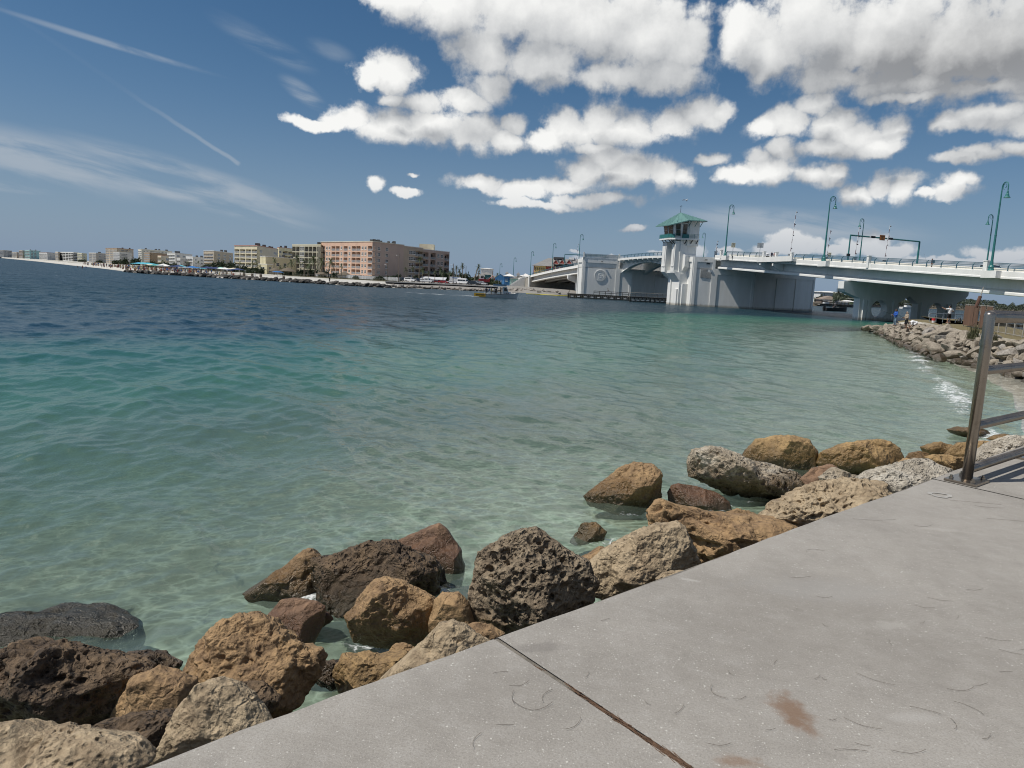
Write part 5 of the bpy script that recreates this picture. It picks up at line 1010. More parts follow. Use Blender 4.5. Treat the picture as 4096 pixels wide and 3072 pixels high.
gable_house('cupola', 'white roof cupola on the hall beside the yellow restaurant', v3(2073, 465), 1.7, 1.7, H(2073, 1106, 465), H(2073, 1096, 465), H(2073, 1089, 465), WHT, GRF, hip=1., wins=1)
gable_house('tent_pavilion', 'white tent roofed pavilion left of the yellow restaurant', v3(2102, 430), 6.5, 6, 1.5, H(2102, 1104, 430), H(2102, 1094, 430), fill((.10, .09, .08)), MWH, hip=1., wins=0)
gable_house('grey_cottage', 'low grey roofed cottage behind the parked van', v3(1865, 420), 10, 7, 1.5, H(1865, 1117, 420), H(1865, 1106, 420), fill((.25, .22, .18)), GRF, hip=.5, wins=2)
# the red and yellow restaurant
Yr = 420; rz_ = .10
rest = thing('gabled_restaurant', (0, 0, 0), 0, 'red and yellow waterfront restaurant with three red gables and grey metal roof', 'building')
x0, x1, xm = at2(2133, Yr), at2(2358, Yr-8), at2(2180, Yr-3); ze = H(2180, 1063, Yr); zr = H(2190, 1033, Yr+10); mb = MB()
mb.fbox((x0.x, x0.y, 0), ((x1-x0).normalized().x, (x1-x0).normalized().y), (-(x1-x0).normalized().y, (x1-x0).normalized().x), (0, 0), ((x1-x0).length, 16), 1.5, ze, RED); mb.build('wall', rest)
dx_ = (x1-x0).normalized(); dy_ = Vector((-dx_.y, dx_.x)); LR = (x1-x0).length
def RP(u, v, z_): q = x0+dx_*u+dy_*v; return Vector((q.x, q.y, z_))
mb = MB(); mb.add([RP(-1, -1, ze-.2), RP(LR+1, -1, ze-.2), RP(LR+1, 17, ze-.2), RP(-1, 17, ze-.2), RP(6.5, 8, zr), RP(LR-4, 8, zr)], [(0, 1, 5, 4), (1, 2, 5), (2, 3, 4, 5), (3, 0, 4)], GRF); mb.add([RP(-1, -1, ze-.4), RP(LR+1, -1, ze-.4), RP(LR+1, 17, ze-.4), RP(-1, 17, ze-.4)], [(0, 1, 2, 3)], MWH); mb.build('roof', rest)
mb = MB(); mb.fbox((RP(.6, -.25, 0).x, RP(.6, -.25, 0).y, 0), dx_, dy_, (0, 0), (6.6, .3), 2, ze-.3, BUF); pf = mb.build('yellow_front', rest)
for k in range(6):
    for z_ in (ze-2.2, ze-5.5): o_ = link('window', win_mesh(.7, 2.2 if z_ > ze-3 else 1.1, BUF), pf); o_.location = RP(1.3+k*1.08, -.3, z_); o_.rotation_euler = (0, 0, math.atan2(dx_.y, dx_.x)+math.pi)
for k, px in enumerate((2220, 2246, 2275)):
    q = at2(px, Yr-6); u = (q-x0).dot(dx_); mb = MB(); zg = H(px, 1056, Yr-6); zp = H(px, 1039, Yr-6); w_ = 1.75
    mb.add([RP(u-w_, -2.2, zg), RP(u+w_, -2.2, zg), RP(u, -2.2, zp)], [(0, 1, 2)], RED); g_ = mb.build('gable', rest); mb = MB(); mb.add([RP(u-w_-.3, -2.5, zg-.15), RP(u, -2.5, zp+.25), RP(u+w_+.3, -2.5, zg-.15), RP(u-w_-.3, 6, zg-.15), RP(u, 6, zp+.25), RP(u+w_+.3, 6, zg-.15)], [(0, 1, 4, 3), (1, 2, 5, 4)], GRF); mb.tube([RP(u-w_-.1, -2.3, zg), RP(u, -2.3, zp+.1), RP(u+w_+.1, -2.3, zg)], .13, MWH, 4); mb.tube([RP(u-w_, -2.3, zg), RP(u+w_, -2.3, zg)], .13, MWH, 4); mb.build('gable_roof', g_)
u0 = (at2(2195, Yr-6)-x0).dot(dx_); mb = MB(); mb.fbox(RP(u0, -2.6, 0), dx_, dy_, (0, 0), (LR-u0, 2.5), ze-3.9, ze-3.5, MWH); pch = mb.build('porch_floor', rest)
for k in range(10): mb = MB(); u = u0+(k+.5)*(LR-u0)/10; mb.tube([RP(u, -2.4, ze-3.5), RP(u, -2.4, ze-.3)], .16, BUF, 6); mb.build('porch_post', rest)
mb = MB(); mb.fbox(RP(u0, -2.55, 0), dx_, dy_, (0, 0), (LR-u0, .08), ze-3.4, ze-2.5, MWH); mb.build('porch_railing', rest)
mb = MB(); mb.fbox(RP(0, 0, 0), dx_, dy_, (10, 6), (16, 9), zr-.4, zr+.7, MUN); mb.fbox(RP(0, 0, 0), dx_, dy_, (19, 6), (22, 9), zr-.4, zr+.8, MWH); mb.build('roof_unit', rest)
# white awning shelter over the car park
q0, q1 = at2(1680, 372), at2(1782, 368); mb = MB(); za = H(1720, 1112, 370); zb_ = H(1720, 1107, 376)
mb.add([(q0.x, q0.y, za-.5), (q1.x, q1.y, za-.5), (q1.x, q1.y+8, zb_), (q0.x, q0.y+8, zb_), (q0.x, q0.y, za-.7), (q1.x, q1.y, za-.7), (q1.x, q1.y+8, zb_-.2), (q0.x, q0.y+8, zb_-.2)], [(0, 1, 2, 3), (7, 6, 5, 4), (0, 4, 5, 1), (1, 5, 6, 2), (2, 6, 7, 3), (3, 7, 4, 0)], fill((.55, .56, .58)))
sh = thing('car_shelter', label='long white roofed shelter behind the parked pickup', cat='shelter'); mb.build('canopy', sh)
for k in range(6): q = q0.lerp(q1, k/5); mb = MB(); mb.tube([(q.x, q.y+1, 1.5), (q.x, q.y+1, za-.6)], .12, MWH, 6); mb.build('post', sh)
mb = MB(); mb.fbox((q0.x, q0.y+5, 0), (1, 0), (0, 1), (1, 0), ((q1-q0).length-1, 2), 1.5, za-.9, fill((.11, .08, .07))); mb.build('back_wall', sh)
# ------------------------------------------------------------------ palms and trees
MTRK = pm('palm_trunk', (.20, .165, .125), .9, .25, 3., bump=.5)
def leafmat(name, c0, c1):
    m, t, b, o = newmat(name); oi = t.n.new('ShaderNodeObjectInfo').outputs['Random']; n = t.noise(t.pos(), .9, 3, .6)
    c = t.mix(t.m('ADD', t.m('MULTIPLY', n, .8), t.m('MULTIPLY', oi, .25)), c0, c1); t.l.new(c, b.inputs['Base Color']); b.inputs['Roughness'].default_value = .6
    tb_ = t.n.new('ShaderNodeBsdfTranslucent'); t.l.new(c, tb_.inputs[0]); mx = t.n.new('ShaderNodeMixShader'); mx.inputs[0].default_value = .25; t.l.new(b.outputs[0], mx.inputs[1]); t.l.new(tb_.outputs[0], mx.inputs[2]); t.l.new(mx.outputs[0], o.inputs[0]); return m
LPM = leafmat('palm_leaf', (.035, .06, .022, 1), (.10, .125, .05, 1)); LBR = leafmat('shrub_leaf', (.03, .05, .02, 1), (.085, .11, .04, 1)); LDK = leafmat('dark_leaf', (.018, .034, .016, 1), (.05, .07, .03, 1)); LDRY = leafmat('palm_dry', (.09, .08, .04, 1), (.17, .15, .08, 1)); LGY = leafmat('mangrove_leaf', (.055, .075, .05, 1), (.10, .12, .075, 1))
def frond(mb, o_, az, el, L, droop, mat, rs_):
    n = 7; pts = []; dirv = Vector((math.cos(az)*math.cos(el), math.sin(az)*math.cos(el), math.sin(el)))
    for i in range(n+1): f = i/n; pts.append(o_+dirv*L*f+Vector((0, 0, -droop*L*f*f)))
    side = Vector((-math.sin(az), math.cos(az), 0))
    for i in range(n):
        for sg in (-1, 1):
            for j in range(2):
                f = (i+j*.5)/n; a = pts[i].lerp(pts[i+1], j*.5); b_ = pts[i].lerp(pts[i+1], j*.5+.42); w = L*.24*(1-.55*f)*(.35+f*1.5 if f < .4 else 1)*rs_.uniform(.8, 1.1)
                tip = (a+b_)/2+side*sg*w+dirv*w*.55+Vector((0, 0, -w*.35)); mb.tri(a, b_, tip, mat)
def palm_meshes(seed, H_, fan=False, dry=False, lean=0., cr=1.):
    rs_ = random.Random(seed); mb = MB(); pts = []
    for i in range(7): f = i/6; pts.append((lean*f*f, .15*math.sin(f*3+seed), H_*f))
    mb.tube(pts, [.24*(1-.35*f/6)+(.08 if f == 0 else 0) for f in range(7)], MTRK, 8); tr = mb.mesh('trunk', True); mb = MB(); top = Vector(pts[-1]); nf = 34 if fan else 26
    for k in range(nf):
        el = rs_.uniform(-.9, 1.25) if fan else rs_.uniform(-.7, 1.2); L = (1.75 if fan else 2.9)*cr*rs_.uniform(.8, 1.15)
        frond(mb, top, rs_.uniform(0, 6.28), el, L, .25 if fan else .5, LDRY if (dry and k % 3 == 0) else LPM, rs_)
    return tr, mb.mesh('crown')
PALMS = [palm_meshes(1, 6.5, True), palm_meshes(2, 7.5), palm_meshes(3, 6., False, True, .8), palm_meshes(4, 8.5, True), palm_meshes(5, 7., True, False, 1.6)]
def palm(px, yt, yb, Y, kind, label, sc=None):
    z0 = 1.55; zt = H(px, yt, Y); h0 = (6.5, 7.5, 6., 8.5, 7.)[kind]; s_ = max(.4, (zt-z0)/(h0+1.2)); q = at2(px, Y)
    o_ = thing('palm_tree', (q.x, q.y, z0), random.uniform(0, 6.28) if kind != 4 else 0., label, 'palm tree', 'palms along the far shore'); o_.scale = (s_*.95, s_*.95, s_)
    link('trunk', PALMS[kind][0], o_); link('crown', PALMS[kind][1], o_)
for px, yt, Y, kd, lab in [(1096, 1028, 345, 0, 'single cabbage palm in front of the yellow restaurant'), (1187, 1022, 350, 1, 'palm before the left end of the open fronted apartment block'), (1216, 1035, 348, 0, 'palm before the aqua window strip'), (1164, 1038, 352, 1, 'bushy palm at the right end of the yellow restaurant'), (1262, 1022, 342, 2, 'wind-bent palm with dry fronds left of the pink hotel'), (1290, 1031, 335, 2, 'ragged coconut palm at the left corner of the pink hotel'), (1313, 1031, 338, 2, 'ragged coconut palm before the first windows of the pink hotel'), (1326, 1075, 325, 0, 'short palm by the thatched hut'), (1366, 1052, 325, 0, 'slim palm before the middle of the pink hotel'), (959, 1042, 372, 0, 'palm before the cream condominium balconies'),
   (1010, 1042, 365, 1, 'left palm of the dark clump beside the cream condominium'), (1024, 1040, 366, 1, 'middle palm of the dark clump beside the cream condominium'), (1040, 1058, 350, 1, 'low palm beside the striped cabana'), (1120, 1062, 342, 1, 'low palm left of the thatched roof'), (1138, 1060, 342, 1, 'low palm right of the thatched roof'), (1232, 1055, 345, 1, 'low palm under the apartment block'),
   (1624, 1068, 360, 0, 'palm against the shaded hotel wall'), (1652, 1060, 360, 0, 'slim tall palm before the tan hotel wing'), (1677, 1024, 362, 3, 'tallest palm before the hotel, with a bare trunk'), (1690, 1070, 372, 1, 'palm left of the white car shelter'), (1715, 1082, 352, 0, 'first cabbage palm before the car shelter'), (1740, 1080, 352, 0, 'second cabbage palm before the car shelter'), (1772, 1078, 352, 0, 'third cabbage palm before the car shelter'), (1798, 1082, 356, 0, 'fourth cabbage palm, at the end of the car shelter'),
   (1810, 1072, 360, 1, 'palm left of the pole by the van'), (1826, 1060, 372, 3, 'left fan palm of the group behind the van'), (1849, 1050, 372, 3, 'tall fan palm behind the van'), (1838, 1072, 380, 0, 'small palm in the group behind the van'), (1898, 1054, 375, 4, 'leaning fan palm right of the van'), (1914, 1080, 370, 0, 'little palm right of the leaning one'), (1990, 1092, 445, 1, 'palm beside the blue gabled house'), (1700, 1062, 400, 1, 'palm in the dark trees behind the shelter'), (1760, 1068, 395, 1, 'palm rising behind the shelter roof'), (652, 1040, 470, 1, 'palm at the red roofed house'), (895, 1040, 420, 1, 'palm over the dune trees'), (752, 1042, 430, 0, 'palm before the white block'), (793, 1042, 425, 0, 'palm with a ball crown before the arched windows')]:
    palm(px, yt, 0, Y, kd, lab)
def shrub_mesh(seed, rx, ry, rz, n, leafs, mat, name='crown', clumps=14):
    g_ = np.random.default_rng(seed); cs = g_.normal(size=(clumps, 3)); cs /= np.linalg.norm(cs, axis=1)[:, None]; cs *= g_.uniform(.3, .8, (clumps, 1)); cs[:, 2] = np.abs(cs[:, 2])*.9
    c = cs[g_.integers(0, clumps, n)]+g_.normal(size=(n, 3))*.2; c *= [rx, ry, rz]; d1 = g_.normal(size=(n, 3)); d1 /= np.linalg.norm(d1, axis=1)[:, None]; d2 = np.cross(d1, g_.normal(size=(n, 3))); d2 /= np.linalg.norm(d2, axis=1)[:, None]
    V = np.stack([c-d1*leafs, c+d2*leafs*.5, c+d1*leafs, c-d2*leafs*.5], 1).reshape(-1, 3); F = np.arange(4*n).reshape(n, 4); me = bpy.data.meshes.new(name); me.from_pydata(V.tolist(), [], F.tolist()); me.materials.append(mat); return me
SHR = [shrub_mesh(i, 1., 1., 1., 900, .16, m_, clumps=16) for i, m_ in enumerate((LBR, LDK, LDK))]
mb = MB(); mb.tube([(0, 0, -.3), (.03, 0, .3), (0, .05, .7)], [.09, .06, .03], MTRK, 6); STEM = mb.mesh('trunk')
def bush(px, yt, Y, w, kind, label, name='shore_tree', z0=1.5):
    q = at2(px, Y); zt = H(px, yt, Y); o_ = thing(name, (q.x, q.y, z0), 0, label, 'tree', 'trees along the far shore'); o_.scale = (w, w*.8, max(.5, (zt-z0)/1.05)); link('trunk', STEM, o_); link('crown', SHR[kind], o_)
for i, (px, yt, Y, w, k_, lab) in enumerate([(855, 1046, 415, 4.2, 1, 'dark tree before the beige condominium, first from the white block'), (876, 1042, 412, 4.5, 1, 'dark tree before the beige condominium, second from the white block'), (900, 1044, 408, 4.6, 2, 'dark tree before the beige condominium, third from the white block'), (925, 1046, 404, 4.5, 1, 'dark tree at the corner of the cream condominium'), (605, 1042, 480, 4., 1, 'low tree left of the brown block foot'), (630, 1046, 470, 4., 2, 'low tree at the brown block foot'), (660, 1048, 465, 4., 1, 'low tree under the red roofed house'), (680, 1050, 462, 3.5, 2, 'low tree left of the grey villa'),
    (1012, 1066, 352, 4., 1, 'rounded shrub below the dark palm clump'), (1036, 1068, 350, 3.6, 2, 'rounded shrub beside the striped cabana'), (1660, 1104, 366, 3.2, 1, 'dark hedge shrub under the tan hotel wing'), (1625, 1106, 366, 3., 2, 'dark hedge shrub under the shaded hotel wall'), (1720, 1072, 402, 6., 2, 'dark tree left behind the shelter'), (1745, 1075, 404, 6., 1, 'dark tree behind the middle of the shelter'), (1790, 1080, 390, 5., 2, 'dark tree right behind the shelter'), (1820, 1090, 400, 4.5, 0, 'green tree behind the pole by the van'), (1845, 1094, 402, 4.5, 1, 'dark tree under the tall fan palm'), (1880, 1100, 402, 4.5, 0, 'green tree between the fan palms'), (1905, 1102, 405, 4.2, 1, 'dark tree behind the leaning palm'), (1935, 1108, 400, 4., 0, 'green bush under the teal lookout'), (1965, 1112, 400, 3.6, 1, 'dark bush under the blue house'), (1985, 1113, 398, 3.4, 0, 'green bush right below the blue house'), (500, 1032, 640, 5., 1, 'dark trees at the foot of the terracotta hotel'), (470, 1036, 660, 5., 2, 'dark tree before the hotel front block'), (545, 1026, 640, 5., 2, 'dark tree between the two tall hotels'), (1150, 1074, 350, 3.2, 2, 'shrub by the thatched roof'), (1205, 1076, 350, 3., 1, 'shrub under the apartment block'), (1250, 1070, 352, 3.6, 2, 'shrub at the right end of the apartment block'), (940, 1056, 385, 4., 2, 'low dark tree under the cream condominium balconies'), (975, 1060, 380, 3.6, 1, 'low dark tree at the right corner of the cream condominium'), (835, 1050, 420, 4., 2, 'dark tree beside the white block with arched windows'), (700, 1050, 455, 3.4, 1, 'low bush beside the little grey villa'), (400, 1040, 800, 5., 1, 'dark tree before the grey side block'), (330, 1036, 850, 5., 2, 'dark tree before the yellowish block'), (1430, 1100, 330, 2.6, 2, 'low bush behind the hotel fence, left of the corner'), (1520, 1102, 322, 2.8, 1, 'low bush behind the hotel fence, right of the corner'), (1560, 1100, 345, 3.2, 2, 'bush before the shaded hotel wall'), (1590, 1096, 352, 3.4, 1, 'taller bush before the shaded hotel wall'), (1855, 1086, 395, 4.6, 2, 'dark tree just behind the van'), (1920, 1098, 398, 4., 2, 'dark tree left of the teal lookout'), (1300, 1080, 340, 3., 1, 'shrub among the ragged coconut palms'), (1340, 1086, 336, 2.6, 2, 'shrub beside the thatched hut of the hotel')]): bush(px, yt, Y, w, k_, lab)
# jetty and shore rocks: shared meshes, each its own object
def rock_mesh(seed, rough=.26, n=4, mats=None, cuts=9):
    V, F = ico(n); V = V.copy(); g_ = np.random.default_rng(seed)
    for j in range(cuts):
        nn = g_.normal(size=3); nn /= np.linalg.norm(nn); tt = g_.uniform(.45, .78); e = np.maximum(V@nn-tt, 0); V = V-e[:, None]*nn*.95
    V = V*[1., g_.uniform(.65, .95), g_.uniform(.5, .75)]; V = V*(1+(fbm(V*2.2+seed, 3, .5, seed)*rough*.45)[:, None]); return tri_mesh('riprap_rock', V, F, mats or [], False)
JR = rockmat('rock_jetty', (.11, .10, .085, 1), (.035, .032, .03, 1), (.03, .027, .024, 1)); JL = rockmat('rock_shore_pale', (.36, .33, .29, 1), (.16, .14, .12, 1), (.12, .10, .08, 1)); JG = rockmat('rock_riprap', (.33, .285, .225, 1), (.205, .172, .132, 1), (.13, .098, .064, 1), 0, 9, .5)
MJ = [rock_mesh(40+i, n=3, mats=[JR]) for i in range(5)]; ML_ = [rock_mesh(50+i, n=3, mats=[JL]) for i in range(4)]
rj = random.Random(4)
def scatter(px0, px1, n, off, size, meshes, label, group, nm='jetty_rock', zup=0.):
    for i in range(n):
        px = px0+(px1-px0)*(i+rj.uniform(.1, .9))/n; of = rj.uniform(*off); q = shore_pt(px, of); s_ = rj.uniform(*size)
        o_ = link(nm, rj.choice(meshes), None, label, 'rock', group); o_.location = (q.x, q.y, q.z+s_*.25+zup); o_.rotation_euler = (rj.uniform(-.4, .4), rj.uniform(-.4, .4), rj.uniform(0, 6.28)); o_.scale = (s_*1.2, s_, s_)
scatter(500, 1240, 95, (-1., 1.2), (.8, 1.5), MJ, 'dark rock of the jetty below the crowded beach', 'jetty rocks by the beach'); scatter(505, 1240, 70, (1.5, 4.), (.7, 1.3), MJ, 'dark rock of the jetty below the crowded beach', 'jetty rocks by the beach')
scatter(1240, 1560, 60, (-1., 2.5), (.8, 1.4), MJ, 'dark rock of the bank in front of the pink hotel', 'bank rocks before the hotel', 'bank_rock'); scatter(1540, 2000, 90, (-.5, 4.), (.45, 1.0), ML_, 'pale rock on the bank below the car park', 'bank rocks below the car park', 'shore_stone'); scatter(2000, 2240, 36, (3., 14.), (.5, 1.0), ML_, 'pale rock on the shore beside the bridge ramp', 'shore rocks by the ramp', 'shore_stone')
# ------------------------------------------------------------------ right bank: riprap, path, fence
YS = ([3440, 3480, 3540, 3610, 3700, 3800, 3900, 4000, 4096, 4300, 4600], [1318, 1324, 1352, 1390, 1428, 1452, 1472, 1496, 1530, 1600, 1700])
YP = ([3440, 3480, 3560, 3640, 3700, 3800, 3870, 3960, 4096, 4300, 4600], [1312, 1309, 1299, 1293, 1298, 1321, 1335, 1353, 1377, 1415, 1470])
BZ = 1.8
def bank(px, f, dz=0.):
    ys = np.interp(px, *YS); yp = np.interp(px, *YP); zt = np.interp(px, [3440, 3560, 3700], [.5, 1.15, BZ]); return onz(px, ys+(yp-ys)*f, zt*f+dz)
cols = np.linspace(3440, 4600, 60); fs_ = np.linspace(-.06, 1.02, 9)
V = np.array([tuple(bank(c, f, -.38)) for f in fs_ for c in cols]); V[:, 2] += fbm(V*.9, 3)*.25
bk = link('bank', grid_mesh('bank', V, len(fs_), len(cols), [JG]), label='rubble slope of the near bank', kind='structure'); bk.data.flip_normals()
m, t, b, o = newmat('bank_path'); p = t.pos(); n = t.noise(p, .35, 5, .6); n2 = t.noise(p, 3., 5, .6); at_ = t.attr('inland')
c = t.mix(n2, (.40, .37, .31, 1), (.58, .55, .49, 1)); g_ = t.ramp(t.m('ADD', at_, t.m('MULTIPLY', t.m('SUBTRACT', n, .5), 9.)), 5.5, 8.5); c = t.mix(g_, c, t.mix(n2, (.10, .085, .035, 1), (.23, .18, .085, 1)))
t.l.new(c, b.inputs['Base Color']); b.inputs['Roughness'].default_value = .92; t.l.new(t.bump(n2, .4, .05), b.inputs['Normal'])
cols = np.linspace(3600, 4800, 50); inl = [0, 2., 4., 6., 9., 14., 22., 60.]; V = []; IN = []
for w in inl:
    for c_ in cols:
        q = bank(c_, 1.0); lim = 20. if c_ < 3800 else 60; e = Vector((q.x+w*.45, q.y+min(w, lim)*.9, 1.82 if c_ > 3690 else float(np.interp(c_, [3600, 3690], [1.3, 1.82])))); V.append(tuple(e)); IN.append(w)
pth = grid_mesh('path', np.array(V), len(inl), len(cols), [m]); set_attr(pth, 'inland', np.array(IN, float)); pth.flip_normals(); link('path', pth, label='sandy path and dry grass behind the riprap', kind='structure')
mb = MB(); MCU = pm('path_curb', (.50, .46, .38), .9, .2, 2., bump=.3)
cl = [bank(c_, 1.02) for c_ in np.linspace(3690, 4700, 24)]
mb.sweep([(lambda a, bb, q=q: Vector((q.x+a*.5, q.y+a*.8, 1.62+bb))) for q in cl], [(-.15, -.5), (-.15, .34), (.25, .34), (.25, -.5)], MCU); mb.build('curb', label='low concrete kerb along the sandy path', kind='structure')
MG = [rock_mesh(60+i, .3, 4, [JG], 11) for i in range(9)]; MGP = [rock_mesh(80+i, .3, 4, [JL], 10) for i in range(3)]
rk = random.Random(9); cnt = 0; spots_ = []
for i in range(2200):
    px = 3450+(4330-3450)*rk.random()**.85; f = rk.random()
    q = bank(px, f); s_ = rk.uniform(.26, .70)*(1.1 if px > 3700 else .8)
    if any((q-a).length < (s_+r_)*.66 for a, r_ in spots_): continue
    spots_.append((q, s_)); pale = (px > 3930 and rk.random() < .35) or rk.random() < .05
    lab = 'grey brown rock of the riprap at the tip where the anglers stand' if px < 3680 else ('pale rock in the riprap below the sandy path' if pale else 'grey brown angular rock in the riprap below the sandy path')
    o_ = link('riprap_rock', rk.choice(MGP if pale else MG), None, lab, 'rock', 'riprap rocks of the near bank'); o_.location = (q.x, q.y, q.z+s_*.06); o_.rotation_euler = (rk.uniform(-.5, .5), rk.uniform(-.5, .5), rk.uniform(0, 6.28)); o_.scale = (s_*1.35, s_*1.05, s_*1.0)
    cnt += 1
    if cnt >= 280: break
# fence with brown windscreen
MSCR = pm('windscreen_brown', (.15, .085, .055), .9, .3, 1.2, streak=True); MFP = pm('fence_post', (.33, .31, .27), .6, .2, 2.)
F0 = onz(3853, 1304, 1.82); F1 = onz(4330, 1400, 1.82); fd = (F1-F0).normalized(); FL = (F1-F0).length
fence = thing('chain_link_fence', label='chain link fence along the path, its first bays hung with brown screen', cat='fence')
fsc = (onz(3985, 1327, 1.82)-F0).length; nb = 14
for k in range(nb+1):
    q = F0+fd*(FL*k/nb); h_ = 2.15 if FL*k/nb < fsc-.5 else 1.45; mb = MB(); mb.tube([q, q+Vector((0, 0, h_))], .045, MFP, 6); mb.build('fence_post', fence)
mb = MB(); mb.tube([F0+Vector((0, 0, 2.1)), F0+fd*fsc+Vector((0, 0, 2.05))], .03, MFP, 5); mb.build('fence_rail', fence)
for z_ in (.1, 1.0, 1.42): mb = MB(); mb.tube([F0+fd*fsc+Vector((0, 0, z_)), F1+Vector((0, 0, z_))], .028, MFP, 5); mb.build('fence_rail', fence)
ns_ = 5
for k in range(ns_):
    a = F0+fd*(fsc*k/ns_+.06); c_ = F0+fd*(fsc*(k+1)/ns_-.04); mb = MB(); nn = Vector((fd.y, -fd.x, 0)); n_ = 6; vs = []
    for i in range(n_+1):
        q = a.lerp(c_, i/n_)+nn*(.06+.05*math.sin(i*2.1+k)); vs += [q+Vector((0, 0, .12)), q+Vector((0, 0, 1.1))+nn*.04*math.cos(i*1.7+k), q+Vector((0, 0, 2.02))]
    mb.add(vs, [(3*i+j, 3*i+3+j, 3*i+4+j, 3*i+1+j) for i in range(n_) for j in range(2)], MSCR); mb.build('windscreen', fence, True)
mb = MB(); q0, q1 = F0+fd*fsc, F1; n_ = int((q1-q0).length/.35)
for k in range(n_):
    a = q0.lerp(q1, k/n_)
    for dd in (.9, -.9): mb.tube([a+Vector((0, 0, .1 if dd > 0 else 1.4)), a+fd*.9+Vector((0, 0, 1.4 if dd > 0 else .1))], .006, MFP, 3, False)
mb.build('chain_link', fence, kind='stuff')
q = F0+fd*(fsc*.62); mb = MB(); mb.tube([q+Vector((0, .8, 1.9)), q+Vector((.25, .8, 2.9))], .15, pm('rusty_metal', (.12, .06, .04), .8, .3, 3.), 8); mb.tube([q+Vector((.25, .8, 2.8)), q+Vector((.42, .8, 3.7))], .05, MFP, 5); mb.build('crane_boom', label='rusty boom sticking up behind the brown screen', cat='machine')
# tubular guard rail on the point
g0 = onz(3716, 1292, 1.7); g1 = onz(3870, 1296, 1.7); gr = thing('guard_rail', label='galvanised tube guard rail on the point beside the man in white', cat='railing'); gd = (g1-g0).normalized(); GLn = (g1-g0).length
mb = MB(); mb.tube([g0+Vector((0, 0, .55)), g0-gd*.25+Vector((0, 0, .65)), g0-gd*.25+Vector((0, 0, .95)), g0+Vector((0, 0, 1.08)), g1+Vector((0, 0, 1.08))], .04, MGL, 7); mb.build('top_rail', gr)
mb = MB(); mb.tube([g0+Vector((0, 0, .55)), g1+Vector((0, 0, .55))], .035, MGL, 7); mb.build('mid_rail', gr)
for k in range(7): q = g0+gd*(GLn*k/6); mb = MB(); mb.tube([q, q+Vector((0, 0, 1.08))], .038, MGL, 7); mb.build('post', gr)
# dry weeds by the path
def tuft(px, py, z_, h_, n, label):
    q = onz(px, py, z_); mb = MB(); r_ = random.Random(px)
    for i in range(n):
        a = r_.uniform(0, 6.28); l_ = h_*r_.uniform(.5, 1.); t0 = Vector((r_.gauss(0, .12), r_.gauss(0, .12), 0)); e = t0+Vector((math.cos(a)*l_*.4, math.sin(a)*l_*.4, l_)); s_ = Vector((-math.sin(a), math.cos(a), 0))*.018; mb.tri(t0-s_, t0+s_, e, LDRY if i % 3 else LPM)
    o_ = mb.build('weed_tuft', None, False, label, 'weed'); o_.location = q
tuft(3895, 1348, 1.85, 1.0, 160, 'dry weed tuft on the riprap beside the railing post'); tuft(3880, 1355, 1.8, .6, 120, 'low dry weeds left of the railing post'); tuft(3975, 1362, 1.8, .6, 90, 'small green weed right of the railing post')
# ------------------------------------------------------------------ steel railing on the walkway
MSS = pm('stainless_bronze', (.34, .29, .235), .30, .10, 5., metal=.95)
m, t, b, o = newmat('steel_tube'); p = t.obj(); n = t.noise(p, 2.5, 3, .5); n2 = t.noise(p, 7., 5, .65)
t.l.new(t.mix(t.ramp(n2, .52, .68), t.mix(n, (.30, .265, .225, 1), (.36, .32, .275, 1)), (.25, .215, .175, 1)), b.inputs['Base Color']); b.inputs['Metallic'].default_value = .92; t.set(b.inputs['Roughness'], t.ramp(n, .3, .7, .20, .30)); MSS = m
rail = thing('steel_railing', label='weathered stainless tube railing at the edge of the walkway', cat='railing')
P0_ = onz(3866, 1926, WALK_Z); P1_ = onz(4128, 1836, WALK_Z); rd = (P1_-P0_); rd.z = 0; sp_l = rd.length; rd.normalize(); hgt = P0_.y/2900*0
TOPZ = 1.395; RR = .041
for k in range(5):
    q = P0_+rd*(sp_l*k); mb = MB(); prof = [(RR, 0), (RR, TOPZ-.02)]+[(RR*math.cos(a), TOPZ-.02+RR*.8*math.sin(a)) for a in np.linspace(.2, 1.5, 6)]
    mb.lathe(prof, (0, 0, 0), MSS, 24); po = mb.build('post', rail, True); po.location = q
    mb = MB(); nz_ = Vector((-rd.y, rd.x, 0)); pl = mb; R3 = Matrix((rd, nz_, (0, 0, 1))).transposed(); mb.box((0, 0, .012), (.30, .24, .020), MSS, R3); bp = mb.build('base_plate', po)
    for (a, c_) in ((-.11, -.08), (.11, -.08), (-.11, .08), (.11, .08)):
        mb = MB(); e = R3 @ Vector((a, c_, 0)); mb.lathe([(.018, .022), (.018, .040), (.010, .041), (.010, .055), (.001, .056)], e, MSS, 8); mb.build('bolt', po)
for (z_, r_) in ((TOPZ-.03, .052), (.93, .038), (.47, .038), (.105, .038)):
    mb = MB(); mb.tube([P0_+rd*.02+Vector((0, 0, z_)), P0_+rd*(sp_l*4)+Vector((0, 0, z_))], r_, MSS, 20); mb.build('rail', rail, True)
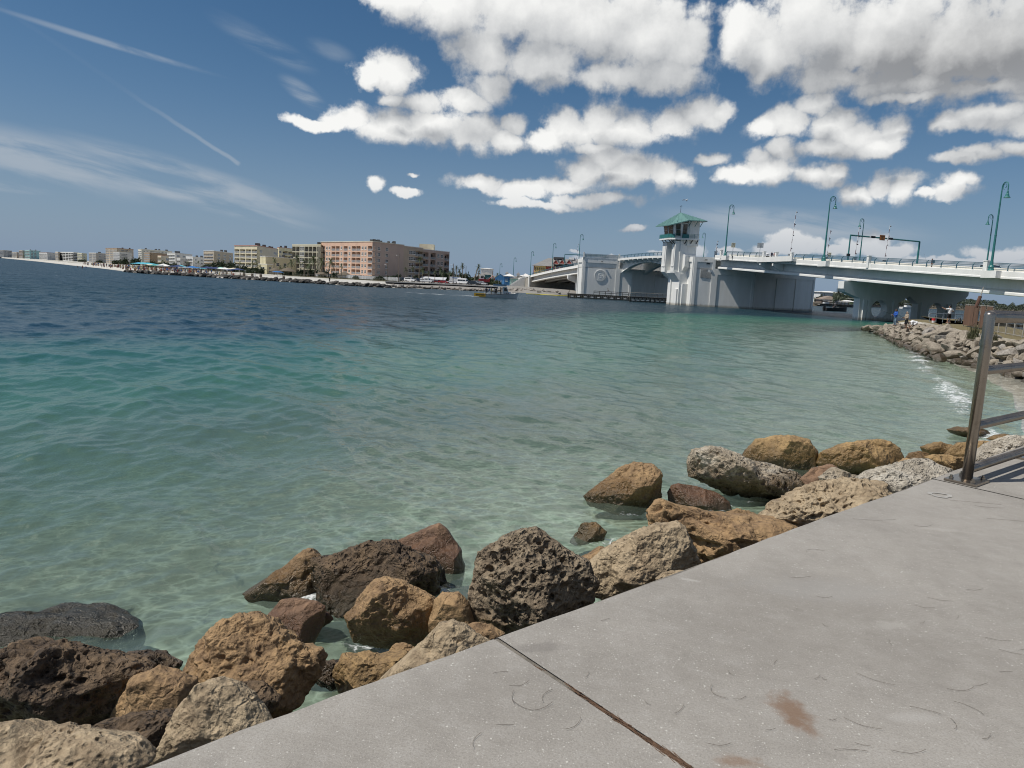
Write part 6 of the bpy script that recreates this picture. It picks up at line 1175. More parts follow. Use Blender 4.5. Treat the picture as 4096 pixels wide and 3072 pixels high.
# ------------------------------------------------------------------ litter of pine needles
MND = pm('pine_needle', (.11, .085, .062), .8, .3, 20.)
rn = random.Random(21)
def needle(px, py, L_, a, bend, label='single fallen pine needle on the concrete slab', z_=WALK_Z+.003):
    bend = bend*rn.choice((-1, 1, .5)); q = onz(px, py, z_); pts = []
    for i in range(7): f = i/6-.5; th = a+bend*f; pts.append(Vector((math.cos(a)*L_*f-math.sin(a)*bend*L_*(f*f-.08), math.sin(a)*L_*f+math.cos(a)*bend*L_*(f*f-.08), .002*abs(f)*4)))
    mb = MB(); mb.tube(pts, .0006, MND, 4); o_ = mb.build('pine_needle', None, False, label, 'pine needle', 'pine needles on the slab'); o_.location = q
for (px, py, L_, a, bd) in [(2860, 2770, .10, 1.9, 1.2), (2960, 2795, .06, .4, .3), (2720, 2840, .07, .9, .4), (2880, 2980, .08, .1, .4), (3270, 2710, .05, .7, .6), (3500, 2720, .14, -.6, .2), (3450, 2900, .12, -.5, .3), (3700, 2840, .10, -.4, .5), (3850, 2760, .12, .2, .5), (3920, 2740, .08, .3, .2), (3880, 2830, .10, -.9, .8), (3820, 2900, .07, 1.2, 1.5), (3640, 3010, .12, .1, .9), (3400, 3000, .11, .0, .4), (3450, 2980, .05, -.3, .2), (3100, 2650, .04, .9, .3), (2350, 2700, .05, 1.2, .2), (2080, 2740, .08, .5, 1.0), (2130, 2830, .14, .0, 1.4), (2180, 2780, .09, 1.1, .7), (2050, 2790, .08, 1.6, .3), (2000, 2690, .06, .3, .8), (2420, 2480, .05, .6, .3), (3200, 2310, .13, .2, .3), (2640, 2250, .06, .5, .8), (3700, 2430, .09, -.2, .3), (3760, 2400, .12, -.3, .3), (3300, 2390, .08, .1, .5), (3900, 2360, .10, .2, .6), (4000, 2560, .12, -.1, .3), (4040, 2610, .08, -.5, .3), (3830, 2470, .05, .8, .3), (3560, 2570, .05, 1.3, .2), (3950, 2950, .06, .6, .4), (3500, 2080, .3, .1, .3), (3900, 2010, .35, -.15, .2), (3960, 2030, .2, -.1, .2), (3700, 2105, .15, .3, .5), (4020, 2080, .25, -.1, .3), (3250, 2200, .12, .2, 1.5), (2300, 2900, .09, .9, 1.0), (1900, 2960, .08, 1.3, .6), (2020, 2900, .06, .1, .5), (3080, 2920, .04, .3, .2), (3330, 2880, .03, .1, .2)]:
    needle(px, py, L_, a, bd)
for i in range(12): needle(rn.uniform(2300, 4090), rn.uniform(2150, 3060), rn.uniform(.015, .06), rn.uniform(-1.5, 1.6), rn.choice((-1, 1))*rn.uniform(.05, .7))
mb = MB(); jn = np.array(J1)-np.array(J0); jl = np.linalg.norm(jn); jn = jn/jl; jp = np.array([-jn[1], jn[0]])
MNB = pm('needle_mat_brown', (.13, .075, .045), .85, .35, 30.)
for i in range(420):
    u = 1-abs(rn.gauss(0, .28)); 
    if u < .1: continue
    c_ = np.array(J0)+jn*(u*jl*1.25)+jp*rn.gauss(0, .006); a = math.atan2(jn[1], jn[0])+rn.gauss(0, .16); L_ = rn.uniform(.04, .12); d_ = Vector((math.cos(a), math.sin(a), rn.uniform(-.04, .04)))*L_/2; q = Vector((c_[0], c_[1], WALK_Z-.010+rn.uniform(0, .012))); mb.tube([q-d_, q, q+d_], .0012, MNB, 3, False)
mb.build('needle_litter', None, False, 'brown pine needles packed into the joint between two slabs', 'needle litter', kind='stuff')
# survey nail ring stain near the post
q = onz(3760, 1980, WALK_Z+.002); MRG = pm('cement_ring', (.38, .365, .335), .9, .2, 20., bump=.3); mb = MB(); n_ = 28; vs = []; 
for r_ in (.075, .045):
    for k in range(n_): a = 2*math.pi*k/n_; w_ = 1+.12*math.sin(a*3+1)+.07*math.sin(a*7); vs.append((r_*w_*1.15*math.cos(a), r_*w_*math.sin(a), .002 if r_ < .06 else .0015))
mb.add(vs, [(k, (k+1) % n_, n_+(k+1) % n_, n_+k) for k in range(n_)], MRG); o_ = mb.build('patched_bolt_hole', None, False, 'pale ring of patched cement on the slab beside the railing post', 'patch'); o_.location = q
# ------------------------------------------------------------------ people
def capsule(mb, a, b_, r0, r1, m, n=9):
    a = Vector(a); b_ = Vector(b_); d = (b_-a).normalized() if (b_-a).length > 1e-6 else Vector((0, 0, 1)); pts = []; rs_ = []
    for k in (-.95, -.75, -.4): pts.append(a+d*r0*k); rs_.append(r0*math.sqrt(1-k*k))
    pts += [a, b_]; rs_ += [r0, r1]
    for k in (.4, .75, .95): pts.append(b_+d*r1*k); rs_.append(r1*math.sqrt(1-k*k))
    mb.tube(pts, rs_, m, n)
def fuse(mb, name, parent, voxel, mat):
    me = mb.mesh(name); o_ = bpy.data.objects.new(name, me); COL.objects.link(o_); md = o_.modifiers.new('r', 'REMESH'); md.mode = 'VOXEL'; md.voxel_size = voxel; md.use_smooth_shade = True
    sm = o_.modifiers.new('s', 'SMOOTH'); sm.iterations = 2; sm.factor = .4
    dg = bpy.context.evaluated_depsgraph_get(); me2 = bpy.data.meshes.new_from_object(o_.evaluated_get(dg)); me2.materials.clear(); me2.materials.append(mat); o_.modifiers.clear(); o_.data = me2; o_.name = name; me2.name = name; o_.parent = parent; return o_
SKIN = pm('skin', (.42, .24, .16), .55, .1, 6.); SKD = pm('skin_tan', (.25, .135, .085), .55, .1, 6.); HAIR = pm('hair_dark', (.02, .016, .013), .6, .2, 30.)
def cloth(name, c): return pm('cloth_'+name, c, .85, .15, 5., bump=.2)
STAND = dict(pel=(0, 0, .93), che=(0, .0, 1.30), nek=(0, .01, 1.47), hed=(0, .03, 1.62), shl=(-.18, 0, 1.41), shr=(.18, 0, 1.41), ell=(-.25, -.02, 1.14), elr=(.25, -.02, 1.14), wrl=(-.24, .10, .92), wrr=(.24, .10, .92), hpl=(-.09, 0, .90), hpr=(.09, 0, .90), knl=(-.11, .03, .50), knr=(.11, .03, .50), anl=(-.12, -.02, .09), anr=(.12, -.02, .09))
def person(label, loc, rz, pose, skin, top, bottom, hair, long_legs=True, sleeves=1, hood=None, shoes=None, cap=None, vox=.016, scale=1., pack=None):
    J = dict(STAND); J.update(pose); J = {k: Vector(v) for k, v in J.items()}; root = thing('person', loc, rz, label, 'person'); root.scale = (scale,)*3
    mb = MB(); m0 = skin
    h = J['hed']; up = (h-J['nek']).normalized(); fwd = Vector((0, 1, 0)) if abs(up.y) < .8 else Vector((0, 0, -1))
    capsule(mb, h-up*.03, h+up*.045, .086, .095, m0); capsule(mb, h-up*.06+fwd*.03, h-up*.02+fwd*.02, .06, .07, m0); capsule(mb, h+fwd*.10-up*.02, h+fwd*.085+up*.03, .018, .012, m0, 6)
    for sg in (-1, 1): capsule(mb, h+Vector((sg*.098, 0, 0))-up*.02, h+Vector((sg*.1, 0, 0))+up*.02, .02, .022, m0, 6)
    capsule(mb, J['nek']-up*.06, h-up*.05, .062, .055, m0); capsule(mb, J['pel'], J['che'], .13, .15, m0); capsule(mb, J['shl'], J['shr'], .075, .075, m0)
    for s_ in 'lr':
        capsule(mb, J['sh'+s_], J['el'+s_], .058, .043, m0); capsule(mb, J['el'+s_], J['wr'+s_], .043, .030, m0)
        d = (J['wr'+s_]-J['el'+s_]).normalized(); sd = d.orthogonal().normalized(); pm_ = J['wr'+s_]+d*.06; capsule(mb, J['wr'+s_]+d*.01-sd*.015, pm_-sd*.02, .024, .022, m0, 6); capsule(mb, J['wr'+s_]+d*.01+sd*.015, pm_+sd*.02, .024, .022, m0, 6); cu = d.cross(sd)
        for i_, (of, ln) in enumerate(((-.03, .055), (-.01, .07), (.012, .066), (.032, .05))): kn = pm_+sd*of+d*ln*.55+cu*.012; capsule(mb, pm_+sd*of, kn, .0105, .0098, m0, 5); capsule(mb, kn, kn+d*ln*.35+cu*.03, .0098, .009, m0, 5)
        capsule(mb, J['wr'+s_]+d*.02+sd*.03, J['wr'+s_]+d*.06+sd*.06+cu*.02, .012, .0095, m0, 5)
        capsule(mb, J['hp'+s_], J['kn'+s_], .085, .058, m0); capsule(mb, J['kn'+s_], J['an'+s_], .058, .038, m0); f_ = Vector((0, .17, 0)) if 'toe'+s_ not in J else J['toe'+s_]-J['an'+s_]; ft = J['an'+s_]+Vector((0, 0, -.05)); capsule(mb, ft-f_*.25, ft+f_*.8, .042, .034, m0)
    body = fuse(mb, 'body', root, vox, skin)
    mb = MB(); capsule(mb, J['pel']+(J['che']-J['pel'])*.05, J['che'], .158, .172, top); capsule(mb, J['che'], J['nek']-(J['nek']-J['che'])*.35, .15, .09, top); capsule(mb, J['shl'], J['shr'], .092, .092, top)
    for s_ in 'lr':
        e = J['el'+s_]; capsule(mb, J['sh'+s_], J['sh'+s_].lerp(e, .75 if sleeves == 0 else 1.), .078, .066, top)
        if sleeves: capsule(mb, e, e.lerp(J['wr'+s_], .92), .06, .045, top)
    fuse(mb, 'shirt', root, .022, top)
    mb = MB(); capsule(mb, J['pel']+Vector((0, 0, .02)), J['pel']-Vector((0, 0, .06)), .155, .15, bottom)
    for s_ in 'lr':
        k_ = J['kn'+s_]; capsule(mb, J['hp'+s_], J['hp'+s_].lerp(k_, 1. if long_legs else .85), .105, .085 if long_legs else .098, bottom)
        if long_legs: capsule(mb, k_, k_.lerp(J['an'+s_], .95), .082, .062, bottom)
    fuse(mb, 'trousers' if long_legs else 'shorts', root, .022, bottom)
    mb = MB(); capsule(mb, h+up*.05-fwd*.02, h+up*.055-fwd*.01, .098, .098, hair)
    if hood: capsule(mb, h-up*.10-fwd*.03, h+up*.03-fwd*.02, .11, .108, hair)
    if cap: capsule(mb, h+up*.06+fwd*.08, h+up*.055+fwd*.16, .03, .02, hair)
    fuse(mb, 'hood' if hood else ('cap' if cap else 'hair'), root, .018, hair)
    if shoes:
        mb = MB()
        for s_ in 'lr': ft = J['an'+s_]+Vector((0, 0, -.045)); capsule(mb, ft-Vector((0, .045, 0)), ft+Vector((0, .15, 0)), .05, .042, shoes)
        fuse(mb, 'shoes', root, .02, shoes)
    if pack: mb = MB(); c_ = J['che']+Vector((0, -.24, -.02)); capsule(mb, c_-Vector((.05, 0, .18)), c_+Vector((.05, 0, .18)), .15, .13, pack); fuse(mb, 'backpack', root, .022, pack)
    return root
def foot(px, py, Y): return aty(px, py, Y)
reel = dict(ell=(-.26, .05, 1.16), elr=(.26, .05, 1.16), wrl=(-.08, .30, 1.10), wrr=(.10, .32, 1.16), knl=(-.10, .05, .50))
pl1 = foot(3579, 1303, 77.); person('angler in a blue hooded jacket and jeans standing on the riprap tip', pl1, 1.75, reel, SKD, cloth('blue', (.02, .10, .42)), cloth('denim', (.16, .23, .30)), HAIR, True, 1, True)
pl2 = foot(3622, 1316, 74.); person('angler in a tan hooded shirt and black shorts on the riprap', pl2, 1.65, reel, SKD, cloth('khaki', (.36, .29, .22)), cloth('black', (.012, .012, .014)), cloth('khaki', (.36, .29, .22)), False, 1, True)
bend = dict(pel=(0, -.05, .60), che=(0, .33, .66), nek=(0, .50, .62), hed=(0, .62, .56), shl=(-.17, .44, .62), shr=(.17, .44, .62), ell=(-.2, .48, .34), elr=(.2, .48, .34), wrl=(-.12, .55, .12), wrr=(.12, .55, .12), hpl=(-.09, -.05, .58), hpr=(.09, -.05, .58), knl=(-.13, .22, .38), knr=(.13, .20, .38), anl=(-.12, -.02, .09), anr=(.12, -.1, .09))
pl3 = foot(3660, 1315, 72.); person('person in white bending down among the riprap rocks', pl3, 1.5, bend, SKD, cloth('white', (.80, .80, .80)), cloth('white', (.80, .80, .80)), HAIR, False, 0)
cast_ = dict(ell=(-.42, .12, 1.36), elr=(.42, -.05, 1.22), wrl=(-.62, .30, 1.50), wrr=(.40, .22, 1.16), knl=(-.14, .02, .5), knr=(.14, .02, .5), anl=(-.16, -.02, .09), anr=(.16, -.02, .09))
pl4 = foot(3793, 1292, 73.5); person('man in a white T-shirt, black shorts and black cap at the guard rail', pl4, .25, cast_, SKIN, cloth('white', (.80, .80, .80)), cloth('black', (.012, .012, .014)), cloth('black', (.012, .012, .014)), False, 0, None, None, True)
# fishing rods, bucket, bag on the point
MRO = pm('rod_black', (.02, .02, .02), .4, .2, 8.)
def rod(a, b_, label):
    a = Vector(a); b_ = Vector(b_); o_ = thing('fishing_rod', a, 0, label, 'fishing rod'); mb = MB(); d = b_-a; mb.tube([Vector(), d*.5, d], [.016, .010, .004], MRO, 6); mb.build('blank', o_); mb = MB(); mb.tube([-d*.02, d*.12], .026, MRO, 6); mb.build('grip', o_); mb = MB(); capsule(mb, d*.14+Vector((0, 0, -.03)), d*.14+Vector((.03, 0, -.10)), .035, .035, MGL, 6); mb.build('reel', o_)
rod(foot(3882, 1317, 66), foot(3932, 1240, 66), 'fishing rod leaning against the brown screen fence'); rod(pl2+Vector((-.3, 0, 1.1)), pl2+Vector((-1.9, -.3, 1.75)), 'fishing rod held by the angler in the tan shirt'); rod(pl1+Vector((-.3, 0, 1.1)), pl1+Vector((-1.6, .3, 1.6)), 'fishing rod held by the angler in blue')
q = foot(3733, 1291, 73.); bk_ = thing('bait_bucket', q, 0, 'red and white bait bucket under the guard rail', 'bucket'); mb = MB(); mb.lathe([(.13, 0), (.16, .22)], (0, 0, 0), cloth('white', (.8, .8, .8)), 12); mb.build('tub', bk_); mb = MB(); mb.lathe([(.165, .22), (.17, .40), (.16, .42)], (0, 0, 0), cloth('red', (.55, .03, .03)), 12); mb.build('lid', bk_)
q = foot(3836, 1291, 74.); mb = MB(); capsule(mb, (0, 0, .2), (0, 0, .38), .22, .14, MRO); o_ = fuse(mb, 'bag', None, .03, MRO); o_.location = q; tag(o_, 'black bag standing at the end of the guard rail', 'bag')
# ------------------------------------------------------------------ things on the bridge
def deck_pt(px, py, p, dz=0.): s = s_px(px, py, p); return BX(s, p, ZD(s)+dz), s
MRDS = pm('stripe_red', (.10, .02, .025), .5, .15, 4.); MWS = pm('stripe_white', (.75, .75, .74), .5, .1, 4.)
def gate(px, py, p, yt, label, lean=.05):
    q, s = deck_pt(px, py, p); top = H(px, yt, q.y); L_ = top-q.z-1.0; o_ = thing('barrier_gate', q, rzb, label, 'barrier gate'); mb = MB(); mb.box((0, 0, .75), (.55, .5, 1.5), MGL); mb.box((0, 0, 1.55), (.75, .7, .10), MGL); mb.build('housing', o_)
    n = max(5, int(L_/.8))
    for k in range(n):
        mb = MB(); a = Vector((lean*L_*k/n, 0, 1.3+L_*k/n)); b_ = Vector((lean*L_*(k+1)/n, 0, 1.3+L_*(k+1)/n)); mb.tube([a, b_], .055, MRDS if k % 2 else MWS, 6); mb.build('stripe', o_)
    for f in (.15, .45, .7, .97): mb = MB(); mb.box((lean*L_*f+.15, -.05, 1.3+L_*f), (.18, .16, .18), MDK); mb.build('warning_light', o_)
gate(3160, 1020, 1.4, 848, 'tall raised barrier gate arm by the viewing balcony'); gate(3304, 1050, 24., 925, 'raised barrier gate arm just right of the tall lamp'); gate(3417, 1045, 3.4, 914, 'raised barrier gate arm at the left leg of the gantry'); gate(3536, 1055, 24., 905, 'raised barrier gate arm crossing the gantry beam right of the orange sign'); gate(2863, 1015, 2., 968, 'short raised gate arm behind the railing beside the tower'); gate(2303, 1070, 2., 977, 'far raised gate arm beside the farthest gantry')
def gantry(pxl, pxr, pl, pr, yl, yr, label, sign=True):
    ql, s = deck_pt(pxl, 1040, pl); qr = BX(s+2, pr, ZD(s+2)); zl = H(pxl, yl, ql.y); q2, s2 = deck_pt(pxr, 1050, pr); zr = H(pxr, yr, q2.y); o_ = thing('signal_gantry', (0, 0, 0), 0, label, 'gantry'); a = Vector((ql.x, ql.y, zl)); b_ = Vector((q2.x, q2.y, zr)); d = (b_-a).normalized()
    mb = MB(); mb.tube([ql, a], [.17, .13], MTE, 8); mb.build('post', o_); mb = MB(); mb.tube([q2, b_], [.22, .18], MTE, 8); mb.build('post', o_); mb = MB(); mb.tube([a, b_], .15, MTE, 8); mb.build('beam', o_)
    if not sign: return
    R_ = Matrix((d, (d.y, -d.x, 0), (0, 0, 1))).transposed(); L_ = (b_-a).length
    for f in (.29, .54):
        c = a+d*L_*f+Vector((0, 0, -.0)); mb = MB(); mb.box(c+R_ @ Vector((0, .28, 0)), (1.15, .24, .42), MDK, R_); sg = mb.build('signal_head', o_)
        for k in (-1, 0, 1): mb = MB(); mb.box(c+R_ @ Vector((k*.36, .46, .02)), (.26, .16, .26), MDK, R_); mb.build('visor', sg)
        mb = MB(); mb.box(c+R_ @ Vector((-.75, .25, 0)), (.3, .1, .34), MWS, R_); mb.build('bracket', sg)
    OR = pm('sign_orange', (.52, .17, .02), .5, .1, 3.); ORD = pm('sign_brown', (.14, .05, .012), .6, .1, 3.); c = a+d*L_*.42+Vector((0, 0, .05)); mb = MB(); mb.box(c+R_ @ Vector((0, .30, 0)), (1.62, .10, 1.05), MDK, R_); bd = mb.build('sign_board', o_); mb = MB(); mb.box(c+R_ @ Vector((0, .37, 0)), (1.5, .06, .94), OR, R_); mb.build('sign_face', bd); rs_ = random.Random(2)
    mb = MB()
    for r_, w in ((.24, 1.1), (-.02, .66), (-.28, .9)):
        x = -w/2
        while x < w/2: l_ = rs_.uniform(.06, .12); mb.box(c+R_ @ Vector((x+l_/2, .41, r_)), (l_, .012, .14), ORD, R_); x += l_+.045
    mb.build('sign_lettering', bd, kind='stuff')
    mb = MB(); mb.box(ql+Vector((0, 0, 1.9)), (.75, .3, .55), MDK, R_); mb.build('control_box', o_)
gantry(3391, 3668, 3.2, 25.2, 940, 966, 'teal signal gantry across the bridge with an orange sign'); gantry(2258, 2420, 3.2, 25., 1017, 1024, 'far teal gantry above the red gables', False)
def road_sign(px, py, p, y0, y1, w, label, front=True):
    q, s = deck_pt(px, py, p, .1); zt = H(px, y0, q.y); zb = H(px, y1, q.y); o_ = thing('road_sign', q, rzb-math.pi/2+math.pi/2, label, 'road sign'); mb = MB(); mb.tube([(0, 0, -.5), (0, 0, zt-q.z-.1)], .06, MGL, 6); mb.build('post', o_); ang = math.atan2(-q.x, q.y)-rzb; R_ = Matrix.Rotation(ang, 3, 'Z'); sh = zt-zb
    mb = MB(); mb.box(R_ @ Vector((0, -.10 if front else .1, zt-q.z-sh/2)), (w, .03, sh), pm('sign_cream', (.62, .60, .46), .5, .1, 3.) if front else MGL, R_); pl_ = mb.build('plate', o_)
    if front:
        mb = MB(); rs_ = random.Random(5)
        for k in range(4):
            for j in range(5): mb.box(R_ @ Vector((-w*.36+j*w*.18, -.125, zt-q.z-sh*(.18+k*.21))), (w*.12*rs_.uniform(.6, 1.2), .01, sh*.11), MDK, R_)
        mb.build('plate_lettering', pl_, kind='stuff')
    mb = MB(); mb.box((0, 0, .15), (.22, .2, .5), MLV); mb.build('foot', o_)
road_sign(2929, 1030, -1.5, 971, 990, .95, 'small cream notice sign on a post beside the tower lamp'); road_sign(3036, 1040, -1.6, 971, 991, 1.35, 'square road sign seen from behind, left of the two pedestrians', False); road_sign(3315, 1052, 2., 1010, 1028, .6, 'small white sign at the foot of the tall bridge lamp')
walkp = dict(knl=(-.10, .08, .5), anl=(-.11, .1, .09), knr=(.10, -.02, .5), anr=(.11, -.2, .12))
q, s = deck_pt(3085, 1040, .6); person('pedestrian in a dark shirt and shorts on the viewing balcony', q+Vector((0, 0, .12)), rzb, STAND, SKIN, cloth('navy', (.02, .025, .05)), cloth('grey', (.12, .12, .13)), HAIR, False, 0)
q, s = deck_pt(3096, 1040, .4); person('pedestrian in a pinkish top next to the dark shirted one', q+Vector((0, 0, .12)), rzb-.3, STAND, SKIN, cloth('rose', (.38, .22, .20)), cloth('charcoal', (.05, .05, .055)), HAIR, True, 0, scale=.95)
q, s = deck_pt(3726, 1070, .4); person('walker with a backpack and headgear on the bridge pavement', q+Vector((0, 0, .1)), rzb+1.1, walkp, SKD, cloth('maroon', (.09, .025, .02)), cloth('sand', (.36, .31, .25)), HAIR, False, 0, None, MDK, None, .016, 1., cloth('black', (.012, .012, .014))); rod(q+Vector((-.5, -.2, .1)), q+Vector((-1.4, .2, 2.6)), 'fishing rod leaning on the bridge railing beside the walker')
q, s = deck_pt(3069, 1042, .6); ct = thing('stroller', q+Vector((0, 0, .1)), rzb, 'dark stroller with a white hood on the viewing balcony', 'stroller'); mb = MB(); mb.box((0, 0, .6), (.5, .7, .5), cloth('black', (.012, .012, .014))); mb.build('basket', ct); mb = MB(); capsule(mb, (-.15, 0, 1.2), (.15, 0, 1.2), .25, .25, MWS); mb.build('hood', ct)
for x_ in (-.25, .25):
    for y_ in (-.3, .3): mb = MB(); mb.lathe([(.16, -.03), (.16, .03)], (0, 0, 0), MDK, 10); o_ = mb.build('wheel', ct); o_.location = (x_, y_, .16); o_.rotation_euler = (0, math.pi/2, 0)
# ------------------------------------------------------------------ vehicles
def paint(n, c): return pm('paint_'+n, c, .25, .04, 1., spec=.6)
MTY = pm('tyre', (.02, .02, .02), .85, .2, 6.); MRM = pm('rim', (.45, .45, .46), .35, .1, 4., metal=.8); MHL = pm('headlight', (.6, .62, .65), .1, .05, 3.); MTL = pm('taillight', (.35, .02, .02), .25, .05, 3.)
PROF = {'suv': ([(0, .45), (0, .95), (.15, 1.05), (1.25, 1.15), (1.75, 1.75), (2.2, 1.86), (4.6, 1.86), (4.95, 1.7), (5.1, 1.1), (5.15, .45)], 5.15, 2.0, (1.1, 4.05), [(1.45, 1.2, 1.85, 1.7), (1.95, 1.2, 3.05, 1.72), (3.15, 1.2, 4.75, 1.72)]),
        'pickup': ([(0, .5), (0, 1.05), (.2, 1.15), (1.5, 1.22), (2.05, 1.85), (2.5, 1.95), (3.6, 1.95), (3.85, 1.2), (5.85, 1.18), (5.9, .5)], 5.9, 2.0, (1.15, 4.65), [(1.75, 1.25, 2.15, 1.8), (2.25, 1.25, 2.9, 1.8), (2.98, 1.25, 3.6, 1.8)]),
        'sedan': ([(0, .4), (0, .75), (.25, .85), (1.3, .95), (2.0, 1.42), (3.2, 1.46), (4.1, 1.02), (4.65, .98), (4.75, .4)], 4.75, 1.82, (.95, 3.75), [(1.55, .98, 2.15, 1.36), (2.2, .98, 2.85, 1.38), (2.92, .98, 3.65, 1.3)]),
        'van': ([(0, .5), (0, 1.0), (.15, 1.15), (.7, 1.35), (1.5, 2.35), (1.8, 2.7), (5.6, 2.72), (5.8, 2.6), (5.85, .5)], 5.85, 2.05, (1.0, 4.6), [(.85, 1.4, 1.55, 2.1), (1.75, 1.45, 3.0, 2.15), (3.1, 1.45, 4.3, 2.15), (4.4, 1.45, 5.6, 2.15)])}
def vehicle(kind, col, loc, rz, label, cat, name):
    pr, L_, W_, wh, wins = PROF[kind]; o_ = thing(name, loc, rz, label, cat, 'vehicles parked on the far shore' if loc[2] < 3 else None); pts = [(x-L_/2, z) for x, z in pr]
    # the front points along -X locally
    n = len(pts); mb = MB(); vs = []
    for (y, k) in ((-W_/2, 0), (-W_/2+.06, 1), (W_/2-.06, 1), (W_/2, 0)):
        for x, z in pts: zz = z; tum = (max(0, z-1.0)*.16) if k == 0 else 0; vs.append((x, y+(tum if y < 0 else -tum), z))
    vs = []
    for y in (-W_/2, W_/2):
        for x, z in pts: tum = max(0, z-.95)*.2; vs.append((x, y+(tum if y < 0 else -tum), z))
    fs = [tuple(range(n)), tuple(range(2*n-1, n-1, -1))]+[(k, n+k, n+(k+1) % n, (k+1) % n) for k in range(n)]
    mb.add(vs, fs, col); mb.build('body', o_)
    for (x0, z0, x1, z1) in wins:
        for sg in (-1, 1):
            y0 = W_/2-max(0, z0-.95)*.2+.012; y1 = W_/2-max(0, z1-.95)*.2+.012; mb = MB(); sl = .25 if x0 == wins[0][0] else 0; mb.quad((x0-L_/2, sg*y0, z0), (x1-L_/2, sg*y0, z0), (x1-L_/2, sg*y1, z1), (x0-L_/2+sl, sg*y1, z1), MDG); mb.build('window', o_)
    i = [k for k in range(n-1) if pts[k+1][1]-pts[k][1] > .35 and pts[k][0] > -L_/2+.4][0]; (xa, za), (xb, zb) = pts[i], pts[i+1]; mb = MB(); w0 = W_/2-max(0, za-.95)*.2-.12; w1 = W_/2-max(0, zb-.95)*.2-.12; nx, nz = -(zb-za), (xb-xa); ln = math.hypot(nx, nz); nx, nz = nx/ln*.015, nz/ln*.015
    mb.quad((xa+nx+.05, -w0, za+nz+.06), (xb+nx-.05, -w1, zb+nz-.06), (xb+nx-.05, w1, zb+nz-.06), (xa+nx+.05, w0, za+nz+.06), MDG); mb.build('windscreen', o_)
    for x in wh:
        for sg in (-1, 1):
            mb = MB(); mb.lathe([(.36, -.11), (.36, .11)], (0, 0, 0), MTY, 16); w_ = mb.build('wheel', o_); w_.location = (x-L_/2, sg*(W_/2-.09), .36); w_.rotation_euler = (math.pi/2, 0, 0); mb = MB(); mb.lathe([(.22, -.125), (.22, .125)], (0, 0, 0), MRM, 10); mb.build('rim', w_)
    for sg in (-1, 1):
        mb = MB(); mb.box((-L_/2-.005, sg*(W_/2-.28), .78), (.05, .36, .18), MHL); mb.build('headlight', o_); mb = MB(); mb.box((L_/2-.03, sg*(W_/2-.2), .95), (.08, .2, .34), MTL); mb.build('taillight', o_)
    mb = MB(); mb.box((-L_/2-.01, 0, .66), (.06, W_*.55, .32), MDK); mb.build('grille', o_)
    return o_
def park(kind, col, px, Y, rz, label, cat, name): q = at2(px, Y); return vehicle(kind, col, (q.x, q.y, 1.61), rz, label, cat, name)
PW = paint('white', (.78, .78, .77)); PR = paint('red', (.28, .012, .016)); PD = paint('dark', (.02, .025, .03)); PS = paint('silver', (.55, .56, .57)); PN = paint('navy', (.015, .02, .035)); RZ = math.pi-.35
park('suv', PW, 1641, 322, RZ, 'white sport utility vehicle parked at the water edge', 'car', 'parked_car'); park('pickup', PS, 1708, 324, RZ, 'silver white crew cab pickup truck parked before the shelter', 'pickup truck', 'pickup_truck'); park('sedan', paint('maroon', (.12, .02, .02)), 1744, 330, RZ, 'dark red car half hidden right of the pickup', 'car', 'parked_car'); park('sedan', PR, 1775, 326, RZ, 'bright red car between the pickup and the utility pole', 'car', 'parked_car'); park('suv', PD, 1604, 326, RZ, 'black sport utility vehicle left of the white one', 'car', 'parked_car'); park('suv', PN, 1664, 330, RZ, 'dark car tucked between the white vehicle and the pickup', 'car', 'parked_car'); park('sedan', PW, 1808, 332, RZ, 'white car behind the utility pole', 'car', 'parked_car'); park('van', PW, 1856, 330, RZ, 'white passenger van with a row of dark windows', 'van', 'passenger_van'); park('suv', PS, 1902, 338, RZ, 'silver car parked right of the van', 'car', 'parked_car'); park('suv', PD, 1895, 326, RZ, 'black car in front of the silver one right of the van', 'car', 'parked_car'); park('suv', PS, 1928, 340, RZ, 'grey car at the right end of the car park', 'car', 'parked_car'); park('sedan', PW, 1560, 345, RZ, 'white car behind the hotel hedge', 'car', 'parked_car')
q = at2(1822, 345); tr_ = thing('box_trailer', (q.x, q.y, 1.6), 0, 'white box trailer with blue lettering strip behind the van', 'trailer'); mb = MB(); mb.box((0, 0, 2.1), (5.2, 2.2, 2.3), PW); mb.build('box', tr_); mb = MB(); mb.box((.2, -1.115, 2.75), (3.2, .02, .4), paint('blue', (.10, .22, .45))); mb.build('stripe', tr_)
for x_ in (-1, 1): mb = MB(); mb.lathe([(.35, -.1), (.35, .1)], (0, 0, 0), MTY, 12); w_ = mb.build('wheel', tr_); w_.location = (x_*.8, -1, .36); w_.rotation_euler = (math.pi/2, 0, 0)
q, s = deck_pt(3965, 1075, 5.); vehicle('sedan', PW, (q.x, q.y, q.z+.02), math.atan2(EA.y, EA.x), 'white car driving on the bridge behind the nearest lamp', 'car', 'moving_car')
q = at2(1938, 345); ex = thing('excavator', (q.x, q.y, 1.6), .2, 'red and white work machine beside the bridge ramp', 'machine'); mb = MB(); mb.box((0, 0, 2.2), (5., 2.4, 1.3), PR); mb.box((0, 0, 1.5), (3.6, 2., .5), MDK); mb.build('body', ex); mb = MB(); mb.box((-1.2, 0, 3.6), (1.9, 1.7, 1.5), PW); c_ = mb.build('cab', ex); mb = MB(); mb.box((-1.2, -.87, 3.75), (1.4, .03, .9), MDG); mb.build('cab_window', c_)
for y_ in (-.9, .9): mb = MB(); mb.box((0, y_, .45), (4.4, .5, .85), MTY); mb.build('track', ex)
mb = MB(); mb.tube([(1.8, 0, 2.6), (4.0, 0, 4.6), (5.2, 0, 2.6)], .22, PR, 6); mb.build('boom', ex)
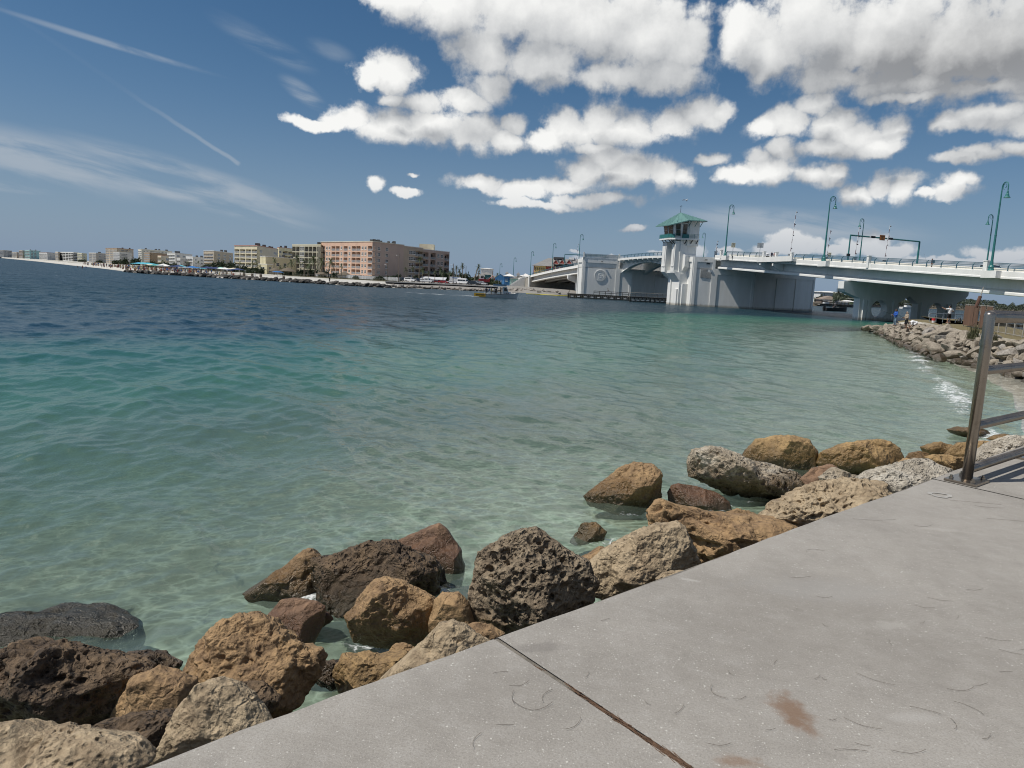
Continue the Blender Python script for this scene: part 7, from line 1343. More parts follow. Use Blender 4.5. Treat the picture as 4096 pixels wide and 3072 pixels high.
# ------------------------------------------------------------------ poles, fences, beach things
MWD = pm('pole_wood', (.15, .12, .095), .9, .2, 3.)
def pole(px, yt, Y, label, arm=True):
    q = at2(px, Y); zt = H(px, yt, Y); o_ = thing('utility_pole', (q.x, q.y, 1.5), 0, label, 'utility pole'); mb = MB(); mb.tube([(0, 0, 0), (0, 0, zt-1.5)], [.17, .12], MWD, 8); mb.build('shaft', o_)
    if arm: mb = MB(); mb.tube([(0, 0, zt-2.4), (-.8, 0, zt-2.1)], .05, MGL, 5); capsule(mb, (-.9, 0, zt-2.15), (-1.2, 0, zt-2.2), .1, .1, MWS, 6); mb.build('lamp', o_)
pole(1594, 1015, 318, 'tall utility pole before the shaded hotel wall'); pole(1549, 1053, 318, 'short wooden pole with a lamp before the pink hotel corner'); pole(1813, 1054, 318, 'utility pole between the red car and the van'); pole(1863, 1065, 380, 'thin pole among the fan palms', False); pole(1914, 1082, 350, 'thin pole right of the leaning palm', False); pole(1970, 1085, 400, 'thin pole beside the teal lookout', False)
MTH = pm('thatch', (.16, .13, .095), .95, .3, 6., bump=.6)
def hut(px, yt, Y, r_, label):
    q = at2(px, Y); zt = H(px, yt, Y); o_ = thing('tiki_hut', (q.x, q.y, 1.5), 0, label, 'hut'); h_ = zt-1.5; mb = MB(); mb.lathe([(r_, h_*.5), (r_*1.02, h_*.55), (r_*.45, h_*.85), (.05, h_)], (0, 0, 0), MTH, 14); mb.build('thatched_roof', o_)
    for k in range(4): a = k*math.pi/2+.5; mb = MB(); mb.tube([(r_*.75*math.cos(a), r_*.75*math.sin(a), 0), (r_*.75*math.cos(a), r_*.75*math.sin(a), h_*.6)], .09, MWD, 6); mb.build('post', o_)
hut(1377, 1087, 335, 3.2, 'thatched hut before the middle of the pink hotel'); hut(1288, 1087, 335, 3., 'thatched hut at the left corner of the pink hotel'); hut(1150, 1070, 340, 3.8, 'wide thatched hut beside the yellow restaurant'); hut(1102, 1070, 340, 2.6, 'small thatched hut under the single palm')
MFV = pm('fence_vinyl', (.42, .43, .44), .7, .1, .5)
f0, f1 = at2(1260, 342), at2(1600, 318); fw = thing('hotel_fence', label='long pale grey fence in front of the pink hotel', cat='fence'); nP = 26
for k in range(nP):
    a = f0.lerp(f1, k/nP); b_ = f0.lerp(f1, (k+1)/nP); d = (b_-a).normalized(); mb = MB(); mb.fbox((a.x, a.y, 0), d, (-d.y, d.x), (.08, -.03), ((b_-a).length-.08, .03), 1.5, 3.2, MFV); mb.build('fence_panel', fw); mb = MB(); mb.box((a.x, a.y, 2.4), (.16, .16, 2.), MWH); mb.build('fence_post', fw)
f0, f1 = at2(1170, 322), at2(1570, 292); fw = thing('dune_fence', label='thin post and rope fence along the dune grass', cat='fence')
for k in range(34): q = f0.lerp(f1, k/33); mb = MB(); mb.tube([(q.x, q.y, 1.2), (q.x, q.y, 2.6)], .05, MTG, 5); mb.build('fence_post', fw)
for z_ in (1.9, 2.5): mb = MB(); mb.tube([(f0.x, f0.y, z_), (f1.x, f1.y, z_)], .025, MTG, 4); mb.build('rope', fw)
# dune grass band
g_ = np.random.default_rng(3); N = 9000; V = []; 
for (pa, pb, Ya, Yb, n, hh) in ((1160, 1580, 318, 294, 6000, .8), (560, 900, 430, 372, 5000, 1.1)):
    u = g_.random(n); A0, A1 = at2(pa, Ya), at2(pb, Yb); X_ = A0.x+(A1.x-A0.x)*u+g_.normal(0, 2.2, n); Y_ = A0.y+(A1.y-A0.y)*u+g_.normal(0, 3.2, n); a = g_.uniform(0, 6.28, n); l_ = hh*g_.uniform(.4, 1., n); w = .16; Bz = np.full(n, 1.3)
    V.append(np.stack([np.stack([X_-np.sin(a)*w, Y_+np.cos(a)*w, Bz], 1), np.stack([X_+np.sin(a)*w, Y_-np.cos(a)*w, Bz], 1), np.stack([X_+np.cos(a)*l_*.4, Y_+np.sin(a)*l_*.4, Bz+l_], 1)], 1).reshape(-1, 3))
V = np.concatenate(V); link('dune_grass', tri_mesh('dune_grass', V, np.arange(len(V)).reshape(-1, 3), [LDRY], False), None, 'olive dune grass between beach and buildings', 'grass', None, 'stuff')
# parasols, shade tents
def parasol(px, off, r_, col, label, kind='parasol'):
    q = shore_pt(px, off); o_ = thing('beach_umbrella' if kind == 'parasol' else 'beach_tent', q, rj.uniform(-.5, .5), label, 'beach umbrella' if kind == 'parasol' else 'tent', 'beach shades'); mt = cloth('shade%02x%02x%02x' % tuple(int(c*255) for c in col), col)
    if kind == 'parasol':
        mb = MB(); mb.tube([(0, 0, 0), (.1, 0, 2.1)], .04, MWS, 5); mb.build('pole', o_); mb = MB(); n = 8; rim = [(r_*math.cos(2*math.pi*k/n), r_*math.sin(2*math.pi*k/n), 1.75) for k in range(n)]; mid = [(x*.55, y*.55, 2.05) for x, y, z in rim]; mb.add(rim+mid+[(.1, 0, 2.2)], [(k, (k+1) % n, n+(k+1) % n, n+k) for k in range(n)]+[(n+k, n+(k+1) % n, 2*n) for k in range(n)], mt); mb.build('canopy', o_)
    else:
        mb = MB(); w = r_; mb.add([(-w, -w*.7, 2.), (w, -w*.7, 2.), (w, w*.7, 2.0), (-w, w*.7, 2.0), (0, 0, 2.7)], [(0, 1, 4), (1, 2, 4), (2, 3, 4), (3, 0, 4)], mt); mb.build('canopy', o_)
        for sx in (-1, 1):
            for sy in (-1, 1): mb = MB(); mb.tube([(sx*w, sy*w*.7, 0), (sx*w, sy*w*.7, 2.)], .04, MWS, 4); mb.build('leg', o_)
CB = {'blue': (.03, .16, .42), 'aqua': (.10, .45, .55), 'navy': (.02, .04, .12), 'white': (.75, .75, .72), 'mint': (.35, .62, .52), 'green': (.06, .26, .20), 'cream': (.66, .60, .45), 'grey': (.32, .34, .36)}
for (px, off, r_, cn, kd, lab) in [(573, 40, 4.2, 'aqua', 'tent', 'large aqua shade tent, left one of the pair by the brown block'), (592, 38, 4.2, 'aqua', 'tent', 'large aqua shade tent, right one of the pair by the brown block'), (555, 45, 2., 'blue', 'tent', 'blue tent left of the aqua pair'), (625, 26, 2.6, 'green', 'parasol', 'green and white umbrella behind the jetty'), (602, 30, 2., 'cream', 'parasol', 'cream umbrella under the aqua tents'), (702, 28, 1.8, 'blue', 'parasol', 'blue umbrella before the grey villa'), (655, 30, 2.2, 'white', 'tent', 'white tent under the grey condominium'), (668, 26, 1.8, 'white', 'parasol', 'white umbrella beside the white tent'), (690, 24, 1.8, 'navy', 'parasol', 'navy umbrella left of the blue one'), (722, 22, 2.2, 'aqua', 'tent', 'pale aqua tent below the grey villa'), (712, 18, 2., 'navy', 'tent', 'navy tent below the grey villa'), (750, 16, 2.2, 'grey', 'parasol', 'grey umbrella below the white block'), (770, 12, 2.4, 'blue', 'tent', 'light blue tent close to the jetty rocks'), (790, 20, 2., 'blue', 'parasol', 'bright blue umbrella below the arched windows'), (808, 18, 2., 'aqua', 'parasol', 'aqua umbrella right of the bright blue one'), (828, 16, 3., 'navy', 'tent', 'dark blue tent, left of a row of three'), (845, 15, 3., 'navy', 'tent', 'dark blue tent, middle of a row of three'), (862, 14, 3., 'navy', 'tent', 'dark blue tent, right of a row of three'), (884, 16, 3.2, 'mint', 'tent', 'mint green tent beside the dark blue row'), (900, 13, 2.6, 'white', 'tent', 'white tent right of the mint one'), (935, 16, 3.4, 'cream', 'tent', 'wide cream tent before the cream condominium'), (950, 14, 2.4, 'navy', 'tent', 'navy tent under the wide cream one'), (640, 20, 1.8, 'grey', 'parasol', 'grey umbrella beside the green one'), (920, 12, 2., 'navy', 'parasol', 'navy umbrella at the right end of the crowd'), (1110, 22, 2.2, 'blue', 'parasol', 'blue umbrella by the small thatched hut')]: parasol(px, off, r_, CB[cn], lab, kd)
for px, lab in ((976, 'rubbish barrel, leftmost on the empty sand'), (1009, 'rubbish barrel right of the leftmost one'), (1043, 'rubbish barrel before the yellow annex'), (1135, 'biggest rubbish barrel, close to the jetty rocks')):
    q = shore_pt(px, 9 if px < 1100 else 6); mb = MB(); mb.lathe([(.42, 0), (.5, .6), (.46, 1.3), (.5, 1.32), (.02, 1.30)], (0, 0, 0), MWD, 12); o_ = mb.build('rubbish_barrel', None, False, lab, 'barrel'); o_.location = q; o_.scale = (.95, .95, .9)
# crowd
CROW = [cloth('c%d' % i, c) for i, c in enumerate([(.02, .02, .025), (.35, .05, .04), (.03, .1, .3), (.6, .6, .58), (.30, .17, .11), (.42, .26, .18), (.06, .06, .07), (.5, .42, .2)])]
mb = MB(); rcr = random.Random(12)
def figure(mb, q, h, seat=False):
    c1, c2, sk = rcr.choice(CROW), rcr.choice(CROW), rcr.choice(CROW[4:6]); a = rcr.uniform(0, 6.28); ex_, ey_ = (math.cos(a), math.sin(a)), (-math.sin(a), math.cos(a)); k = .45 if seat else 1.
    for sg in (-1, 1): mb.fbox(q, ex_, ey_, (sg*.11-.08, -.08), (sg*.11+.08, .08), q.z, q.z+.85*k*h/1.75, sk)
    mb.fbox(q, ex_, ey_, (-.2, -.12), (.2, .12), q.z+.75*k*h/1.75, q.z+(.85*k+.62)*h/1.75, c1); mb.fbox(q, ex_, ey_, (-.21, -.13), (.21, .13), q.z+.6*k*h/1.75, q.z+.86*k*h/1.75, c2); zc = q.z+(.85*k+.75)*h/1.75; capsule(mb, q+Vector((0, 0, zc-q.z-.05)), q+Vector((0, 0, zc-q.z+.05)), .1, .1, sk, 5)
for i in range(230):
    px = rcr.triangular(400, 975, 720) if i > 60 else rcr.uniform(330, 560); q = shore_pt(px, rcr.uniform(3, 34) if px > 500 else rcr.uniform(4, 26)); figure(mb, q, rcr.uniform(1.5, 1.85), rcr.random() < .35)
mb.build('beach_crowd', None, False, 'crowd of beachgoers on the sand behind the jetty', 'crowd', None, 'stuff')
for i, (px, py) in enumerate([(272, 1055), (278, 1057), (302, 1056), (322, 1061), (333, 1061), (338, 1060), (363, 1062), (394, 1063), (311, 1071), (330, 1073), (344, 1071), (256, 1058), (405, 1068)]):
    q = onz(px, py); mb = MB(); figure(mb, Vector((q.x, q.y, -.75 if i % 3 else -.35)), 1.7); mb.build('person', None, False, 'bather standing in the sea off the far beach', 'person', 'bathers off the far beach')
for px, off, lab in ((1020, 7, 'person in white standing by a barrel on the empty sand'), (1318, 6, 'person in black standing on the bank before the pink hotel')):
    q = shore_pt(px, off); person(lab, q, rcr.uniform(0, 6), STAND, SKIN, cloth('white', (.8, .8, .8)) if px < 1100 else cloth('black', (.012, .012, .014)), cloth('denim', (.16, .23, .30)) if px < 1100 else cloth('black', (.012, .012, .014)), HAIR, True, 1, vox=.03, scale=1.05)
# ------------------------------------------------------------------ fenders of the navigation channel
def fender(a, b_, h, label, rail0=0., piles=22, slant=False):
    a = Vector(a); b_ = Vector(b_); d = (b_-a).normalized(); L_ = (b_-a).length; n = Vector((d.y, -d.x, 0)); o_ = thing('timber_fender', (0, 0, 0), 0, label, 'fender')
    for k in range(piles+1): q = a+d*(L_*k/piles); mb = MB(); mb.tube([q-Vector((0, 0, 2)), q+Vector((0, 0, h+.1))], .19, MTG if (slant and k % 2) else MTIM, 7); mb.build('pile', o_)
    for z_ in ((.3, h-.05) if slant else (.25, .75, h-.05)):
        mb = MB(); mb.fbox((a+n*.24), (d.x, d.y), (n.x, n.y), (-.4, -.12), (L_+.4, .12), z_-.14, z_+.14, MTIM); mb.build('waler', o_)
    mb = MB(); mb.fbox(a-n*.5, (d.x, d.y), (n.x, n.y), (-.4, -.45), (L_+.4, .75), h+.08, h+.2, MTG if slant else MTIM); mb.build('deck', o_)
    for z_ in (h+.75, h+1.25): mb = MB(); mb.tube([a+d*(L_*rail0)+Vector((0, 0, z_)), b_+Vector((0, 0, z_))], .075, MTG if slant else MDK, 5); mb.build('rail', o_)
    nr = 9 if slant else 7
    for k in range(nr): q = a+d*(L_*(rail0+(1-rail0)*k/(nr-1))); mb = MB(); mb.tube([q+Vector((0, 0, h+.1)), q+d*(-.3 if slant else 0)+Vector((0, 0, h+1.28))], .08, MTG if slant else MDK, 5); mb.build('rail_post', o_)
    for k in range(9): q = a+d*(L_*(k+.5)/9)+n*.38; mb = MB(); mb.fbox(q, (d.x, d.y), (n.x, n.y), (-.4, -.03), (.4, .03), .40, .66, MWH); mb.build('rub_block', o_)
    return a, b_
fa, fb = fender(onz(2274, 1191), onz(2512, 1203), 1.15, 'long dark timber fender in front of the sealed pier', .42, 30); fender(onz(2520, 1207), onz(2694, 1215), 1.35, 'grey railed timber fender reaching the tower foot', 0., 22, True)
MBD = pm('pelican_brown', (.12, .10, .08), .8, .3, 9.)
def pelican(loc, rz, label, name='pelican', col=MBD):
    o_ = thing(name, loc, rz, label, 'bird'); mb = MB(); capsule(mb, (0, -.25, .28), (0, .15, .42), .10, .17, col); capsule(mb, (0, .2, .5), (0, .28, .75), .06, .05, col); capsule(mb, (0, .24, .8), (0, .27, .95), .055, .05, col); capsule(mb, (0, .3, .96), (0, .36, .97), .07, .055, col); capsule(mb, (0, -.3, .24), (0, -.5, .2), .06, .03, col)
    for sg in (-1, 1): capsule(mb, (sg*.13, .1, .42), (sg*.11, -.35, .26), .08, .03, col); capsule(mb, (sg*.06, 0, .2), (sg*.06, .02, .0), .025, .02, col, 5)
    fuse(mb, 'body', o_, .03, col); mb = MB(); capsule(mb, (0, .4, .94), (0, .68, .74), .03, .015, pm('beak', (.35, .28, .18), .6), 6); mb.build('beak', o_)
q = fa.lerp(fb, .66); pelican((q.x, q.y, 2.42), .5, 'brown pelican perched on the fender rail below the round seal'); pelican((fa.x, fa.y, 1.36), -.6, 'bird perched on the left end of the timber fender')
WB = pm('gull_white', (.75, .76, .78), .7, .1, 5.); GB = pm('gull_grey', (.06, .07, .09), .7, .1, 5.)
q = aty(2746, 800, 120); gl_ = thing('seagull', q, .6, 'seagull in flight above the control tower', 'bird'); mb = MB(); capsule(mb, (-.28, 0, -.08), (.1, 0, .06), .05, .08, WB); capsule(mb, (.15, 0, .10), (.26, 0, .14), .06, .05, WB); fuse(mb, 'body', gl_, .02, WB)
for sg in (-1, 1): mb = MB(); mb.add([(.1, sg*.05, .05), (-.15, sg*.05, -.02), (-.45, sg*.5, -.1 if sg > 0 else -.34), (-.25, sg*.45, .06 if sg > 0 else -.22), (.1, sg*.05, .08), (-.15, sg*.05, .01), (-.45, sg*.5, -.08 if sg > 0 else -.31), (-.25, sg*.45, .09 if sg > 0 else -.19)], [(0, 1, 2, 3), (7, 6, 5, 4), (0, 3, 7, 4), (1, 0, 4, 5), (2, 1, 5, 6), (3, 2, 6, 7)], GB); mb.build('wing', gl_)
# maintenance stairs on the pier wall under the leaf, yellow boom by the far shore
mb = MB(); pass
MYB = pm('boom_yellow', (.62, .50, .05), .6, .15, 2.); mb = MB(); yb = [onz(x, y, .08) for x, y in ((2105, 1175.5), (2160, 1178), (2230, 1182), (2300, 1185), (2335, 1186))]; mb.tube(yb, .16, MYB, 6); mb.build('floating_boom', None, False, 'yellow floating boom along the shore under the bridge', 'boom')
# ------------------------------------------------------------------ tour boat
bl = onz(1895, 1187); br_ = onz(2064, 1186.5); 
b0 = onz(1915, 1187.5); d_ = Vector((1, .06, 0)).normalized(); Lb = 152*b0.y/FPX; boat = thing('tour_boat', b0, math.atan2(d_.y, d_.x), 'white tour boat with a hardtop canopy and yellow stern board', 'boat'); k = Lb/10.4
HU = pm('hull_white', (.66, .67, .66), .35, .06, 1.); HB = pm('hull_line', (.03, .04, .05), .5, .1, 2.); YB_ = pm('stern_yellow', (.62, .36, .02), .5, .1, 2.); LT = pm('letter_dark', (.06, .03, .02), .6, .1, 2.)
ns = 14; vs = []; fs = []
for i in range(ns+1):
    f = i/ns; x = f*10.4; sheer = .85+.62*f**2.2; w = 1.5*(1-max(0, (f-.45)/.55)**2.2)+.03; wb = w*(.78-.45*f**3); 
    vs += [(x+.35*f**3, -w, sheer), (x, -wb, .02), (x*.97, -wb*.3, -.4), (x*.97, wb*.3, -.4), (x, wb, .02), (x+.35*f**3, w, sheer)]
for i in range(ns):
    for j in range(5): fs.append((i*6+j, (i+1)*6+j, (i+1)*6+j+1, i*6+j+1))
fs += [(0, 1, 2, 3, 4, 5), tuple(ns*6+j for j in (5, 4, 3, 2, 1, 0))]
mb = MB(); mb.add(vs, fs, HU); h_ = mb.build('hull', boat); mb = MB(); mb.add([v for i in range(ns+1) for v in (vs[i*6], vs[i*6+5])], [(2*i, 2*i+1, 2*i+3, 2*i+2) for i in range(ns)], HU); 
for v_ in range(len(mb.v)): mb.v[v_] = (mb.v[v_][0], mb.v[v_][1]*.96, mb.v[v_][2]-.35)
mb.build('deck', boat)
for sg in (0, 5): mb = MB(); mb.tube([Vector(vs[i*6+sg])+Vector((0, -.02 if sg == 0 else .02, -.04)) for i in range(ns+1)], .05, HB, 5); mb.build('rub_rail', boat)
mb = MB(); mb.box((4.4, 0, 3.05), (6.0, 2.9, .12), HU); mb.build('canopy', boat); mb = MB(); mb.box((5.6, 0, 3.45), (3.6, 1.6, .5), pm('liferaft_blue', (.03, .08, .14), .6)); mb.build('roof_cover', boat)
for x_ in (1.6, 3.2, 4.9, 6.4):
    for sg in (-1, 1): mb = MB(); mb.tube([(x_, sg*1.38, .75), (x_, sg*1.38, 3.0)], .045, MGL, 5); mb.build('stanchion', boat)
mb = MB(); mb.add([(6.2, -1.3, 1.0), (8.2, -1.0, 1.15), (7.5, -1.15, 3.0), (6.6, -1.32, 3.0), (6.2, 1.3, 1.0), (8.2, 1.0, 1.15), (7.5, 1.15, 3.0), (6.6, 1.32, 3.0)], [(0, 1, 2, 3), (7, 6, 5, 4), (1, 5, 6, 2), (0, 3, 7, 4), (3, 2, 6, 7)], HU); wh_ = mb.build('wheelhouse', boat)
mb = MB(); mb.quad((6.75, -1.30, 1.9), (7.7, -1.16, 1.9), (7.35, -1.20, 2.75), (6.8, -1.33, 2.75), MDG); mb.build('side_window', wh_); mb = MB(); mb.add([(8.2, -1.0, 1.15), (10.1, -.5, 1.4), (10.1, .5, 1.4), (8.2, 1.0, 1.15), (8.0, 0, 1.75)], [(0, 1, 4), (1, 2, 4), (2, 3, 4)], HU); mb.build('foredeck', boat)
mb = MB(); mb.box((.25, -1.56, .62), (3.1, .05, .85), YB_); sb_ = mb.build('stern_board', boat); mb = MB(); rs_ = random.Random(8)
for x_ in (-1.05, -.83, -.61, -.39, -.17, .2, .42, .64, .86, 1.06): mb.box((.25+x_, -1.595, .66), (.055, .02, .36), LT); mb.box((.25+x_+.07, -1.595, .66+rs_.choice((-.14, 0, .14))), (.12, .02, .08), LT); mb.box((.25+x_+.12, -1.595, .70), (.05, .02, .24), LT)
mb.build('board_lettering', sb_, kind='stuff'); mb = MB()
for i_, x_ in enumerate((6.9, 7.3, 7.45, 7.6, 7.95, 8.05, 8.6, 8.75, 8.9, 9.05, 9.2, 9.35)): y_ = -1.30+max(0, x_-6.4)*.13; mb.box((x_, y_-.02, 1.35+.04*i_/3), (.09, .03, .26), LT, Matrix.Rotation(.12, 3, 'Z'))
mb.build('hull_lettering', h_, kind='stuff'); mb = MB(); mb.tube([(5.2, 0, 3.6), (5.2, 0, 5.2)], .03, MGL, 5); mb.build('antenna', boat)
for x_, z_ in ((2.2, 1.0), (3.9, 1.0)): mb = MB(); mb.box((x_, 0, .95), (1.6, 1.6, .5), HU); mb.build('bench', boat)
boat.scale = (k, k, k)
sit = dict(pel=(0, 0, .55), che=(0, .02, .95), nek=(0, .03, 1.12), hed=(0, .05, 1.27), shl=(-.18, .02, 1.05), shr=(.18, .02, 1.05), ell=(-.25, .08, .8), elr=(.25, .08, .8), wrl=(-.16, .32, .72), wrr=(.16, .32, .72), hpl=(-.09, .03, .53), hpr=(.09, .03, .53), knl=(-.1, .45, .52), knr=(.1, .45, .52), anl=(-.1, .48, .1), anr=(.1, .48, .1))
Rb = boat.rotation_euler.to_matrix()
def aboard(x_, y_, z_): return b0+Rb @ (Vector((x_, y_, z_))*k)
for (x_, lab, tp, bt, ps) in ((2.0, 'passenger in a dark top standing at the stern of the tour boat', 'navy', 'charcoal', STAND), (2.75, 'passenger in a blue shirt and light trousers on the tour boat', 'sky', 'white', STAND), (3.4, 'passenger in yellow standing behind the blue one on the tour boat', 'yellow', 'sand', STAND), (4.1, 'passenger in white under the boat canopy', 'white', 'grey', STAND), (4.6, 'passenger in black under the boat canopy', 'black', 'black', STAND), (5.9, 'skipper in dark clothes at the wheelhouse of the tour boat', 'black', 'black', STAND)):
    cc = {'navy': (.02, .025, .05), 'charcoal': (.05, .05, .055), 'sky': (.08, .22, .45), 'white': (.8, .8, .8), 'yellow': (.62, .55, .18), 'sand': (.36, .31, .25), 'grey': (.12, .12, .13), 'black': (.012, .012, .014)}
    person(lab, aboard(x_, -.75, .62), rcr.uniform(0, 6), ps, SKIN, cloth(tp, cc[tp]), cloth(bt, cc[bt]), HAIR, True, 0, vox=.03)
# ------------------------------------------------------------------ behind the bridge: rowboat, marina, mangroves
q = onz(3342, 1245); rb = thing('row_boat', q, .15, 'small dark skiff with one occupant in front of the marina', 'boat'); DH = pm('skiff_dark', (.02, .02, .022), .5, .2, 2.); mb = MB(); vs = []; fs = []; ns = 10
for i in range(ns+1): f = i/ns; x = -2.1+4.2*f; w = .75*(1-max(0, (f-.5)/.5)**2.4)+.02; sh = .55+.35*f**2; vs += [(x, -w, sh), (x, -w*.7, -.1), (x, w*.7, -.1), (x, w, sh)]
for i in range(ns):
    for j in range(3): fs.append((i*4+j, (i+1)*4+j, (i+1)*4+j+1, i*4+j+1))
    fs.append((i*4+1, i*4+2, (i+1)*4+2, (i+1)*4+1))
fs += [(0, 1, 2, 3), tuple(ns*4+j for j in (3, 2, 1, 0))]
mb.add(vs, fs, DH); mb.build('hull', rb); mb = MB(); mb.box((-2.2, 0, .45), (.35, .3, .9), MDK); mb.build('outboard', rb); mb = MB(); mb.box((.3, 0, .62), (.35, 1.3, .06), MTG); mb.build('thwart', rb); sc_ = 1.7; rb.scale = (sc_,)*3
person('rower hunched in the small skiff, white cap', q+Vector((-.3, 0, .35)), 1.6, sit, SKD, cloth('charcoal', (.05, .05, .055)), cloth('grey', (.12, .12, .13)), cloth('white', (.8, .8, .8)), True, 1, None, None, True, .02, 1.5)
def small_boat(px, py, L_, rz, label, T=1):
    q = onz(px, py); o_ = thing('motor_boat', q, rz, label, 'boat', 'boats beyond the bridge'); mb = MB(); vs = []; fs = []; ns = 8
    for i in range(ns+1): f = i/ns; x = (-.5+f)*L_; w = L_*.15*(1-max(0, (f-.5)/.5)**2.2)+.02; sh = L_*.11+L_*.06*f**2; vs += [(x, -w, sh), (x, -w*.7, -.1), (x, w*.7, -.1), (x, w, sh)]
    for i in range(ns):
        for j in range(3): fs.append((i*4+j, (i+1)*4+j, (i+1)*4+j+1, i*4+j+1))
        fs.append((i*4, i*4+3, (i+1)*4+3, (i+1)*4))
    fs += [(0, 1, 2, 3), tuple(ns*4+j for j in (3, 2, 1, 0))]; mb.add(vs, fs, HU); mb.build('hull', o_); mb = MB(); mb.box((-.05*L_, 0, L_*.17), (L_*.3, L_*.2, L_*.12), HU); mb.build('cabin', o_)
    if T: mb = MB(); mb.box((-.05*L_, 0, L_*.34), (L_*.32, L_*.24, .1), HU); mb.build('hardtop', o_)
    for sg in (-1, 1): mb = MB(); mb.tube([(-.15*L_, sg*L_*.09, L_*.1), (-.15*L_, sg*L_*.09, L_*.34)], .05, MGL, 4); mb.build('stay', o_)
small_boat(3306, 1225, 8, .1, 'white boat moored at the left end of the marina dock'); small_boat(3412, 1228.5, 12, -.1, 'large white boat at the right end of the marina dock'); small_boat(3630, 1236, 9, .3, 'motor boat crossing behind the holed bridge pier'); small_boat(3425, 1226, 8, .4, 'small white boat behind the large moored one'); small_boat(3325, 1224, 7, .2, 'small white boat beside the marina house', 0)
DK0, DK1 = onz(3318, 1226), onz(3440, 1231); dk = thing('marina_dock', label='dark timber dock of the marina', cat='dock'); dd = (DK1-DK0).normalized()
mb = MB(); mb.fbox(DK0, (dd.x, dd.y), (-dd.y, dd.x), (-6, 0), ((DK1-DK0).length, 4), .9, 1.2, MTIM); mb.build('deck', dk)
for kk in range(26): q = DK0+dd*((DK1-DK0).length*kk/25); mb = MB(); mb.tube([(q.x, q.y, -1), (q.x, q.y, 2.2 if kk % 3 == 0 else 1.1)], .16, MTIM, 6); mb.build('pile', dk)
def mz(px, Y): q = at2(px, Y); return Vector((q.x, q.y, 0))
MSHORE = [onz(3250, 1223), onz(3330, 1225.5), onz(3420, 1228), onz(3470, 1228.5), onz(3560, 1229.5), onz(3700, 1234), onz(3900, 1244), onz(4200, 1259), onz(4700, 1285)]
V = [];
for off, z_ in ((-4, -1.), (0, .1), (6, 1.2), (60, 1.5), (900, 1.6)):
    for q in MSHORE: e = Vector((q.x, q.y)); e2 = e+e.normalized()*off; V.append((e2.x, e2.y, z_))
ms = grid_mesh('mangrove_shore', np.array(V), 5, len(MSHORE), [pm('mud_shore', (.13, .11, .08), .9, .3, .3)]); ms.flip_normals(); link('mangrove_shore', ms, label='low wooded shore beyond the bridge', kind='structure')
gable_house('marina_house', 'white modern house with flat roofs beyond the bridge', mz(3316, 385), 11, 10, 1.2, H(3316, 1168, 385), H(3316, 1165, 385), WHT, MWH, hip=.3, wins=3); gable_house('marina_shed', 'brown roofed shed at the marina', mz(3322, 362), 9, 7, 1.2, H(3322, 1196, 362), H(3322, 1184, 362), fill((.16, .13, .11)), fill((.26, .21, .17)), hip=.4, wins=2); gable_house('yellow_marina_store', 'pale yellow store at the marina dock', mz(3398, 352), 7, 5, 1.2, H(3398, 1204, 352), H(3398, 1201, 352), fill((.66, .66, .28)), MWH, hip=.5, wins=3); gable_house('marina_office', 'low grey office on the marina dock', mz(3365, 350), 8, 4, 1.2, H(3365, 1206, 350), H(3365, 1202, 350), fill((.40, .36, .32)), GRF, hip=.5, wins=4)
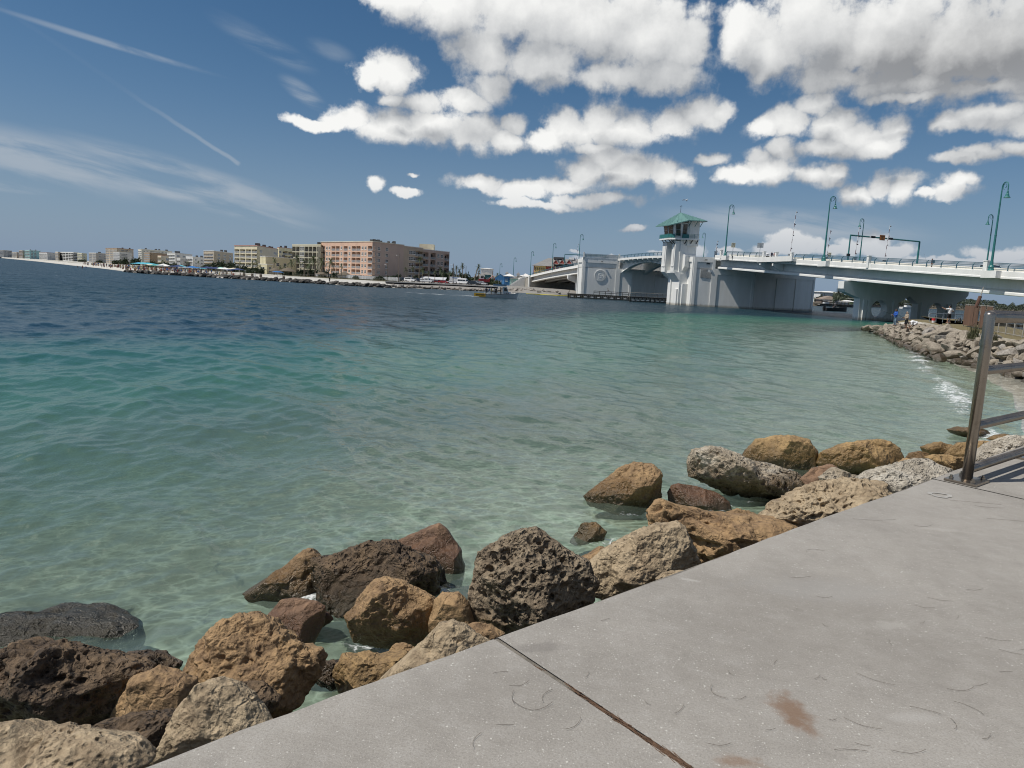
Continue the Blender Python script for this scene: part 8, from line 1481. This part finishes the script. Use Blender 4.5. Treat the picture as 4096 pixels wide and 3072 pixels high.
# Norfolk pine: tiers of drooping branches
q = at2(3363, 372); zt = H(3363, 1136, 372); npn = thing('norfolk_pine', (q.x, q.y, 1.3), 0, 'tall dark Norfolk pine beyond the bridge', 'tree'); hh = zt-1.3; mb = MB(); mb.tube([(0, 0, 0), (.1, 0, hh*.5), (0, 0, hh)], [.4, .25, .04], MTRK, 7); mb.build('trunk', npn); mb = MB(); rs_ = random.Random(6)
for ti in range(22):
    z_ = hh*(.16+.82*ti/22); L_ = (hh*.20)*(1-(ti/22)**1.3)+.4; L_ = min(L_, hh*.05*(3+ti)); nbr = 7
    for kk in range(nbr):
        a = kk*6.28/nbr+ti*.7+rs_.uniform(-.2, .2); l2 = L_*rs_.uniform(.8, 1.1); o3 = Vector((0, 0, z_))
        for j in range(9):
            f = .12+.88*j/9; c_ = o3+Vector((math.cos(a)*l2*f, math.sin(a)*l2*f, l2*(.12*f-.05))); w = .42*(1.2-f*.5)
            for _ in range(3): r1 = Vector((rs_.gauss(0, 1), rs_.gauss(0, 1), rs_.gauss(0, .5)))*w*.55; r2 = Vector((rs_.gauss(0, 1), rs_.gauss(0, 1), rs_.gauss(0, .5)))*w*.45; mb.tri(c_-r1*.5, c_+r2, c_+r1*.8, LDK)
mb.build('crown', npn)
def mtree(px, yt, Y, w, kk, lab): bush(px, yt, Y, w, kk, lab, 'marina_tree', 1.2)
mtree(3335, 1180, 380, 4.5, 1, 'dark tree left of the Norfolk pine'); mtree(3385, 1188, 375, 4.5, 0, 'green tree right of the Norfolk pine'); mtree(3405, 1190, 378, 4., 1, 'dark tree over the yellow marina store'); mtree(3300, 1180, 376, 4., 1, 'dark tree before the white marina house')
palm(3388, 1180, 0, 366, 0, 'palm beside the yellow marina store'); palm(3345, 1182, 0, 372, 1, 'palm left of the Norfolk pine')
g_ = np.random.default_rng(8); n = 26000; u = g_.random(n)*7.3; i0 = np.minimum(u.astype(int), 7); f = u-i0; MS = np.array([[q.x, q.y] for q in MSHORE[1:]+[MSHORE[-1]]]); base = MS[np.minimum(i0, 7)]*(1-f)[:, None]+MS[np.minimum(i0+1, 8-1)]*f[:, None]
dirs = base/np.linalg.norm(base, axis=1)[:, None]; dep_m = g_.random(n)*28+2; pos = base+dirs*dep_m[:, None]; hm = (5.2+2.8*fbm(np.column_stack([base*.045, np.zeros(n)]), 3)+1.5*fbm(np.column_stack([base*.3, np.zeros(n)]), 2))*(.6+.4*np.minimum(1, dep_m/14)); hm = hm*(np.linalg.norm(base, axis=1)/430.)**.7; zc = .6+hm*g_.random(n)**.45
d1 = g_.normal(size=(n, 3)); d1 /= np.linalg.norm(d1, axis=1)[:, None]; d2 = np.cross(d1, g_.normal(size=(n, 3))); d2 /= np.linalg.norm(d2, axis=1)[:, None]; C3_ = np.column_stack([pos, zc]); sz = g_.uniform(.5, 1.0, n)[:, None]
V = np.stack([C3_-d1*sz, C3_+d2*sz*.6, C3_+d1*sz], 1).reshape(-1, 3); link('mangroves', tri_mesh('mangroves', V, np.arange(3*n).reshape(-1, 3), [LGY], False), None, 'long low mangrove wood on the far shore beyond the bridge', 'mangroves', None, 'stuff')
